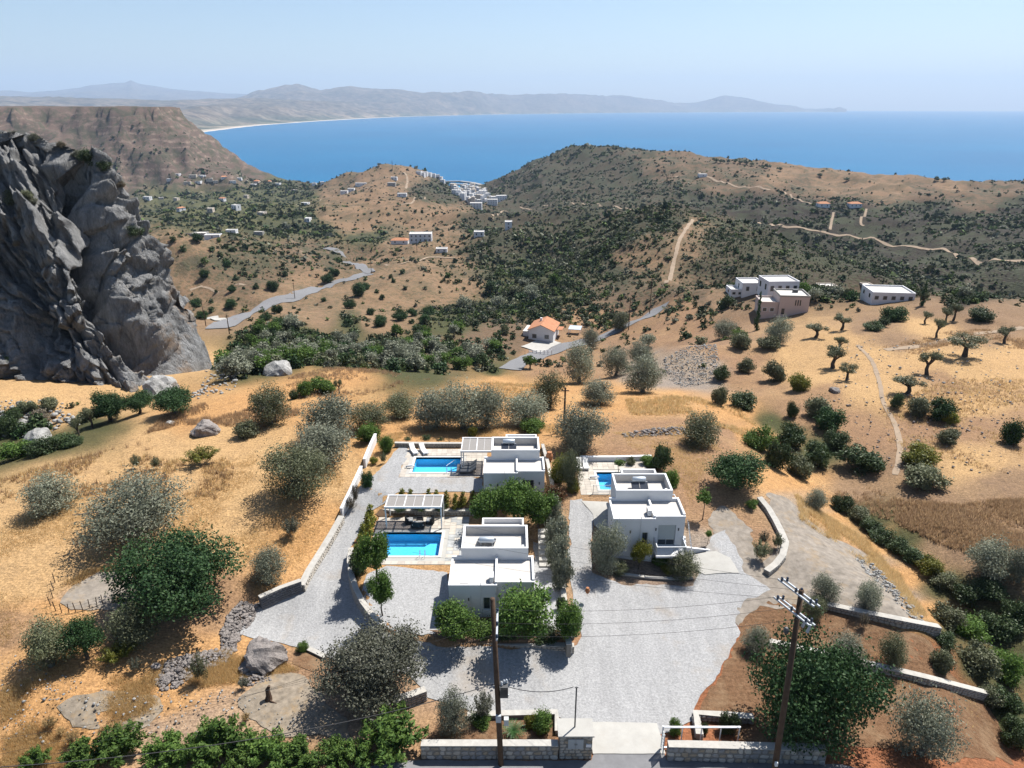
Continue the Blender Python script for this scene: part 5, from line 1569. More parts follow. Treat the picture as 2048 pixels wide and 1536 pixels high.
MB().box(-.06, 2.34, -.08, 1.4, 2.102, 2.2).build("roof_slab", "concrete", mc)
# sliding gate, pushed open behind the right wall
sg = thing("sliding_gate", "grey metal sliding gate drawn back behind the right road wall", "gate", (10.2, 35.3, -.9))
MB().box(0, 5.2, -.05, .05, 1.95, 2.05).build("top_rail", "galvanised", sg)
MB().box(0, 5.2, -.05, .05, .1, .2).build("bottom_rail", "galvanised", sg)
MB().box(-.05, .03, -.06, .06, .2, 2.1).build("end_post", "galvanised", sg)
for x in (1.3, 2.6, 3.9, 5.15): MB().box(x - .03, x + .03, -.04, .04, .2, 1.95).build("upright", "galvanised", sg)
for k in range(9): MB().bar((-.02, -.05, .3 + k * .19), (-.02, -.6, .3 + k * .19), .05, .06).build("comb_bar", "grey_aluminium", sg)
MB().bar((-.02, -.62, .2), (-.02, -.62, 2.0), .05).build("guide_post", "grey_aluminium", sg)

# planters inside the gate
wall_line("planter_wall", "low pale stone kerb of the flower bed left of the gate", pw((935, 1436), (1020, 1434), (1112, 1432), (1116, 1470)), .35, .4, None, stones=None)
wall_line("planter_wall", "pale stone planter wall right of the gate opening", pw((1505, 1444), (1450, 1440), (1390, 1436), (1398, 1480)), .5, .45, None, stones="stuff")
wall_line("stone_wall", "short low stone wall at the foot of the grey spreading tree", pw((786, 1418), (820, 1408), (852, 1396)), .85, .5, None, stones="stuff")
wall_line("terrace_wall", "upper pale stone terrace wall on the red soil, lower right", pw((1652, 1216), (1720, 1232), (1800, 1252), (1874, 1274)), [.45, .5, .7, 1.1], .5, None, stones="stuff", face=(1,), core="mortar")
wall_line("terrace_wall", "lower pale stone terrace wall crossing the red soil, lower right", pw((1538, 1290), (1620, 1308), (1720, 1333), (1850, 1366), (1984, 1402)), [.4, .45, .5, .6, .7], .5, None, stones="stuff", face=(1,))
wall_line("bed_wall", "curved pale dry stone wall beside the dirt lane, right of the villas", pw((1518, 1002), (1536, 1024), (1550, 1048), (1562, 1072), (1570, 1092), (1564, 1118), (1550, 1136), (1532, 1150)), .45, .55, None, stones="stuff")
# left boundary
wall_line("boundary_wall", "white plastered boundary wall at the far left villa corner", pw((752, 884), (742, 906), (730, 936)), 1.1, .25, None, stones=None, core="white_render", capmat="white_render")
wall_line("boundary_wall", "white plastered boundary wall beside the climbing drive", pw((724, 950), (706, 990), (684, 1036)), 1.1, .25, None, stones=None, core="white_render", capmat="white_render")
wall_line("boundary_wall", "pale stone boundary wall left of the gravel drive", pw((684, 1044), (664, 1080), (646, 1110), (620, 1152), (604, 1184)), .7, .55, None, stones="stuff")
wall_line("stone_wall", "dark stone wall with white top where the drive bends left", pw((604, 1182), (565, 1196), (522, 1216)), 1.15, .4, None, stones="stuff", core="dark_stone")
wall_line("kerb_wall", "short pale kerb by the small green bush at the drive", pw((612, 1299), (632, 1308), (652, 1318)), .2, .35, None, stones=None)
simple_mat("plank_wood", (0.33, 0.23, 0.12), .8, .15, 3, .2)
bf = thing("board_fence", "tan wooden board propped along the outer side of the white wall", "fence", (0, 0, 0))
_a, _b = place(722, 958), place(684, 1040)
MB().add([(_a[0] - .32, _a[1], _a[2] - .1), (_b[0] - .32, _b[1], _b[2] - .1), (_b[0] - .27, _b[1], _b[2] - .1), (_a[0] - .27, _a[1], _a[2] - .1), (_a[0] - .22, _a[1], _a[2] + .75), (_b[0] - .22, _b[1], _b[2] + .75), (_b[0] - .17, _b[1], _b[2] + .75), (_a[0] - .17, _a[1], _a[2] + .75)],
         [(0, 3, 2, 1), (4, 5, 6, 7), (0, 1, 5, 4), (1, 2, 6, 5), (2, 3, 7, 6), (3, 0, 4, 7)]).build("board", "plank_wood", bf)
# curved retaining wall of the nearest yard
_rw = [tuple(at_z(px, py, .2)) for px, py in [(702, 1096), (699, 1122), (703, 1150), (712, 1178), (726, 1205), (744, 1229), (764, 1250)]]
wall_line("retaining_wall", "curved stone retaining wall between the gravel drive and the nearest yard", _rw, [.2] * 7, .4, 0.0, stones=None, sink=2.2)
_t = bpy.data.objects[[o.name for o in bpy.data.objects if o.name.startswith("retaining_wall")][0]]
def face_stones(t, path, top, depth, th):
    rnd = random.Random(5); c0 = np.array(path[0]); sv, sf = [], []
    for i in range(len(path) - 1):
        a, b = np.array(path[i]), np.array(path[i + 1]); L = np.hypot(*(b - a)); d = (b - a) / L; nn = np.array([d[1], -d[0]])
        for s in (1, -1):
            for r in range(int(depth / .26)):
                if s == -1 and r > 1: break
                u = rnd.uniform(-.1, 0)
                while u < L:
                    w = rnd.uniform(.25, .5); p = a + d * min(u + w / 2, L) + nn * s * th / 2 - c0
                    M = Matrix(((d[0] * s, -nn[0] * s, 0, p[0]), (d[1] * s, -nn[1] * s, 0, p[1]), (0, 0, 1, top - .26 * (r + .5)), (0, 0, 0, 1))) @ Matrix.Diagonal((w * .97, .14, .26, 1))
                    V, F = _sd[rnd.randrange(10)]; off = len(sv)
                    sv += [tuple(M @ Vector(v)) for v in V]; sf += [tuple(q + off for q in f) for f in F]; u += w
    o = mesh_obj("stone_facing", sv, sf, "wall_stone_1", t); o["kind"] = "stuff"
face_stones(_t, _rw, .2, 2.2, .4)
# bed and yard walls
wall_line("planter_wall", "low stone wall of the planted bed behind the free-standing pergola", [(-14.3, 66.0), (-14.2, 64.6), (-13.6, 63.7), (-12.5, 63.45), (-9.5, 63.4), (-6.5, 63.4), (-3.6, 63.4)], .55, .4, 0.0, stones="stuff", face=(1,))
wall_line("planter_wall", "low stone wall below the front trees of the villa behind the pole", [tuple(at_z(px, py, -.6)) for px, py in [(866, 1278), (940, 1288), (1040, 1293), (1148, 1296)]], .85, .4, -1.2, stones="stuff", face=(1,))
wall_line("garden_wall", "stone garden wall at the back of the far left terrace", [tuple(at_z(px, py, 1.5)) for px, py in [(790, 893), (860, 894), (924, 894)]], .5, .35, 1.5, stones="stuff", face=(1,))
wall_line("garden_wall", "pale wall along the right side of the far left villa", [tuple(at_z(px, py, 1.5)) for px, py in [(1085, 896), (1096, 935), (1106, 985)]], .5, .3, 1.5, stones=None)
wall_line("garden_wall", "white wall behind the pool of the balcony villa", [tuple(at_z(px, py, 1.2)) for px, py in [(1160, 922), (1230, 922), (1302, 920)]], .55, .3, 1.2, stones=None, core="white_render", capmat="white_render")
wall_line("garden_wall", "pale capped wall under the olive hedge right of the nearest villa", [tuple(at_z(px, py, .1)) for px, py in [(1120, 1085), (1126, 1180), (1132, 1240), (1138, 1300)]], [.5, .5, .7, .9], .4, -.3, stones="stuff", face=(-1,))
wall_line("bed_edging", "stone edging of the bed in front of the balcony villa", pw((1240, 1150), (1300, 1158), (1340, 1160), (1385, 1158)), .15, .25, None, stones=None)
# garden steps up from the nearest villa to the one behind
st = thing("garden_steps", "pale garden steps rising beside the olive hedge", "steps", (2.55, 54.3, 0))
for k in range(7):
    MB().box(0, 1.55, k * .62, k * .62 + .64, -.4, .2 + k * .2).build("step", "concrete", st)

# ---------------------------------------------------------------- power poles and cables
simple_mat("pole_wood", (0.075, 0.048, 0.032), .85, .25, 3, .2, bumps=.4, bscale=10)
simple_mat("cable", (0.02, 0.02, 0.022), .6)
simple_mat("insulator", (0.02, 0.03, 0.05), .25, spec=.6)
simple_mat("grey_paint", (0.36, 0.39, 0.42), .5, .05, 3, .4)
def span(a, b, sag, n=24):
    a, b = np.array(a, float), np.array(b, float)
    return [tuple(a + (b - a) * t + np.array([0, 0, -sag * 4 * t * (1 - t)])) for t in np.linspace(0, 1, n)]
p1b = np.array([-.72, 34.1, -.95]); p1t = at_depth(985, 1197, 33.9)
P1 = thing("utility_pole", "wooden utility pole with transformer by the road, left of the gate", "utility pole", tuple(p1b))
q = p1t - p1b
MB().tube([(0, 0, -.6), tuple(q * .5), tuple(q)], [.19, .17, .14], 12).build("pole", "pole_wood", P1, True)
def pt1(f): return q * f
za = q * .86
ax, ay = za[0] + .2, za[1]
MB().bar((ax, ay - 1.35, za[2]), (ax, ay + 1.25, za[2] - .05), .11, .13).build("cross_arm", "grey_paint", P1)
for y in (-1.2, -.1, 1.1):
    MB().lathe([(.05, 0), (.09, .05), (.05, .1), (.09, .16), (.05, .22)], (ax, ay + y, za[2] + .06), 8).build("insulator", "insulator", P1)
MB().bar((ax - .08, ay + .5, za[2]), (ax - .12, ay + .05, za[2] - 1.1), .05).build("brace", "grey_paint", P1)
zt = (q * .50)[2]; tx = (q * .5)[0] - .06
tr = MB().box(tx + .25, tx + .75, -.3, .3, zt - .75, zt + .1).build("transformer", "dark_metal", P1)
for k in range(6): MB().box(tx + .28 + .08 * k, tx + .31 + .08 * k, -.36, -.301, zt - .5, zt + .02).build("cooling_fin", "dark_metal", tr)
for x, y in ((.35, -.1), (.5, .05), (.65, .1)): MB().lathe([(.05, 0), (.08, .08), (.05, .14), (.08, .22), (.04, .3)], (tx + x, y, zt + .1), 8).build("bushing", "grey_paint", tr)
MB().bar((tx, 0, zt - .8), (tx + .8, 0, zt - .8), .1).build("bracket", "grey_paint", P1)
MB().box(-.32, .02, -.36, -.18, (q * .30)[2], (q * .30)[2] + .55).build("junction_box", "grey_paint", P1)
MB().box(.2, .5, -.1, .2, (q * .26)[2], (q * .26)[2] + .5).build("meter_box", "shutter", P1)
p2b = np.array([16.9, 32.6, -.95]); p2t = at_depth(1603, 1180, 32.9)
P2 = thing("utility_pole", "wooden utility pole with double steel cross arms, lower right", "utility pole", tuple(p2b))
r = p2t - p2b
MB().tube([(0, 0, -.6), tuple(r * .5), tuple(r)], [.2, .175, .145], 12).build("pole", "pole_wood", P2, True)
for f, dx in ((.985, 0.0), (.90, -.1)):
    c = r * f
    for s in (-.16, .16):
        MB().bar((c[0] + s - .7 + dx, c[1] + 1.3, c[2]), (c[0] + s + .45 + dx, c[1] - 1.15, c[2]), .08, .1).build("cross_arm", "grey_paint", P2)
    for k in (-.9, 0.0, .9):
        for s in (-.16, .16):
            o = MB().lathe([(.05, 0), (.085, .06), (.05, .12), (.085, .2), (.05, .26)], (c[0] + s + dx - .12 - k * .5, c[1] + .08 + k * 1.1, c[2] + .05), 8).build("insulator", "insulator", P2)
for k in range(3):
    c = r * .84
    MB().tube([(c[0] + .5 - .1 * k, c[1] - .4 + k * .45, c[2] - .2), (c[0] + .62 - .1 * k, c[1] - .42 + k * .45, c[2] + .35)], [.09, .06], 8).build("fuse_switch", "grey_paint", P2)
MB().lathe([(.1, 0), (.16, .1), (.16, .3), (.08, .4)], ((r * .8)[0] - .55, (r * .8)[1], (r * .8)[2]), 10).build("surge_arrester", "dark_metal", P2)
MB().box(-.22, -.05, -.3, -.16, 2.0, 2.3).build("warning_plate", "white_metal", P2)
cp = thing("cable_post", "thin dark metal post rising from the meter cabinet", "post", (4.22, 35.2, 1.25))
ct = at_depth(1147, 1374, 35.2)
MB().tube([(0, 0, 0), (0, 0, ct[2] - 1.25)], .05, 8).build("pole", "dark_metal", cp)
MB().box(-.12, .12, -.02, .02, ct[2] - 1.32, ct[2] - 1.27).build("cable_hook", "dark_metal", cp)
def cable(label, a, b, sag, rad=.018, group=None):
    o = MB().tube(span(a, b, sag), rad, 5).build("cable", "cable")
    return tag(o, label, "cable", group)
w1 = p1b + q * .52; w2 = p1b + q * .86
cable("thick black cable sagging from the transformer pole to the cabinet post", w1 + [.1, 0, 0], ct, .55, .024)
cable("thick black cable running from the transformer pole towards the lower left", w1, (-26, 25.5, 9.2), 1.1, .024)
for k, (f, y) in enumerate(((.86, -1.2), (.86, -.1), (.86, 1.1))):
    a = p1b + q * f + [.12, y, .2]; b = p2b + r * (.90) + [-.25 - k * .1, -.9 + k, .25]
    cable("thin power line strung between the two utility poles", a, b, .5, .009, "power lines between the poles")
    cable("thin power line leaving the transformer pole to the left", p1b + q * .86 + [-.1, y, .2], at_depth(-80, 1490 + 35 * k, 25.0 + k), .6, .007, "power lines running left")
for k in range(3):
    cable("thin power line leaving the cross-armed pole to the far left", p2b + r * .985 + [-.2 - .3 * k, -.9 + k * .9, .25], (-8 - 2 * k, 47 + 3.5 * k, 6.9), .5, .008, "power lines over the parking")
# small telegraph poles in the valley
for px, py, top, lb in [(1128, 862, 775, "thin dark pole on the straw slope behind the olive row"), (1299, 628, 556, "tall pole with a lamp at the bend of the valley road"), (1257, 660, 595, "pole beside the valley road below the bend"),
                        (459, 668, 629, "pole at the near end of the left valley road"), (590, 598, 565, "pole halfway along the left valley road"), (407, 630, 598, "pole beside the white turnout at the cliff edge"), (412, 652, 620, "leaning pole below the white turnout"),
                        (743, 548, 520, "pole at the hairpin of the left valley road"), (743, 490, 470, "pole below the orange roofed barn"), (834, 505, 478, "pole in front of the long white building"), (697, 500, 480, "pole above the hairpin on the brown slope"), (783, 512, 490, "pole on the straw terrace under the barn")]:
    b = place(px, py); tp = at_depth(px, top, b[1])
    t = thing("telegraph_pole", lb, "pole", tuple(b))
    MB().tube([(0, 0, -.3), (0, 0, tp[2] - b[2])], [.16, .11], 6).build("pole", "pole_wood", t)
    MB().box(-.5, .5, -.05, .05, tp[2] - b[2] - .5, tp[2] - b[2] - .38).build("cross_arm", "pole_wood", t)
# wire fence of the bare round patch in the left field
fz_ = thing("wire_fence", "rusty wire fence around the bare patch in the left field", "fence", (0, 0, 0))
fp = [place(px, py) for px, py in [(110, 1165), (108, 1180), (106, 1196), (102, 1212), (112, 1222), (124, 1226), (138, 1226), (152, 1224), (166, 1221), (180, 1217), (194, 1213), (206, 1208)]]
for p in fp: MB().tube([(p[0], p[1], p[2] - .1), (p[0] + random.uniform(-.1, .1), p[1], p[2] + .95)], .035, 5).build("post", "pole_wood", fz_)
m = MB()
for z in (.3, .6, .85):
    m.tube([(p[0], p[1], p[2] + z) for p in fp], .008, 4)
o = m.build("wires", "cable", fz_); o["kind"] = "stuff"
# dead stump
ps = place(537, 1400)
sp = thing("tree_stump", "dead dark tree stump on the grey gravel patch", "stump", tuple(ps))
MB().tube([(0, 0, -.1), (.05, .05, .4), (.0, .1, .9), (.18, .1, 1.25)], [.32, .2, .16, .09], 9).build("trunk", "pole_wood", sp)
MB().tube([(0, 0, .1), (.3, -.2, .05), (.7, -.3, -.02)], [.14, .09, .03], 6).build("root", "pole_wood", sp)
# ---------------------------------------------------------------- houses in the valley
simple_mat("house_white", (0.62, 0.62, 0.63), .9, .05, .5, .1)
simple_mat("house_pink", (0.50, 0.415, 0.38), .9, .05, .5, .1)
simple_mat("house_cream", (0.50, 0.43, 0.36), .9, .06, .5, .1)
simple_mat("house_grey", (0.30, 0.29, 0.27), .9, .1, .5, .1)
simple_mat("flat_roof", (0.46, 0.44, 0.41), .9, .1, .5, .1)
def tile_roof_material():
    m, nt, b = new_mat("roof_tiles")
    p = geo_pos(nt)
    wv = nt.nodes.new("ShaderNodeTexWave"); wv.inputs["Scale"].default_value = 1.1; wv.inputs["Distortion"].default_value = .4
    nt.links.new(p, wv.inputs["Vector"])
    n = noise_tex(nt, .9, 4, .7, p).outputs["Fac"]
    c = ramp(nt, n, [(.3, (.30, .125, .06)), (.7, (.44, .20, .10))])
    nt.links.new(c, b.inputs["Base Color"]); b.inputs["Roughness"].default_value = .9
    bump(nt, b, wv.outputs["Fac"], .6, .1)
tile_roof_material()
WINME = {}
def house(name, label, px, py, wpx, depth, h, rz=0.0, roof="flat", mat="house_white", nwin=3, storeys=1, group=None, cat="house", Y=None, windows=True, sink=1.5):
    p = place(px, py)
    if p is None: return None
    f = p[1] * CP - (p[2] - CAMZ) * SP
    w = wpx * f / FPX
    t = thing(name, label, cat, (p[0], p[1] + depth / 2 * .8, p[2]), rz, group)
    hx, hy = w / 2, depth / 2
    MB().box(-hx, hx, -hy, hy, -sink, h).build("wall", mat, t)
    if roof == "flat":
        r = MB().box(-hx + .15, hx - .15, -hy + .15, hy - .15, h + .002, h + .05).build("roof", "flat_roof", t)
        m = MB(); parapet(m, -hx - .03, hx + .03, -hy - .03, hy + .03, h + .003, h + .45, .25); m.build("parapet", mat, r)
    else:
        rh = min(w, depth) * .22
        ax = w >= depth
        if ax: V = [(-hx - .3, -hy - .3, h), (hx + .3, -hy - .3, h), (hx + .3, hy + .3, h), (-hx - .3, hy + .3, h), (-hx * .55, 0, h + rh), (hx * .55, 0, h + rh)]; F = [(0, 1, 5, 4), (2, 3, 4, 5), (1, 2, 5), (3, 0, 4), (3, 2, 1, 0)]
        else: V = [(-hx - .3, -hy - .3, h), (hx + .3, -hy - .3, h), (hx + .3, hy + .3, h), (-hx - .3, hy + .3, h), (0, -hy * .55, h + rh), (0, hy * .55, h + rh)]; F = [(0, 1, 4), (1, 2, 5, 4), (2, 3, 5), (3, 0, 4, 5), (3, 2, 1, 0)]
        V = [(x, y, z + .003) for x, y, z in V]
        mesh_obj("roof", V, F, "roof_tiles", t)
    if windows:
        sh = h / storeys
        for s in range(storeys):
            for k in range(nwin):
                x = -hx + w * (k + .5) / nwin
                z0 = s * sh + sh * .32
                wm = MB().box(x - .55, x + .55, -hy - .04, -hy - .003, z0, z0 + sh * .45).build("window", "house_grey" if mat == "house_white" else "house_white", t)
                MB().box(x - .45, x + .45, -hy - .06, -hy - .042, z0 + .1, z0 + sh * .45 - .1).build("pane", "window_glass", wm)
        for k in range(max(1, nwin // 2)):
            y = -hy + depth * (k + .5) / max(1, nwin // 2)
            for sx in (-1, 1):
                MB().box(min(sx * (hx + .003), sx * (hx + .05)), max(sx * (hx + .003), sx * (hx + .05)), y - .5, y + .5, sh * .35, sh * .8).build("window", "window_glass", t)
    return t

# orange-roofed house by the valley road: gable towards the camera
hp = place(1088, 684)
oh = thing("house", "white house with an orange tiled gable roof by the valley road", "house", (hp[0], hp[1] + 4.5, hp[2]), math.radians(-14))
MB().box(-4.2, 4.2, -4.5, 5.5, -2, 4.0).build("wall", "house_white", oh)
MB().add([(-4.2, -4.5, 4.0), (4.2, -4.5, 4.0), (0, -4.5, 5.75), (-4.2, -4.3, 4.0), (4.2, -4.3, 4.0), (0, -4.3, 5.75)], [(0, 1, 2), (5, 4, 3), (0, 2, 5, 3), (1, 4, 5, 2), (0, 3, 4, 1)]).build("gable", "house_white", oh)
for s in (-1, 1):
    vs = [(s * 4.65, -4.9, 3.86), (0, -4.9, 5.84), (0, 6.0, 5.84), (s * 4.65, 6.0, 3.86)]
    vs2 = [(x, y, z + .16) for x, y, z in vs]
    mesh_obj("roof_slope", vs + vs2, [(0, 3, 2, 1), (4, 5, 6, 7), (0, 1, 5, 4), (1, 2, 6, 5), (2, 3, 7, 6), (3, 0, 4, 7)], "roof_tiles", oh)
for x in (-2.2, 2.0):
    w = MB().box(x - .75, x + .75, -4.56, -4.503, 1.2, 2.6).build("window", "house_grey", oh); MB().box(x - .65, x + .65, -4.6, -4.562, 1.3, 2.5).build("pane", "window_glass", w)
MB().box(-1.6, -.9, 1.5, 2.2, 5.0, 6.5).build("chimney", "house_white", oh)
MB().box(-6.6, -4.25, -2.5, 4.5, -2, 2.6).build("side_wing", "house_white", oh)
MB().box(-6.7, -4.2, -2.6, 4.6, 2.602, 2.75).build("side_roof", "flat_roof", oh)
MB().box(4.3, 6.2, 1.0, 5.0, 2.8, 2.95).build("porch_roof", "roof_tiles", oh)
wp = place(1105, 700)
gw = thing("garden_fence", "white fence and gate in front of the orange roofed house", "fence", tuple(place(1058, 706)))
for k in range(7): MB().box(k * 1.2 - .1, k * 1.2 + .1, -.1, .1, -.5, 1.0).build("pillar", "house_white", gw)
MB().box(.1, 7.1, -.05, .05, .3, .42).build("rail", "house_white", gw); MB().box(.1, 7.1, -.05, .05, .75, .85).build("rail", "house_white", gw)
cpv = place(1150, 668)
cv = thing("carport", "blue-grey carport roof right of the orange roofed house", "carport", tuple(cpv), math.radians(-12))
MB().box(-2.2, 2.2, -2.5, 2.5, 2.3, 2.45).build("roof", "grey_paint", cv)
for x in (-2, 2):
    for y in (-2.3, 2.3): MB().box(x - .08, x + .08, y - .08, y + .08, -.5, 2.3).build("post", "house_white", cv)

# pink house on the right: tall block with a lower terrace block
pp_ = place(1577, 634)
ph = thing("house", "pale pink two-storey house with roof terrace above the olive field", "house", (pp_[0], pp_[1] + 5, pp_[2]), math.radians(-6))
MB().box(-2.6, 7.0, -5, 4.5, -3, 6.6).build("tower_wall", "house_pink", ph)
m = MB(); parapet(m, -2.75, 7.15, -5.15, 4.65, 6.6, 7.15, .3); m.build("parapet", "house_grey", ph)
MB().box(-2.4, 6.8, -4.8, 4.3, 6.602, 6.65).build("roof", "flat_roof", ph)
MB().box(-8.4, -2.62, -4.2, 4.0, -3, 4.0).build("side_wall", "house_pink", ph)
m = MB(); parapet(m, -8.5, -2.63, -4.3, 4.1, 4.002, 4.6, .25, 'e'); m.build("terrace_parapet", "house_pink", ph)
MB().box(-8.2, -2.7, -4.0, 3.8, 4.003, 4.05).build("terrace_floor", "flat_roof", ph)
for k in range(3): MB().box(2.4 + k * .75, 2.8 + k * .75, -5.05, -5.003, 3.7, 5.6).build("slit_window", "window_glass", ph)
for x in (-1.2, ): MB().box(x - .5, x + .5, -5.05, -5.003, .6, 2.6).build("door", "window_glass", ph)
for x in (-7.0, -4.6): 
    w = MB().box(x - .8, x + .8, -4.26, -4.203, 1.2, 2.6).build("window", "house_white", ph); MB().box(x - .6, x + .6, -4.29, -4.262, 1.35, 2.45).build("pane", "window_glass", ph if False else w)
MB().box(3.0, 4.6, 1.0, 2.2, 6.652, 7.6).build("roof_tank", "dark_metal", ph)
ph.scale = (.82, .82, .82)

house("house", "white cubic house left of the group above the pink house", 1503, 587, 42, 8, 3.3, 0, nwin=2)
house("house", "wide white house with stepped roof behind the pink house", 1562, 589, 62, 8, 3.7, .05, nwin=4)
house("house", "low white house half hidden left of the white group", 1472, 592, 24, 6, 2.0, 0, nwin=2)
house("house", "small white and ochre house right of the pink house", 1655, 583, 34, 6, 2.3, 0, "flat", "house_cream", 2)
house("house", "ochre hut between trees right of the pink house", 1735, 580, 18, 5, 2.2, 0, "flat", "house_cream", 1)
house("house", "long low white house with raised parapet at the hill edge", 1786, 604, 80, 9, 2.4, -.12, nwin=5)
house("house", "long white crenellated building on the straw terrace", 841, 484, 44, 10, 6.0, .04, nwin=5, storeys=2)
house("barn", "low orange roofed barn left of the long white building", 799, 488, 34, 8, 3.0, 0, "tile", nwin=2)
house("house", "small white house in the trees right of the straw terrace", 958, 473, 20, 7, 3.4, 0, nwin=2)
house("house", "white house at the mouth of the gully above the valley", 1017, 458, 14, 8, 5.5, 0, nwin=1, storeys=2)
house("house", "low white hut below the long white building", 883, 505, 22, 6, 2.6, 0, nwin=2)
house("house", "flat grey house with a pool on the brown slope", 388, 474, 46, 8, 2.6, .1, "flat", "house_grey", 3)
house("pool_house", "white terrace block with turquoise pool beside the grey house", 424, 477, 30, 6, 2.0, .1, nwin=1)
house("house", "small white pavilion right of the hillside pool", 462, 466, 20, 6, 2.4, 0, nwin=1)
house("hut", "dark wooden hut on the ridge above the brown slope", 517, 470, 18, 5, 2.6, 0, "flat", "house_grey", 1)
house("house", "left white house with red roof on the dark hill", 1648, 415, 22, 9, 4.2, 0, "tile", nwin=2)
house("house", "right white house with red roof on the dark hill", 1711, 415, 24, 9, 4.2, 0, "tile", nwin=3)
house("house", "white house beside the track on the far ridge", 1406, 354, 16, 10, 4.0, 0, nwin=1)
for px, py, w, lb in [(688, 388, 14, "lower white house on the terraced slope of the antenna hill"), (702, 383, 13, "upper white house on the terraced slope of the antenna hill"), (783, 372, 16, "unfinished brown house on the antenna hill"), (788, 360, 12, "pale block below the antenna hilltop"), (722, 372, 22, "long low house near the antenna hill track"), (804, 394, 18, "white house on the saddle below the antenna hill")]:
    house("house", lb, px, py, w, 9, 5.0, 0, "flat", "house_grey" if "brown" in lb else "house_white", 2, 1)
vr = random.Random(4)
for px, py in [(360, 423), (396, 366), (430, 365), (374, 368), (294, 400), (321, 399), (352, 402), (444, 402), (492, 396), (471, 420), (420, 425), (523, 431), (615, 444), (478, 360), (513, 367), (355, 352), (403, 354), (553, 371), (588, 383), (340, 362), (447, 358), (536, 366), (610, 410), (505, 372), (385, 356), (465, 366), (418, 362)]:
    red = vr.random() < .25
    house("house", "small red roofed house scattered in the green valley floor" if red else "small white house scattered in the green valley floor", px, py, vr.uniform(8, 15), vr.uniform(7, 11), vr.uniform(3.2, 6), vr.uniform(-.5, .5), "tile" if red else "flat", vr.choice(["house_white", "house_white", "house_cream"]), 2, 1, "red roofed houses of the valley floor" if red else "white houses of the valley floor")
TOWN = [(902, 376), (930, 374), (958, 376), (980, 384), (985, 396), (965, 408), (938, 410), (920, 400), (908, 388)]
n = 0
while n < 85:
    px, py = vr.uniform(900, 988), vr.uniform(372, 412)
    if not in_poly(np.array([px]), np.array([py]), TOWN)[0]: continue
    n += 1
    th = vr.choice([5, 7, 9, 11]); tm = vr.choice(["house_white", "house_white", "house_white", "house_cream"])
    house("town_house", {5: "low", 7: "two-storey", 9: "three-storey", 11: "tall"}[th] + (" cream" if "cream" in tm else " white") + " house packed into the harbour town", px, py, vr.uniform(5, 10), vr.uniform(8, 13), th, vr.uniform(-.4, .4), "flat", tm, 2, 2, "houses of the harbour town", windows=n % 3 == 0, sink=4)
for px, py in [(838, 349), (850, 350), (858, 352), (866, 354), (874, 356), (880, 360), (644, 370), (628, 372), (885, 366), (845, 352)]:
    house("hilltop_house", "white house on the seaward edge of the antenna hill", px, py, vr.uniform(6, 11), 9, 6, vr.uniform(-.3, .3), group="houses on the seaward hill edge", windows=False, sink=4)
for px, py in [(990, 404), (1003, 402), (985, 410), (952, 418)]:
    house("hotel", "large white hotel block at the inland edge of the town", px, py, vr.uniform(16, 24), 12, 9, vr.uniform(-.2, .2), nwin=4, storeys=3, group="hotels beside the harbour town", sink=4)
am = thing("antenna_mast", "thin antenna mast on top of the round hill by the sea", "mast", tuple(place(785, 341)))
MB().tube([(0, 0, -1), (0, 0, 19)], [.5, .3], 5).build("pole", "dark_metal", am)
MB().box(-2, 2, -.2, .2, 14, 14.5).build("cross_arm", "dark_metal", am)
# harbour moles
simple_mat("mole_stone", (0.26, 0.26, 0.26), .9, .15, .1, .1)
def mole(label, pp):
    pts = [at_z(px, py, SEA_Z + 2) for px, py in pp]
    c = pts[0]
    t = thing("harbour_mole", label, "breakwater", (c[0], c[1], SEA_Z))
    for a, b in zip(pts[:-1], pts[1:]):
        MB().bar((a[0] - c[0], a[1] - c[1], 0), (b[0] - c[0], b[1] - c[1], 0), 14, 8).build("mole_section", "mole_stone", t)
mole("long stone breakwater curving across the harbour mouth", [(888, 363.5), (920, 363), (945, 366), (965, 371), (982, 373)])
mole("short stone pier inside the harbour", [(905, 368.5), (930, 370)])
# ---------------------------------------------------------------- foliage
def leaf_material(name, a, b, trans=0.22, rough=0.55, spec=0.25, objvar=0.22):
    m, nt, bs = new_mat(name)
    at = nnode(nt, "ShaderNodeVertexColor", layer_name="leaf")
    sep = nt.nodes.new("ShaderNodeSeparateColor"); nt.links.new(at.outputs[0], sep.inputs[0])
    c = mixc(nt, sep.outputs[0], a, b)
    oi = nt.nodes.new("ShaderNodeObjectInfo")
    k = mathn(nt, 'ADD', mathn(nt, 'MULTIPLY', oi.outputs["Random"], objvar * 2), 1 - objvar)
    c = mixc(nt, 1.0, c, k, 'MULTIPLY')
    nt.links.new(c, bs.inputs["Base Color"])
    bs.inputs["Roughness"].default_value = rough
    bs.inputs["Specular IOR Level"].default_value = spec
    tl = nt.nodes.new("ShaderNodeBsdfTranslucent"); nt.links.new(c, tl.inputs[0])
    mx = nt.nodes.new("ShaderNodeMixShader"); mx.inputs[0].default_value = trans
    nt.links.new(bs.outputs[0], mx.inputs[1]); nt.links.new(tl.outputs[0], mx.inputs[2])
    nt.links.new(mx.outputs[0], nt.nodes["Material Output"].inputs["Surface"])
    return m
leaf_material("olive_leaf", (0.115, 0.13, 0.085), (0.31, 0.32, 0.24), 0.25, 0.6, 0.2)
leaf_material("carob_leaf", (0.017, 0.045, 0.017), (0.055, 0.1, 0.034), 0.18, 0.6, 0.15)
leaf_material("bright_leaf", (0.045, 0.095, 0.02), (0.13, 0.2, 0.045), 0.32, 0.6, 0.15)
leaf_material("mastic_leaf", (0.026, 0.05, 0.018), (0.07, 0.10, 0.036), 0.18)
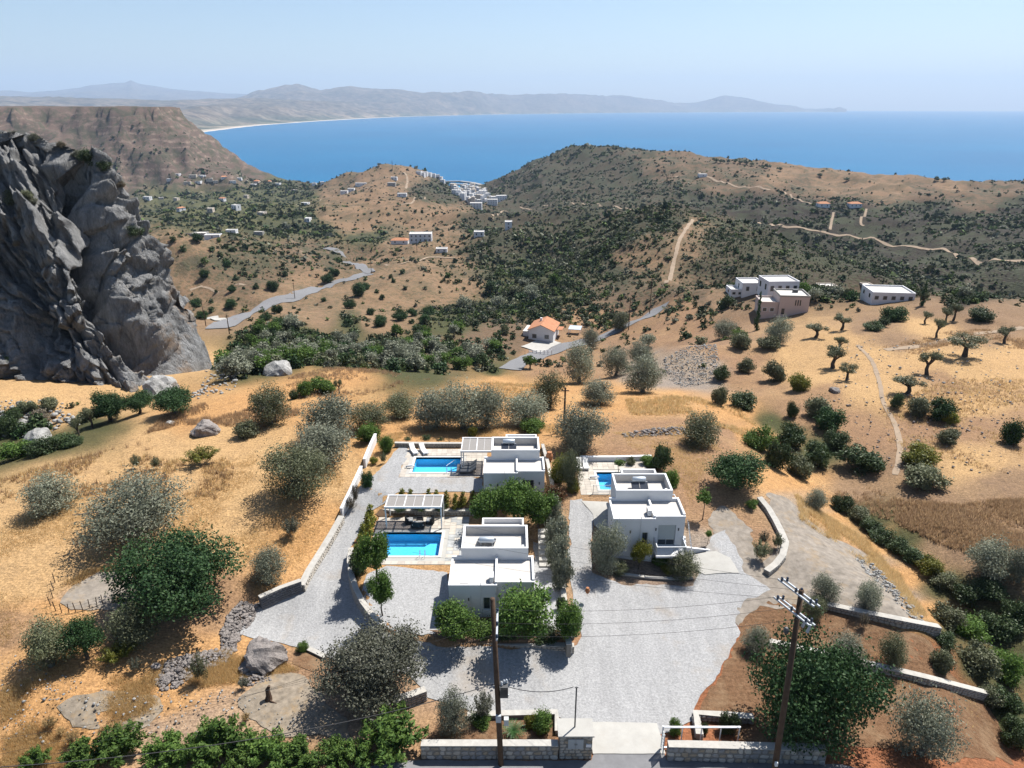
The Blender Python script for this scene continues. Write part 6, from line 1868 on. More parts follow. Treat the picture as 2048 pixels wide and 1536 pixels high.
leaf_material("sage_leaf", (0.07, 0.085, 0.042), (0.175, 0.18, 0.10), 0.22)
leaf_material("yellow_leaf", (0.07, 0.095, 0.015), (0.23, 0.21, 0.03), 0.28)
leaf_material("grey_leaf", (0.062, 0.066, 0.045), (0.155, 0.158, 0.112), 0.2)
leaf_material("dry_leaf", (0.10, 0.085, 0.06), (0.2, 0.17, 0.12), 0.1)
leaf_material("red_leaf", (0.05, 0.06, 0.02), (0.19, 0.065, 0.03), 0.22)
leaf_material("palm_leaf", (0.02, 0.06, 0.015), (0.06, 0.12, 0.03), 0.2)
simple_mat("bark", (0.075, 0.06, 0.048), 0.95, 0.3, 4, 0.1, bumps=0.6, bscale=14)
simple_mat("grey_bark", (0.13, 0.12, 0.105), 0.95, 0.3, 4, 0.1, bumps=0.6, bscale=14)

def leaves(clumps, n, L, W, rng, shell=0.45, up=0.25, tone=None):
    """kite-shaped leaf faces spread through ellipsoidal clumps (cx,cy,cz,rx,ry,rz)"""
    C = np.array(clumps, float)
    vol = (C[:, 3] * C[:, 4] * C[:, 5]) ** 0.75
    k = rng.choice(len(C), n, p=vol / vol.sum())
    d = rng.normal(size=(n, 3)); d /= np.linalg.norm(d, axis=1, keepdims=True)
    r = rng.random(n) ** shell
    P = C[k, :3] + d * r[:, None] * C[k, 3:]
    P += rng.normal(size=(n, 3)) * 0.06 * C[k, 3:4]
    nrm = rng.normal(size=(n, 3)) + d * 0.9 + np.array([0, 0, up])
    nrm /= np.linalg.norm(nrm, axis=1, keepdims=True)
    a = rng.normal(size=(n, 3)); a -= nrm * (a * nrm).sum(1, keepdims=True); a /= np.linalg.norm(a, axis=1, keepdims=True)
    b = np.cross(nrm, a)
    s = rng.uniform(.65, 1.35, (n, 1))
    V = np.stack([P + a * L * s * .5, P + b * W * s * .5 + a * L * s * .08, P - a * L * s * .5, P - b * W * s * .5 + a * L * s * .08], 1)
    ctone = rng.uniform(-.18, .18, len(C)) if tone is None else tone
    t = np.clip(rng.beta(1.6, 2.0, n) + ctone[k], 0, 1)
    return V, t

def leaf_mesh(name, V, t, mat):
    n = len(V)
    me = bpy.data.meshes.new(name)
    me.vertices.add(n * 4); me.vertices.foreach_set("co", V.reshape(-1).astype(np.float32))
    me.loops.add(n * 4); me.loops.foreach_set("vertex_index", np.arange(n * 4, dtype=np.int32))
    me.polygons.add(n); me.polygons.foreach_set("loop_start", np.arange(0, n * 4, 4, dtype=np.int32))
    me.update(calc_edges=True)
    c = np.ones((n * 4, 4), np.float32); c[:, :3] = np.repeat(t, 4)[:, None]
    at = me.color_attributes.new("leaf", 'FLOAT_COLOR', 'POINT'); at.data.foreach_set("color", c.ravel())
    me.materials.append(MATS[mat])
    return me

def trunk_mesh(name, rng, h, rad, tips, mat, bend=.25, split=.4):
    m = MB()
    lean = rng.normal(size=2) * bend * .4
    top = np.array([lean[0], lean[1], h * split])
    m.tube([(0, 0, -.35), (0, 0, 0), tuple(top * .5 + np.array([*(rng.normal(size=2) * rad * .5), 0])), tuple(top)], [rad * 1.5, rad * 1.15, rad * .9, rad * .75], 8)
    for c in tips:
        c = np.array(c[:3]); mid = top * .5 + c * .5 + rng.normal(size=3) * h * .05
        m.tube([tuple(top * .9), tuple(mid), tuple(top * .15 + c * .85), tuple(c)], [rad * .6, rad * .36, rad * .2, rad * .08], 6)
        for _ in range(2):
            e = c + rng.normal(size=3) * h * .12
            m.tube([tuple(mid), tuple((mid + e) / 2 + rng.normal(size=3) * .1), tuple(e)], [rad * .22, rad * .12, rad * .05], 4, False)
    me = bpy.data.meshes.new(name); me.from_pydata(m.v, [], m.f); me.materials.append(MATS[mat]); me.update()
    me.polygons.foreach_set("use_smooth", np.ones(len(me.polygons), bool))
    return me

def crown_clumps(rng, W, H, z0, n, rmin, rmax, top=1.0, hole=0.0, flat=.8):
    """clumps filling a rounded crown of width W from z0 to H"""
    out = []
    cz, rz = (z0 + H) / 2, (H - z0) / 2
    tries = 0
    while len(out) < n and tries < 4000:
        tries += 1
        r = rng.uniform(rmin, rmax) * W
        d = rng.normal(size=3); d /= np.linalg.norm(d); q = rng.random() ** .45
        p = d * q * np.array([W / 2 - r * .75, W / 2 - r * .75, max(rz - r * .6, .05)])
        p[2] += cz
        if p[2] < cz and rng.random() < hole: continue
        if any(np.linalg.norm((p - o[:3])) < r * .75 for o in out): continue
        out.append((p[0], p[1], p[2], r * rng.uniform(.85, 1.25), r * rng.uniform(.85, 1.25), r * flat * rng.uniform(.8, 1.15)))
    return out

SPECIES = {}
def species(key, count, W, H, fn):
    SPECIES[key] = dict(W=W, H=H, var=[fn(np.random.default_rng(hash_key(key) + i)) for i in range(count)])
def hash_key(s): return sum(ord(c) * (i + 3) for i, c in enumerate(s))

def mk_tree(W, H, z0, n, rmin, rmax, nl, L, Wl, mat, bark, rad, hole=.3, flat=.85, split=.35, shell=.42, stray=0.06):
    def fn(rng):
        cl = crown_clumps(rng, W, H, z0, n, rmin, rmax, hole=hole, flat=flat)
        V, t = leaves(cl, int(nl * (1 - stray)), L, Wl, rng, shell)
        # stray twigs that break the outline
        st = [(c[0] * 1.08, c[1] * 1.08, c[2] + c[5] * .5, c[3] * 1.15, c[4] * 1.15, c[5] * 1.25) for c in cl]
        V2, t2 = leaves(st, int(nl * stray * 1.5), L, Wl, rng, .2)
        tips = [cl[i] for i in rng.choice(len(cl), min(len(cl), 8), replace=False)]
        return (trunk_mesh("trunk", rng, H, rad, tips, bark, split=split), leaf_mesh("crown", np.concatenate([V, V2]), np.concatenate([t, t2]), mat))
    return fn
def mk_bush(W, H, n, rmin, rmax, nl, L, Wl, mat, shell=.4):
    def fn(rng):
        cl = crown_clumps(rng, W, H, -H * .25, n, rmin, rmax, flat=.9)
        V, t = leaves(cl, nl, L, Wl, rng, shell)
        st = [(c[0] * 1.1, c[1] * 1.1, c[2] + c[5] * .6, c[3], c[4], c[5] * 1.3) for c in cl]
        V2, t2 = leaves(st, int(nl * .08), L, Wl, rng, .2)
        V = np.concatenate([V, V2]); t = np.concatenate([t, t2])
        keep = V[:, :, 2].min(1) > -.12 * H
        return leaf_mesh("foliage", V[keep], t[keep], mat)
    return fn
def mk_brush(W, H, shoots, nl, L, Wl, mat):
    """upright shrub: leaves along shoots that fan out from the root"""
    def fn(rng):
        P, T = [], []
        per = nl // shoots
        cl = []
        for s in range(shoots):
            a = rng.uniform(0, 2 * math.pi); sp = rng.random() ** .6 * W / 2
            tip = np.array([math.cos(a) * sp, math.sin(a) * sp, H * (1 - .45 * (sp / (W / 2)) ** 2) * rng.uniform(.75, 1.05)])
            for f in (.45, .65, .85, 1.0):
                c = tip * f; c[2] = tip[2] * f ** .8
                r = W * .085 * (1.25 - .4 * f)
                cl.append((*c, r, r, r * 1.7))
        return leaf_mesh("foliage", *leaves(cl, nl, L, Wl, rng, .5), mat)
    return fn
def mk_column(W, H, nl, L, Wl, mat):
    def fn(rng):
        cl = []
        for k in range(9):
            z = H * (k + .5) / 9; r = W / 2 * (1.05 - .8 * (k / 9) ** 1.5)
            for j in range(3):
                a = rng.uniform(0, 6.28); cl.append((math.cos(a) * r * .5, math.sin(a) * r * .5, z, r * .6, r * .6, H * .09))
        return leaf_mesh("foliage", *leaves(cl, nl, L, Wl, rng, .4), mat)
    return fn

species("olive", 5, 5.0, 4.6, mk_tree(5.2, 4.7, -.5, 26, .15, .25, 9500, .2, .078, "olive_leaf", "grey_bark", .24, hole=.08))
species("olive_big", 2, 8.0, 6.0, mk_tree(8.2, 6.0, -.3, 38, .12, .2, 15000, .22, .085, "olive_leaf", "grey_bark", .38, hole=.1))
species("olive_pruned", 4, 4.6, 4.0, mk_tree(4.6, 4.0, 1.9, 6, .13, .19, 2600, .22, .1, "sage_leaf", "bark", .3, hole=.8, split=.45))
species("carob_big", 2, 10.0, 6.2, mk_tree(10.0, 6.2, .3, 46, .1, .17, 24000, .2, .135, "carob_leaf", "bark", .4, hole=.1, shell=.36))
species("carob", 3, 6.0, 4.6, mk_tree(6.0, 4.6, .8, 24, .13, .2, 13000, .18, .12, "carob_leaf", "bark", .26, hole=.2))
species("bright", 3, 4.6, 4.4, mk_tree(4.6, 4.4, 1.1, 20, .13, .2, 7500, .2, .14, "bright_leaf", "bark", .14, hole=.2, stray=.16))
species("greytree", 1, 8.6, 6.0, mk_tree(8.6, 6.0, .2, 50, .1, .17, 24000, .21, .1, "grey_leaf", "bark", .3, hole=.1, stray=.12))
species("lollipop", 1, 1.6, 3.0, mk_tree(1.6, 3.0, 1.6, 7, .2, .3, 900, .2, .13, "bright_leaf", "bark", .05, split=.6))
species("bush", 4, 3.0, 2.1, mk_bush(3.0, 2.1, 18, .15, .24, 4800, .16, .1, "mastic_leaf"))
species("brush", 3, 2.6, 2.3, mk_brush(2.6, 2.3, 26, 2600, .22, .05, "sage_leaf"))
species("oleander", 3, 2.6, 1.7, mk_brush(2.6, 1.7, 34, 4200, .2, .085, "bright_leaf"))
species("column", 2, 1.1, 2.2, mk_column(1.1, 2.2, 900, .17, .1, "yellow_leaf"))
species("farbush", 6, 3.0, 2.3, mk_bush(3.0, 2.3, 9, .18, .3, 420, .42, .3, "mastic_leaf"))
species("fartree", 4, 5.0, 4.4, mk_tree(5.0, 4.4, .8, 12, .17, .26, 900, .5, .3, "olive_leaf", "bark", .24))

PLANTED = []
TREES = {"olive": "olive_tree", "olive_big": "olive_tree", "olive_pruned": "olive_tree", "carob_big": "carob_tree", "carob": "carob_tree", "bright": "garden_tree", "greytree": "evergreen_tree", "lollipop": "young_tree", "fartree": "olive_tree"}
_vc = {}
def plant_at(key, p, W, H, label, mat=None, group=None, cat=None, name=None, rz=None):
    sp = SPECIES[key]
    i = _vc.get(key, 0); _vc[key] = i + 1
    var = sp['var'][i % len(sp['var'])]
    sx, sz = W / sp['W'], H / sp['H']
    rz = random.uniform(0, 6.28) if rz is None else rz
    if key in TREES:
        t = thing(name or TREES[key], label, cat or "tree", tuple(p), rz, group)
        t.scale = (sx, sx, sz)
        obj_of("trunk", var[0], t)
        cr = obj_of("crown", var[1], t)
        if mat: cr.material_slots[0].link = 'OBJECT'; cr.material_slots[0].material = MATS[mat]
    else:
        t = obj_of(name or "shrub", var)
        t.location = tuple(p); t.rotation_euler = (0, 0, rz); t.scale = (sx, sx * random.uniform(.9, 1.1), sz)
        tag(t, label, cat or "shrub", group)
        if mat: t.material_slots[0].link = 'OBJECT'; t.material_slots[0].material = MATS[mat]
    PLANTED.append((p[0], p[1], W / 2))
    return t
def plant(key, px, py, wpx, hpx, label, mat=None, group=None, cat=None, name=None, z=None, zmul=1.0):
    """px, py: where it meets the ground in the photo; wpx, hpx: its size there"""
    p = place(px, py) if z is None else np.array([*at_z(px, py, z), z])
    f = p[1] * CP - (p[2] - CAMZ) * SP
    W = wpx * f / FPX
    dep = math.atan2(CAMZ - p[2], p[1])
    tree = key in TREES
    shift = W * (.12 if tree else .36)
    H = (hpx * f / FPX - (.5 if tree else .55) * W * math.sin(dep)) / math.cos(dep)
    if tree: H = (hpx * f / FPX - .42 * W * math.sin(dep)) / math.cos(dep)
    H = max(H, W * (.55 if tree else .5)) * zmul
    q = np.array([p[0], p[1] + shift, 0]); q[2] = float(ground(q[0], q[1])) if z is None else z
    return plant_at(key, q, W, H, label, mat, group, cat, name)

# --- left field
plant("olive", 98, 1028, 108, 95, "round silvery olive tree, leftmost in the straw field")
plant("olive_big", 258, 1082, 232, 118, "wide spreading olive tree with a long shadow in the left field")
plant("carob_big", 345, 1238, 285, 185, "huge dark green carob tree left of the drive")
plant("olive", 536, 1172, 80, 84, "small olive tree standing between carob and stone wall")
plant("brush", 580, 1086, 48, 52, "thin airy shrub alone in the straw left of the drive", "grey_leaf")
plant("olive_big", 592, 1000, 158, 135, "big dark olive tree casting shade beside the boundary wall", "sage_leaf")
plant("brush", 393, 942, 74, 50, "round yellow-green shrub in the middle of the left field", "yellow_leaf")
plant("brush", 268, 941, 26, 34, "left one of two little shrubs in the straw")
plant("brush", 309, 942, 24, 30, "right one of two little shrubs in the straw")
plant("bush", 490, 880, 60, 46, "grey-green bush right of the flat boulder", "sage_leaf")
plant("olive", 538, 852, 90, 97, "upright olive tree with visible trunk behind the flat boulder", "sage_leaf")
plant("olive", 95, 1342, 115, 115, "pale olive tree at the lower left with a bare forked trunk", "sage_leaf")
plant("carob", 170, 1325, 85, 92, "dark tree squeezed between two olives at the lower left")
plant("olive", 262, 1292, 110, 95, "olive tree in front of the huge carob", "sage_leaf")
plant("brush", 225, 1345, 76, 56, "yellowish shrub below the lower left olives", "yellow_leaf")
plant("brush", 398, 1375, 40, 64, "grey-green shrub growing out of the rubble heap")
plant("brush", 268, 1352, 30, 36, "dark thin shrub left of the rubble heap", "grey_leaf")
plant("brush", 485, 1385, 24, 28, "tiny shrub below the big boulder", "grey_leaf")
plant("bush", 603, 1308, 26, 28, "small bright bush on the red soil by the drive", "bright_leaf")
plant("greytree", 745, 1410, 235, 170, "large grey-brown evergreen overhanging the gravel parking")
plant("olive", 905, 1472, 72, 98, "olive tree at the left end of the gate flower bed")
# --- bottom left oleander row
for px, py, w, h, lb in [(60, 1545, 60, 30, "sprig of oleander at the bottom left corner"), (215, 1545, 110, 50, "leftmost leafy oleander of the bottom row"), (310, 1545, 90, 46, "second oleander from the left in the bottom row"), (420, 1548, 130, 70, "tall oleander in the middle of the bottom row"), (520, 1548, 100, 60, "oleander with pink tips in the bottom row"),
                         (600, 1548, 90, 54, "short oleander left of the bottom row's last bush"), (665, 1545, 80, 46, "straggling oleander before the largest roadside bush"), (775, 1535, 140, 66, "largest leafy bush at the end of the bottom row"), (150, 1548, 80, 40, "oleander between the corner sprig and the bottom row"), (355, 1548, 90, 50, "oleander left of the tall middle one"), (475, 1550, 90, 56, "oleander right of the tall middle one"), (565, 1550, 80, 50, "oleander behind the pink-tipped one"), (715, 1545, 80, 56, "oleander touching the largest roadside bush")]:
    plant("oleander", px, py + 4, w * 1.05, h * .62, lb, None, None, None, "oleander_bush")
# --- gate beds
plant("bush", 965, 1460, 46, 30, "low flowering bush beside the pole in the gate bed", "bright_leaf")
plant("brush", 965, 1455, 50, 72, "thin bare-looking shrub behind the pole in the gate bed", "grey_leaf")
plant("bush", 1062, 1462, 34, 34, "yellow-green bush right of the cycad", "yellow_leaf")
plant("bush", 1083, 1478, 50, 58, "bushy green shrub at the right end of the gate bed", "bright_leaf")
plant("bush", 1352, 1476, 32, 40, "small upright green shrub beside the gate opening", "bright_leaf")
plant("bush", 1410, 1470, 20, 26, "tiny shrub in the right planter")
plant("bush", 1460, 1476, 44, 54, "green shrub in the planter right of the gate", "mastic_leaf")
# --- front of the nearest villa
plant("bright", 905, 1292, 96, 92, "leafy garden tree at the left front corner of the nearest villa", z=-.5)
plant("bush", 960, 1288, 70, 52, "rounded bright shrub under the nearest villa's wall", "bright_leaf", z=-.5)
plant("bright", 1050, 1296, 132, 128, "tallest garden tree in front of the nearest villa", z=-.5)
plant("bright", 1138, 1300, 66, 92, "slim garden tree right of the front hedge", z=-.8)
plant("bush", 1010, 1292, 60, 40, "low green shrub left of the tallest front tree", "mastic_leaf", z=-.5)
plant("bush", 1090, 1294, 60, 44, "low green shrub right of the tallest front tree", "mastic_leaf", z=-.5)
plant("bush", 1122, 1225, 24, 34, "small shrub behind the slim garden tree", "mastic_leaf", z=0)
plant("bright", 752, 1170, 76, 108, "citrus tree left of the nearest pool", z=0)
plant("bright", 764, 1236, 52, 92, "smaller citrus tree with bare trunk behind the curved wall", z=0)
for k, (px, py) in enumerate([(742, 1052), (736, 1070), (728, 1090), (722, 1112), (714, 1132)]):
    plant("column", px, py, 27, 46, ["golden conifer nearest the pergola in the hedge beside the drive", "second golden conifer of the hedge beside the drive", "middle golden conifer of the hedge beside the drive", "fourth golden conifer of the hedge beside the drive", "golden conifer nearest the citrus tree in the drive hedge"][k], z=0, name="conifer", cat="shrub")
plant("bush", 716, 1155, 44, 60, "green shrub at the lower end of the golden hedge", "mastic_leaf", z=0)
# --- between the villas
plant("bright", 975, 1062, 90, 92, "left garden tree between the two left villas", z=.4)
plant("bright", 1030, 1064, 100, 108, "middle garden tree between the two left villas", z=.4)
plant("bright", 1076, 1066, 84, 92, "right garden tree between the two left villas", z=.4)
for k, (px, py) in enumerate([(804, 1010), (822, 1010), (858, 1010), (872, 1012), (893, 1014), (912, 1020), (926, 1016), (946, 1014)]):
    plant("column", px, py, 20, 34, "yellow tipped young conifer in the bed behind the pergola", z=.7, name="conifer", cat="shrub", group="young conifers in the bed behind the pergola")
for px, py, w in [(840, 1024, 36), (800, 1026, 26), (880, 1024, 30)]:
    plant("bush", px, py, w, 16, "low green plant in the bed behind the pergola", "mastic_leaf", z=.6, group="low plants in the bed behind the pergola")
for k, (px, py, w, h) in enumerate([(1104, 1062, 44, 60), (1112, 1105, 44, 62), (1116, 1145, 46, 64), (1122, 1182, 44, 60)]):
    plant("bush", px + 2, py + 4, w * 1.12, h * 1.15, ["olive hedge shrub nearest the garden steps", "second olive hedge shrub below the steps", "third olive hedge shrub above the clay pot", "last olive hedge shrub beside the clay pot"][k], "olive_leaf", z=.2, zmul=1.2)
plant("bush", 772, 908, 36, 40, "leafy bush at the left end of the far terrace", "bright_leaf", z=1.5)
plant("bush", 733, 982, 30, 44, "dark rounded conifer inside the boundary wall", "carob_leaf", z=1.2)
plant("bush", 746, 930, 18, 18, "small yellow plant inside the boundary wall", "yellow_leaf", z=1.4)
plant("brush", 766, 930, 18, 26, "thin plant beside the far terrace bed", "sage_leaf", z=1.4)
plant("brush", 712, 1012, 20, 46, "dry brown plant along the white boundary wall", "dry_leaf", z=.8)
plant("brush", 702, 1026, 22, 34, "withered plant at the end of the white boundary wall", "dry_leaf", z=.4)
plant("bush", 1122, 975, 56, 72, "bright yellow-green shrub right of the far left villa", "yellow_leaf", z=1.4)
plant("bush", 1110, 1012, 58, 46, "red tipped shrub at the corner of the far left villa", "red_leaf", z=1.2)
plant("bush", 1146, 990, 30, 40, "yellow shrub beside the right drive", "yellow_leaf", z=1.2)
plant("olive", 1140, 985, 52, 90, "tall grey olive tree beside the yellow shrub", "sage_leaf", z=1.2)
plant("olive", 1150, 915, 60, 72, "olive tree at the back of the yellow shrub", z=1.0)
plant("bush", 1068, 872, 60, 26, "green bush behind the far left villa", "bright_leaf", z=1.0)
plant("bush", 945, 880, 22, 30, "small yellow bush behind the pergola of the far villa", "yellow_leaf", z=1.0)
for px, w in [(852, 26), (880, 18), (815, 20)]:
    plant("brush", px, 886, w, 12, "low green plant behind the far terrace wall", "mastic_leaf", z=1.2, group="low plants behind the far terrace")
# --- right villa
plant("olive", 1216, 1152, 74, 118, "dense olive tree at the left corner of the balcony villa")
plant("bright", 1278, 1142, 46, 62, "pale flowering citrus in front of the balcony villa", "yellow_leaf")
plant("bush", 1322, 1140, 46, 30, "low spreading green shrub under the balcony", "bright_leaf")
plant("bush", 1240, 1155, 40, 36, "grey-green shrub below the corner olive tree", "sage_leaf")
plant("bush", 1338, 1155, 34, 26, "yellowish shrub at the edge of the villa bed", "yellow_leaf")
plant("olive", 1370, 1160, 70, 66, "bushy young olive right of the balcony", "sage_leaf")
plant("bush", 1325, 945, 46, 62, "tall shrub at the back right of the balcony villa", "mastic_leaf", z=1.2)
plant("bush", 1345, 985, 40, 50, "shrub against the right side of the balcony villa", "bright_leaf", z=.8)
plant("bush", 1300, 936, 40, 24, "bright shrub behind the balcony villa", "bright_leaf", z=1.2)
plant("lollipop", 1238, 946, 24, 30, "small oleander beside the hidden pool", z=1.2)
plant("bush", 1262, 932, 20, 20, "tiny shrub by the white pool wall", "sage_leaf", z=1.2)
plant("lollipop", 1406, 1042, 32, 62, "young tree with a round crown beside the balcony villa")
plant("lollipop", 1415, 1090, 14, 30, "sapling on the concrete edge right of the balcony villa")
plant("carob", 1476, 985, 126, 92, "dark round carob tree above the curved dry stone wall")
plant("bush", 1507, 1022, 34, 20, "small bright plant in the shade of the carob", "bright_leaf")
plant("brush", 1525, 1132, 44, 50, "young olive bush inside the curved stone wall", "sage_leaf")
plant("brush", 1556, 1102, 28, 36, "small olive bush against the curved stone wall", "sage_leaf")
plant("brush", 1529, 1095, 24, 34, "bare thin sapling inside the curved stone wall", "grey_leaf")
plant("olive", 1632, 1022, 52, 52, "pale olive bush at the edge of the dirt lane")
# --- bottom right terraces
plant("olive", 1650, 1205, 62, 62, "young olive right behind the cross-armed pole")
plant("olive", 1625, 1240, 52, 56, "young olive just below the pole top", "sage_leaf")
plant("olive", 1733, 1222, 62, 70, "young olive above the upper terrace wall")
plant("olive", 1692, 1335, 82, 74, "young olive behind the big dark carob")
plant("olive", 1785, 1335, 64, 74, "young olive alone on the middle red terrace", "sage_leaf")
plant("olive", 1514, 1308, 62, 58, "silvery young olive at the edge of the gravel parking")
plant("carob_big", 1630, 1490, 285, 240, "big dark carob tree beside the cross-armed pole")
plant("olive", 1848, 1520, 130, 140, "grey olive tree on the lowest red terrace")
plant("brush", 1730, 1262, 26, 36, "bare brown sapling on the upper red terrace", "dry_leaf")
plant("olive", 1975, 1160, 100, 98, "leaning olive tree right of the ravine")
plant("olive", 2040, 1170, 70, 80, "silvery olive at the right edge above the ravine")
plant("bush", 1890, 1360, 50, 56, "pale prickly bush below the upper terrace wall end", "sage_leaf")
# --- olives and carobs behind the villas and on the right-hand hill
for px, py, w, h, key, mat, lb in [
    (640, 930, 138, 100, "olive", None, "olive tree touching the big shade olive"), (658, 880, 126, 106, "olive", None, "large olive tree left of the far terrace"), (740, 862, 82, 69, "olive", "sage_leaf", "greenish olive tree left of the olive cluster"),
    (735, 890, 50, 50, "bush", "bright_leaf", "green shrub outside the white wall corner"), (795, 838, 80, 67, "olive", "sage_leaf", "dense olive left of the big olive cluster"), (870, 858, 103, 94, "olive", None, "left olive of the big cluster behind the far terrace"),
    (925, 862, 110, 112, "olive", None, "tallest olive of the big cluster behind the far terrace"), (975, 856, 85, 98, "olive", None, "right olive of the big cluster behind the far terrace"), (1050, 852, 101, 85, "olive", None, "olive tree behind the far left villa"),
    (1100, 818, 71, 89, "olive", "sage_leaf", "olive tree left of the thin dark pole"), (1198, 810, 80, 62, "olive", None, "flat-topped olive on the straw slope"), (1288, 786, 85, 91, "olive", None, "tall silvery olive at the straw slope edge"),
    (1160, 766, 73, 89, "olive", None, "olive leaning over the slope above the valley road"), (1232, 752, 59, 71, "olive", None, "olive behind the flat-topped one"), (1165, 905, 114, 112, "olive", None, "wide olive right of the far left villa"),
    (1400, 892, 92, 82, "olive", "sage_leaf", "dense olive bush on the slope above the carob"), (215, 846, 90, 72, "carob", None, "carob with thick trunk at the rim of the left field"), (275, 830, 70, 56, "carob", None, "carob in the middle of the rim row"),
    (345, 832, 100, 62, "carob", None, "widest carob of the rim row below the cliff"), (182, 858, 34, 50, "olive_pruned", None, "small dark tree left of the rim row"), (158, 880, 28, 48, "olive_pruned", None, "thin round-headed tree at the left of the rim row"),
    (610, 795, 40, 40, "bush", "bright_leaf", "bright round bush on the straw knoll"), (640, 790, 62, 40, "bush", "bright_leaf", "large bright green bush on the straw knoll"), (678, 788, 20, 32, "olive_pruned", None, "tiny round-headed olive on the straw knoll"),
    (585, 800, 22, 24, "bush", None, "small bush left of the bright knoll bush"), (1280, 730, 56, 56, "olive", None, "olive below the valley road bend"), (1180, 700, 40, 50, "olive", None, "grey olive beside the valley road"),
    (1450, 680, 56, 50, "olive", None, "olive left of the round field bush"), (1560, 690, 60, 66, "olive", None, "tall olive below the pink house"), (1240, 660, 40, 40, "olive", "sage_leaf", "olive above the valley road")]:
    plant(key, px, py, w, h, lb, mat)
HILL = [(1686, 660, 44, 36, 0), (1634, 676, 50, 34, 0), (1875, 676, 34, 42, 0), (1935, 716, 82, 52, 0), (2012, 688, 44, 38, 0), (1669, 738, 62, 52, 0), (1678, 704, 34, 34, 0), (1696, 762, 44, 40, 0), (1857, 752, 56, 54, 0), (1818, 792, 70, 42, 0), (1852, 648, 30, 28, 0), (1893, 646, 30, 34, 0), (1909, 642, 34, 38, 0), (1846, 612, 22, 30, 0)]
HL = ["pruned olive nearest the pink house", "low pruned olive below the pink house", "upright pruned olive in the upper middle of the hill field", "widest pruned olive with crooked limbs in the hill field", "pruned olive at the right edge of the hill field", "twin-headed pruned olive beside the footpath", "small pruned olive behind the twin-headed one", "leaning pruned olive below the twin-headed one", "stocky pruned olive in the middle of the hill field", "low crooked pruned olive right of the footpath", "small pruned olive near the top of the hill field", "left one of two pruned olives near the hilltop", "right one of two pruned olives near the hilltop", "dark pruned tree on the hill skyline"]
for (px, py, w, h, _), lb in zip(HILL, HL):
    plant("olive_pruned", px, py, w, h, lb)
for px, py, w, h, mat, lb in [
    (1797, 645, 56, 40, "carob_leaf", "green tree with round crown in the upper hill field"), (1751, 663, 40, 18, "mastic_leaf", "low dark bush under the green hill tree"), (1770, 655, 30, 24, "mastic_leaf", "bush leaning against the green hill tree"), (1973, 645, 58, 34, "mastic_leaf", "wide dark bush near the right hill skyline"),
    (1485, 702, 46, 42, "sage_leaf", "round bush left of the pruned hill olives"), (1542, 702, 46, 34, "sage_leaf", "grey bush beside the round field bush"), (1555, 766, 50, 50, "sage_leaf", "large round bush on the bank of the hill field"), (1602, 784, 46, 44, "yellow_leaf", "bright yellow-green round bush on the hill bank"), (1495, 748, 38, 36, "sage_leaf", "bush left of the large bank bush"), (1444, 764, 34, 36, "mastic_leaf", "small bush beside the spoil bank"),
    (1799, 820, 34, 38, "mastic_leaf", "bush below the low crooked olive"), (1846, 840, 54, 50, "sage_leaf", "left bush of the trio below the hill olives"), (1896, 848, 64, 56, "carob_leaf", "dark middle bush of the trio below the hill olives"), (1907, 852, 34, 32, "yellow_leaf", "yellow bush at the foot of the dark one"), (1906, 894, 54, 44, "sage_leaf", "grey bush below the yellow one"), (1642, 842, 58, 54, "sage_leaf", "tall bush on the hill bank above the ravine"), (1668, 868, 70, 60, "carob_leaf", "dark bush with hollow crown above the ravine"), (1585, 838, 26, 38, "mastic_leaf", "narrow bush on the bank"), (1441, 814, 36, 46, "sage_leaf", "grey-green bush above the straw lobe"), (1495, 824, 64, 48, "mastic_leaf", "wide dark bush above the straw lobe"),
    (1853, 940, 78, 58, "yellow_leaf", "straw-green bush in the stubble field"), (1868, 990, 92, 54, "sage_leaf", "wide low bush in the stubble field"), (1740, 955, 100, 70, "mastic_leaf", "broad dark bush at the upper end of the ravine"), (2034, 895, 50, 60, "carob_leaf", "dark bush at the right edge above the stubble"), (1680, 905, 60, 50, "mastic_leaf", "bush beside the hollow-crowned one"),
    (1525, 905, 70, 60, "bright_leaf", "bright green bush at the knoll's right edge"), (1560, 945, 60, 70, "mastic_leaf", "tall dark bush right of the carob"), (1605, 960, 64, 60, "sage_leaf", "grey bush at the ravine head"), (1640, 940, 60, 60, "mastic_leaf", "bush between the ravine head and the stubble"), (1585, 900, 60, 60, "mastic_leaf", "dark bush below the bank bushes")]:
    plant("bush", px, py, w, h, lb, mat)
for px, py, w, h, mat in [(1690, 1030, 50, 44, "mastic_leaf"), (1722, 1050, 50, 40, "sage_leaf"), (1750, 1075, 52, 40, "mastic_leaf"), (1775, 1095, 54, 44, "mastic_leaf"), (1805, 1115, 56, 44, "mastic_leaf"), (1832, 1135, 50, 42, "mastic_leaf"), (1868, 1160, 60, 48, "yellow_leaf"), (1900, 1190, 60, 44, "sage_leaf"), (1945, 1225, 70, 56, "mastic_leaf"), (1990, 1215, 70, 50, "mastic_leaf"), (1905, 1265, 70, 60, "sage_leaf"), (1950, 1290, 80, 60, "bright_leaf"), (2010, 1290, 80, 64, "mastic_leaf"), (1900, 1310, 50, 44, "mastic_leaf"), (1970, 1370, 90, 80, "sage_leaf"), (2030, 1380, 80, 80, "bright_leaf"), (2020, 1450, 80, 70, "mastic_leaf"), (1990, 1430, 60, 50, "sage_leaf"), (2040, 1510, 70, 70, "mastic_leaf"), (2045, 1260, 60, 60, "mastic_leaf")]:
    plant("bush", px, py, w, h, "bush in the dense green belt filling the ravine on the right", mat, "bushes of the ravine belt")
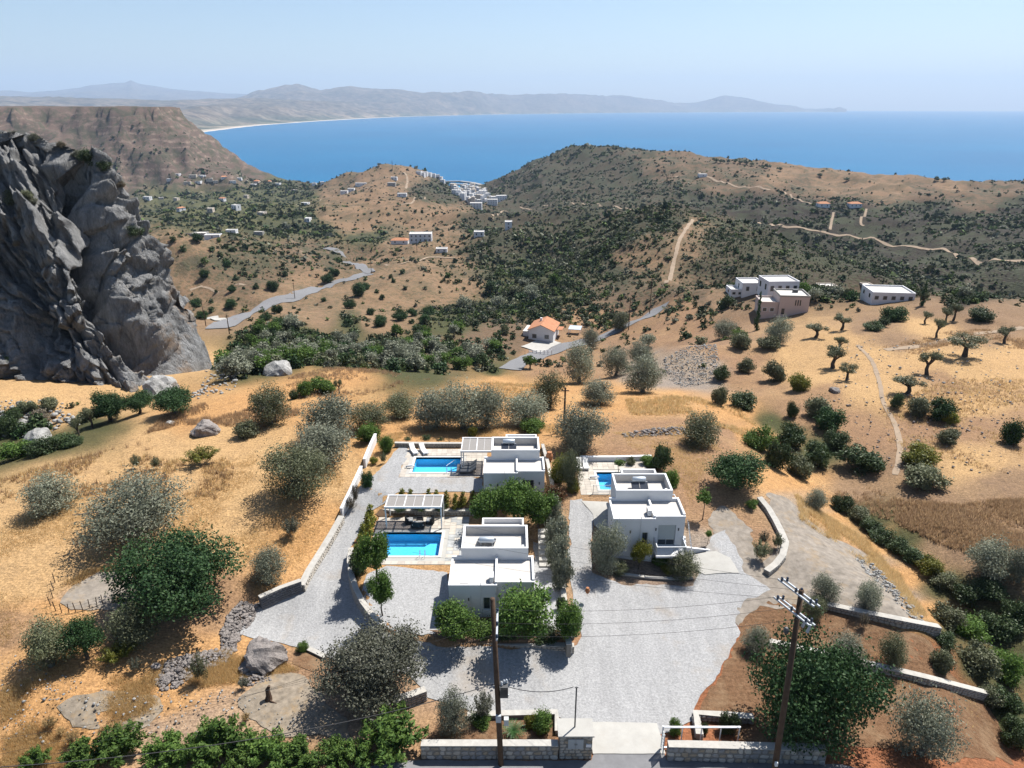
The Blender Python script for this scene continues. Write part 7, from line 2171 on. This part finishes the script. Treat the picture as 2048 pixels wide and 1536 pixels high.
for px, py, w, h, mat in [(20, 925, 80, 50, "bright_leaf"), (75, 915, 70, 36, "mastic_leaf"), (120, 900, 60, 30, "mastic_leaf"), (10, 880, 50, 50, "mastic_leaf"), (50, 835, 40, 36, "sage_leaf"), (88, 828, 44, 36, "sage_leaf"), (20, 850, 40, 34, "mastic_leaf"), (140, 895, 40, 24, "mastic_leaf"), (70, 855, 50, 24, "dry_leaf")]:
    plant("bush", px, py, w, h, "green bush in the hollow between cliff and left field", mat, "bushes in the hollow below the cliff")
# on the cliff: placed on the rock face by the nearest rock point to the pixel's ray
_cpx, _cpy = to_pix(CLIFF_P[..., 0], CLIFF_P[..., 1], CLIFF_P[..., 2])
def on_cliff(px, py):
    e = (_cpx - px) ** 2 + (_cpy - py) ** 2
    cand = np.argwhere(e < max(9, e.min() * 1.5))
    best = min(cand, key=lambda ij: CLIFF_P[ij[0], ij[1], 1])
    return CLIFF_P[best[0], best[1]]
for px, py, w, mat in [(15, 398, 46, "sage_leaf"), (50, 392, 34, "sage_leaf"), (70, 268, 26, "grey_leaf"), (180, 318, 50, "mastic_leaf"), (205, 330, 34, "mastic_leaf"), (155, 312, 30, "grey_leaf"), (265, 467, 40, "mastic_leaf"), (25, 270, 24, "grey_leaf"), (62, 405, 24, "grey_leaf"), (115, 345, 18, "grey_leaf"), (120, 290, 20, "dry_leaf"), (8, 722, 24, "mastic_leaf"), (30, 490, 18, "dry_leaf"), (240, 370, 22, "dry_leaf")]:
    p = on_cliff(px, py); f = p[1] * CP - (p[2] - CAMZ) * SP; W = w * f / FPX
    plant_at("bush", np.array([p[0], p[1] + W * .1, p[2] - W * .2]), W, W * .62, "wild shrub clinging to the grey cliff", mat, "shrubs on the cliff face")
# --- single bushes of the brown slope and the valley in the middle distance
SLOPE = [(310, 160, 80), (225, 225, 60), (150, 170, 60), (415, 215, 52), (475, 260, 48), (520, 325, 62), (360, 415, 80), (580, 415, 56), (635, 350, 34), (718, 395, 50), (770, 220, 50), (900, 240, 44), (920, 390, 56), (830, 490, 96), (715, 475, 56), (550, 500, 66), (540, 615, 100), (410, 575, 48), (600, 550, 26), (410, 640, 60), (310, 605, 90), (345, 680, 90), (1205, 435, 90), (1255, 390, 80), (1420, 530, 130), (1470, 480, 70), (1180, 560, 46), (1360, 605, 90), (1350, 725, 76), (1130, 810, 72), (1250, 790, 40), (870, 740, 120), (780, 690, 90), (860, 640, 90), (1560, 735, 120), (1500, 650, 70), (1700, 690, 110), (1790, 660, 80), (1900, 650, 100), (1780, 710, 50), (1870, 715, 100), (630, 300, 20), (900, 325, 50), (565, 220, 44), (1040, 275, 40), (450, 505, 34), (1580, 545, 50), (1545, 500, 40), (1660, 430, 50), (1740, 480, 40), (1720, 370, 50), (1640, 400, 40)]
for x, y, w in SLOPE:
    px, py = 300 + x / 3.413, 440 + y / 3.413; w = w / 3.413
    if place(px, py) is None: continue
    plant("bush" if w > 18 else "farbush", px, py, w, w * .85, "round dark bush dotting the brown slope above the left valley road" if py < 600 and px < 640 else "dark rounded bush on the slope between valley road and gully", "carob_leaf" if w > 18 else "mastic_leaf", "bushes of the brown slope" if py < 600 and px < 640 else "bushes between valley road and gully")

for px, py in [(1432, 323), (1441, 324), (1456, 325), (1470, 325), (1481, 326), (1492, 327), (1503, 330), (1532, 334), (1560, 340), (1640, 352), (1692, 361), (1872, 361), (1887, 361)]:
    q = place(px, py + 2)
    if q is not None: plant_at("fartree", q, random.uniform(7, 11), random.uniform(6, 8), "tree standing on the far ridge against the sea", "mastic_leaf", "trees on the far ridge")
for px, py, h, lb in [(1513, 662, 60, "slim dark cypress in front of the pink house"), (1846, 612, 40, "slim cypress on the olive hill skyline")]:
    plant("column", px, py, 12, h, lb, "carob_leaf", name="cypress_tree", cat="tree", zmul=1.3)
# ---------------------------------------------------------------- scattered bushes of valley and hills
_slope = (GZ + 1.0 - CAMZ) / _D
_cum = np.maximum.accumulate((GZ - CAMZ) / _D, axis=0)
VIS = _slope >= np.vstack([np.full((1, NAZ), -9), _cum[:-1]]) - 0.001
def visible(X, Y):
    a, v = _uv(X, Y)
    i = np.clip(np.round((a - AZ0) / (AZ1 - AZ0) * (NAZ - 1)).astype(int), 0, NAZ - 1); j = np.clip(np.round(np.interp(v, GV, np.arange(NV))).astype(int), 0, NV - 1)
    return VIS[j, i]
def road_clear(X, Y, extra):
    ok = np.ones(len(X), bool)
    for C, w in ROADS:
        for k in range(0, len(C)):
            pass
        d = np.min(np.hypot(X[:, None] - C[None, :, 0], Y[:, None] - C[None, :, 1]), axis=1)
        ok &= d > w * .5 + extra
    return ok
_hs = np.array([(o.location.x, o.location.y) for o in bpy.data.objects if o.get("category") in ("house", "carport")])
rs = np.random.default_rng(11)
N = 260000
az = rs.uniform(math.radians(-38), math.radians(38), N); ld = rs.uniform(math.log(120), math.log(2050), N)
X = np.exp(ld) * np.sin(az); Y = np.exp(ld) * np.cos(az)
k = visible(X, Y); X, Y = X[k], Y[k]
Z = ground(X, Y); k = Z > SEA_Z + 2.5; X, Y, Z = X[k], Y[k], Z[k]
D = np.hypot(X, Y)
PX, PY = to_pix(X, Y, Z)
col = ground_colour(X, Y, Z); lum = col.mean(1)
green = np.clip((col[:, 1] - col[:, 0] * .78) / .02, 0, 1)
dens = 0.035 + 0.5 * (1 - sstep(0.045, 0.12, lum)) + .35 * green
clus = sstep(-.12, .22, fbm(X / 38, Y / 38, 4) + fbm(X / 9, Y / 9, 2) * .4)
dens *= .25 + 1.3 * clus
ravine = .5 * np.exp(-(((PX - 1050) / 110) ** 2 + ((PY - 560) / 70) ** 2)) + .32 * np.exp(-(((PX - 640) / 190) ** 2 + ((PY - 715) / 42) ** 2)) + .8 * np.exp(-(((PX - 1150) / 120) ** 2 + ((PY - 630) / 40) ** 2)) + .8 * np.exp(-(((PX - 930) / 100) ** 2 + ((PY - 715) / 40) ** 2)) + .7 * np.exp(-(((PX - 1400) / 90) ** 2 + ((PY - 615) / 30) ** 2)) + .7 * np.exp(-(((PX - 1630) / 120) ** 2 + ((PY - 595) / 16) ** 2)) + .3 * np.exp(-(((PX - 1250) / 90) ** 2 + ((PY - 480) / 40) ** 2))
dens += ravine * .55
hillfield = (PX > 1480) & (PY > 625) & (PY < 1200)
knoll = (PY > 745) & (PX > 560)
mesa = (PX < 540) & (D > 1300)
dens[mesa] += .35 * clus[mesa]
spur = (PX > 1080) & (PX < 1760) & (D > 280) & (D < 560)
dens[spur] += np.where(PX[spur] > 1340, .5, .12)
brownhills = (D > 450) & (PX < 1000) & ~mesa
dens[brownhills] += .10
dens *= np.clip((D / 400) ** 2.2, .035, 1)
dens[hillfield] *= .02; dens[knoll] *= .03
cliffm = (PX < 440) & (PY < 800) & (D > 100) & (D < 200)
dens[cliffm] *= .0
dens *= np.where(D > 900, 1.1, 1.0) * np.where(PX < 700, np.where(D > 1000, .8, 1), 1)
k = rs.random(len(X)) < dens * .8
X, Y, Z, D, PX, PY, green, ravine, lum = (q[k] for q in (X, Y, Z, D, PX, PY, green, ravine, lum))
k = road_clear(X, Y, 1.8)
if len(_hs):
    k &= np.min(np.hypot(X[:, None] - _hs[None, :, 0], Y[:, None] - _hs[None, :, 1]), axis=1) > np.where(D > 1200, 5, 8.5)
X, Y, Z, D, PX, PY, green, ravine, lum = (q[k] for q in (X, Y, Z, D, PX, PY, green, ravine, lum))
size = rs.gamma(3.0, .5, len(X)) * (1.0 + .5 * np.clip(ravine, 0, 1) + .25 * green) * np.where(D > 700, 1.5, 1.0) * np.where(D > 1300, 1.25, 1) + .5
_sp = (PX > 1340) & (PX < 1760) & (D > 280) & (D < 560)
size[_sp] *= np.where(rs.random(_sp.sum()) < .9, .5, 1.0)
size = np.clip(size, .6, np.where(D < 300, 4.6, 7.5)) * np.where(D > 1500, 1.4, 1)
kind = rs.random(len(X))
order = np.argsort(-size / D)
ZONES = [(lambda px, py: px < 560 and py > 600, "bush in the belt at the cliff foot", "bushes at the foot of the cliff"),
         (lambda px, py: px < 900 and py > 640, "bush in the gully below the valley road", "bushes of the green gully"),
         (lambda px, py: px < 1130 and py > 520, "bush on the slopes of the central ravine", "bushes of the central ravine"),
         (lambda px, py: px < 1420 and py > 560, "bush around the orange roofed house", "bushes around the orange roofed house"),
         (lambda px, py: px >= 1420 and py > 560, "bush between the white hill houses", "bushes around the white houses"),
         (lambda px, py: px >= 1130, "bush on the spur with the track", "bushes of the spur"),
         (lambda px, py: True, "bush on the far brown hills", "bushes of the far brown hills")]
NIND = 270
for i in order[:NIND]:
    z = next(zz for zz in ZONES if zz[0](PX[i], PY[i]))
    shade = ["dark green", "very dark", "grey-green", "silvery", "dark green", "bright green"][min(5, int(kind[i] * 6))]
    sz = "large" if size[i] / D[i] > .02 else "middling" if size[i] / D[i] > .0135 else "small"
    lbl = sz + " " + shade + " " + z[1]
    mt = ["mastic_leaf", "carob_leaf", "sage_leaf", "sage_leaf", "mastic_leaf", "bright_leaf"][min(5, int(kind[i] * 6))]
    if size[i] > 3.6 and kind[i] > .45:
        plant_at("fartree", (X[i], Y[i], Z[i]), size[i] * 1.1, size[i] * .95, lbl, mt if kind[i] > .8 else None, z[2], "bush", "shrub_tree")
    else:
        plant_at("farbush", (X[i], Y[i], Z[i] - .1), size[i], size[i] * rs.uniform(.6, .85), lbl, mt, z[2])

# the rest is scrub that reads as one cover: leafy low bushes in a few joined meshes
def attr_leaf_material(name, trans=.12):
    m, nt, b = new_mat(name)
    c = nnode(nt, "ShaderNodeVertexColor", layer_name="leaf").outputs[0]
    nt.links.new(c, b.inputs["Base Color"]); b.inputs["Roughness"].default_value = .7; b.inputs["Specular IOR Level"].default_value = .12
    tl = nt.nodes.new("ShaderNodeBsdfTranslucent"); nt.links.new(c, tl.inputs[0])
    mx = nt.nodes.new("ShaderNodeMixShader"); mx.inputs[0].default_value = trans
    nt.links.new(b.outputs[0], mx.inputs[1]); nt.links.new(tl.outputs[0], mx.inputs[2]); nt.links.new(mx.outputs[0], nt.nodes["Material Output"].inputs["Surface"])
    return m
attr_leaf_material("scrub_leaf")
SCOL = np.array([(0.032, 0.05, 0.02), (0.025, 0.045, 0.022), (0.075, 0.082, 0.045), (0.12, 0.125, 0.09), (0.05, 0.06, 0.028), (0.07, 0.1, 0.03)])
def bush_template(rng, n, L, Wl):
    cl = crown_clumps(rng, 1.0, .72, -.2, 7, .2, .32, flat=.9)
    V, t = leaves(cl, n, L, Wl, rng, .35)
    return V, t
def scrub(name, idx, n, L, Wl):
    rng = np.random.default_rng(len(idx))
    tm = [bush_template(rng, n, L, Wl) for _ in range(6)]
    Vs, Cs = [], []
    for q, i in enumerate(idx):
        V, t = tm[q % 6]
        a = rng.uniform(0, 6.28); ca, sa = math.cos(a), math.sin(a)
        W = size[i] * rng.uniform(.9, 1.1)
        U = V.copy(); U[..., 0], U[..., 1] = V[..., 0] * ca - V[..., 1] * sa, V[..., 0] * sa + V[..., 1] * ca
        U = U * np.array([W, W, W * rng.uniform(.75, 1.1)]) + np.array([X[i], Y[i], Z[i] - .05 * W])
        c = SCOL[min(5, int(kind[i] * 6))] * (0.6 + .9 * t[:, None]) * rng.uniform(.8, 1.2)
        Vs.append(U); Cs.append(c)
    V = np.concatenate(Vs); C = np.concatenate(Cs)
    me = leaf_mesh(name, V, np.zeros(len(V)), "scrub_leaf")
    rgba = np.ones((len(V) * 4, 4), np.float32); rgba[:, :3] = np.repeat(C, 4, axis=0)
    me.color_attributes["leaf"].data.foreach_set("color", rgba.ravel())
    o = obj_of(name, me); o["kind"] = "stuff"
    return o
rest = order[NIND:]
nearr = rest[D[rest] < 420]; farr = rest[D[rest] >= 420]
scrub("scrub_cover", nearr[:3000], 56, .26, .19)
scrub("low_scrub", nearr[3000:12500], 14, .5, .36)
scrub("hill_scrub", farr[:24000], 12, .56, .44)
print("scrub", len(nearr), len(farr))

# ---------------------------------------------------------------- dry stubble and grass tufts
attr_leaf_material("straw", .55)
def tufts(name, pp, n, h, cols, seed, blades=7, thin=.02, spread=.14, clump=9.0):
    r = np.random.default_rng(seed)
    poly = pix_poly(pp); P = np.array(poly)
    x = r.uniform(P[:, 0].min(), P[:, 0].max(), n * 6); y = r.uniform(P[:, 1].min(), P[:, 1].max(), n * 6)
    k = in_poly(x, y, poly) & (fbm(x / clump, y / clump, 3) + r.normal(size=len(x)) * .1 > 0.02)
    x, y = x[k][:n], y[k][:n]; n = len(x)
    z = ground(x, y)
    nb = n * blades
    bx = np.repeat(x, blades) + r.normal(size=nb) * spread * .5; by = np.repeat(y, blades) + r.normal(size=nb) * spread * .5; bz = np.repeat(z, blades)
    hh = np.repeat(r.uniform(.5, 1.3, n) * h, blades) * r.uniform(.6, 1.1, nb)
    a = r.uniform(0, 6.28, nb); w = thin * r.uniform(.7, 1.5, nb)
    lean = r.normal(size=(nb, 2)) * .25 * hh[:, None]
    V = np.stack([np.column_stack([bx - np.cos(a) * w, by - np.sin(a) * w, bz - .03]), np.column_stack([bx + np.cos(a) * w, by + np.sin(a) * w, bz - .03]),
                  np.column_stack([bx + lean[:, 0], by + lean[:, 1], bz + hh])], 1)
    cc = np.array(cols)[np.repeat(r.integers(0, len(cols), n), blades)] * r.uniform(.7, 1.25, (nb, 1))
    o = mesh_obj(name, V.reshape(-1, 3), np.arange(nb * 3).reshape(-1, 3), "straw"); me = o.data
    rgba = np.ones((nb * 3, 4), np.float32); rgba[:, :3] = np.repeat(cc, 3, axis=0)
    me.color_attributes.new("leaf", 'FLOAT_COLOR', 'POINT').data.foreach_set("color", rgba.ravel())
    o["kind"] = "stuff"
    return o
STR = [(.58, .42, .2), (.5, .34, .155), (.64, .48, .26)]; STB = [(.36, .24, .14), (.42, .29, .165), (.3, .2, .12)]
tufts("dry_stubble", [(1660, 1000), (1700, 960), (1800, 1000), (1900, 1010), (2048, 1000), (2048, 1120), (1950, 1110), (1880, 1090), (1780, 1040)], 5200, .55, STB, 1, 8, .035, .3, 14)
tufts("dry_stubble", [(1680, 700), (1800, 690), (1830, 670), (1950, 660), (2048, 660), (2048, 700), (1900, 690), (1800, 720), (1690, 730)], 2600, .5, STB, 2, 6, .04, .3, 9)
tufts("dry_stubble", [(1760, 820), (1900, 760), (2048, 760), (2048, 960), (1900, 920), (1780, 900)], 2200, .4, STB + STR, 3, 6, .035, .3, 6)
tufts("dry_stubble", [(290, 870), (330, 830), (400, 810), (500, 790), (590, 800), (600, 830), (520, 860), (440, 850), (360, 850)], 1800, .55, STB, 4, 7, .03, .25, 6)
tufts("dry_stubble", [(0, 960), (100, 930), (300, 880), (400, 880), (480, 940), (430, 1000), (250, 980), (100, 1010), (0, 1040)], 900, .6, STB + STR, 5, 9, .03, .28, 4)
tufts("dry_stubble", [(560, 760), (700, 735), (860, 760), (700, 800), (600, 800)], 1400, .5, STB, 6, 7, .03, .25, 6)
tufts("dry_stubble", [(940, 765), (1080, 770), (1060, 810), (960, 800)], 900, .5, STR, 7, 7, .03, .25, 6)
tufts("dry_stubble", [(1250, 800), (1450, 800), (1510, 850), (1500, 880), (1400, 840), (1260, 830)], 2200, .5, STR, 8, 7, .03, .25, 8)
tufts("dry_grass", [(0, 1380), (150, 1330), (300, 1330), (480, 1300), (600, 1340), (500, 1360), (300, 1390), (330, 1420), (350, 1470), (200, 1530), (0, 1536)], 9000, .32, STR, 9, 7, .014, .3, 3)
tufts("dry_grass", [(0, 1050), (300, 950), (560, 900), (640, 900), (690, 960), (640, 1060), (580, 1150), (500, 1180), (480, 1100), (350, 1060), (200, 1120), (0, 1300)], 9000, .22, STR, 10, 6, .016, .3, 4)
tufts("dry_grass", [(1590, 990), (1650, 1030), (1740, 1085), (1800, 1150), (1850, 1230), (1830, 1250), (1770, 1160), (1700, 1105), (1600, 1040)], 4200, .5, STR, 11, 8, .016, .3, 3)
tufts("dry_grass", [(1240, 840), (1400, 850), (1440, 900), (1400, 960), (1380, 1010), (1350, 940), (1250, 890)], 3000, .25, STR, 12, 6, .016, .3, 4)
tufts("dry_grass", [(100, 1225), (112, 1175), (180, 1140), (250, 1128), (180, 1150), (128, 1195), (120, 1212), (180, 1210), (240, 1190), (240, 1205), (150, 1232)], 900, .35, STR, 13, 7, .016, .3, 9)
tufts("dry_grass", [(800, 865), (960, 850), (1120, 850), (1280, 870), (1160, 900), (1110, 880), (930, 885), (800, 890), (730, 880)], 3500, .25, STR, 14, 6, .016, .3, 4)
tufts("red_soil_weeds", [(1500, 1330), (1700, 1290), (1850, 1330), (1980, 1430), (1900, 1480), (1750, 1420)], 500, .18, STR, 15, 6, .014, .25, 3)
# --- cycad in the gate bed
cy = thing("cycad", "small cycad palm in the middle of the gate flower bed", "palm", tuple(place(1026, 1470)))
MB().tube([(0, 0, -.1), (0, 0, .35)], [.16, .13], 9).build("trunk", "bark", cy)
for k in range(20):
    a = k * 2.399; el = .35 + .5 * ((k * 7) % 10) / 10; m = MB(); L = 1.0
    pts = [np.array([math.cos(a) * L * t * math.cos(el * (1 - .4 * t)), math.sin(a) * L * t * math.cos(el * (1 - .4 * t)), .35 + L * math.sin(el) * t * (1.15 - .75 * t)]) for t in np.linspace(0, 1, 9)]
    sd = np.array([-math.sin(a), math.cos(a), 0])
    for t in range(1, 9):
        w = .22 * math.sin(math.pi * (t / 9) ** .7) + .03
        for s in (-1, 1):
            m.add([pts[t - 1], pts[t] * .5 + pts[t - 1] * .5, pts[t - 1] * .4 + pts[t] * .6 + sd * s * w + np.array([0, 0, .05]), ], [(0, 1, 2)])
    m.tube([tuple(p) for p in pts], .012, 4)
    V = m
    fr = m.build("frond", "cycad_leaf" if "cycad_leaf" in MATS else simple_mat("cycad_leaf", (.03, .075, .018), .5, .2, 6), cy)
# weeping pampas tufts at the lower left
for px, py, w, lb in [(95, 1470, 30, "left pale pampas tuft at the lower left"), (120, 1478, 20, "small pampas tuft beside the left one"), (142, 1500, 34, "tall straw tuft at the lower left"), (228, 1490, 40, "wide straw tuft below the gravel patch"), (205, 1480, 24, "thin straw tuft below the gravel patch"), (490, 1450, 22, "brown dry tuft on the gravel patch")]:
    plant("brush", px, py, w, w * 1.05, lb, "straw_tuft" if "straw_tuft" in MATS else leaf_material("straw_tuft", (.3, .2, .085), (.42, .3, .14), .2).name, None, "grass tuft", "grass_tuft")

# ---------------------------------------------------------------- labels: look-alikes are told apart by their order in the row
_by = {}
bpy.context.view_layer.update()
for o in bpy.data.objects:
    if o.parent is None and o.get("label"):
        _by.setdefault(o["label"], []).append(o)
def _ordinal(n):
    return str(n) + ("th" if 10 < n % 100 < 20 else {1: "st", 2: "nd", 3: "rd"}.get(n % 10, "th"))
for lab, obs in _by.items():
    if 1 < len(obs) <= 50:
        xs = [float(to_pix(o.matrix_world.translation.x, o.matrix_world.translation.y, o.matrix_world.translation.z)[0]) if o.type != 'MESH' or o.name.startswith(("shrub", "conifer")) else float(o.bound_box[0][0]) for o in obs]
        for n, i in enumerate(np.argsort(xs)):
            obs[i]["label"] = lab + ", " + ("leftmost" if n == 0 else "rightmost" if n == len(obs) - 1 else _ordinal(n + 1) + " from left")
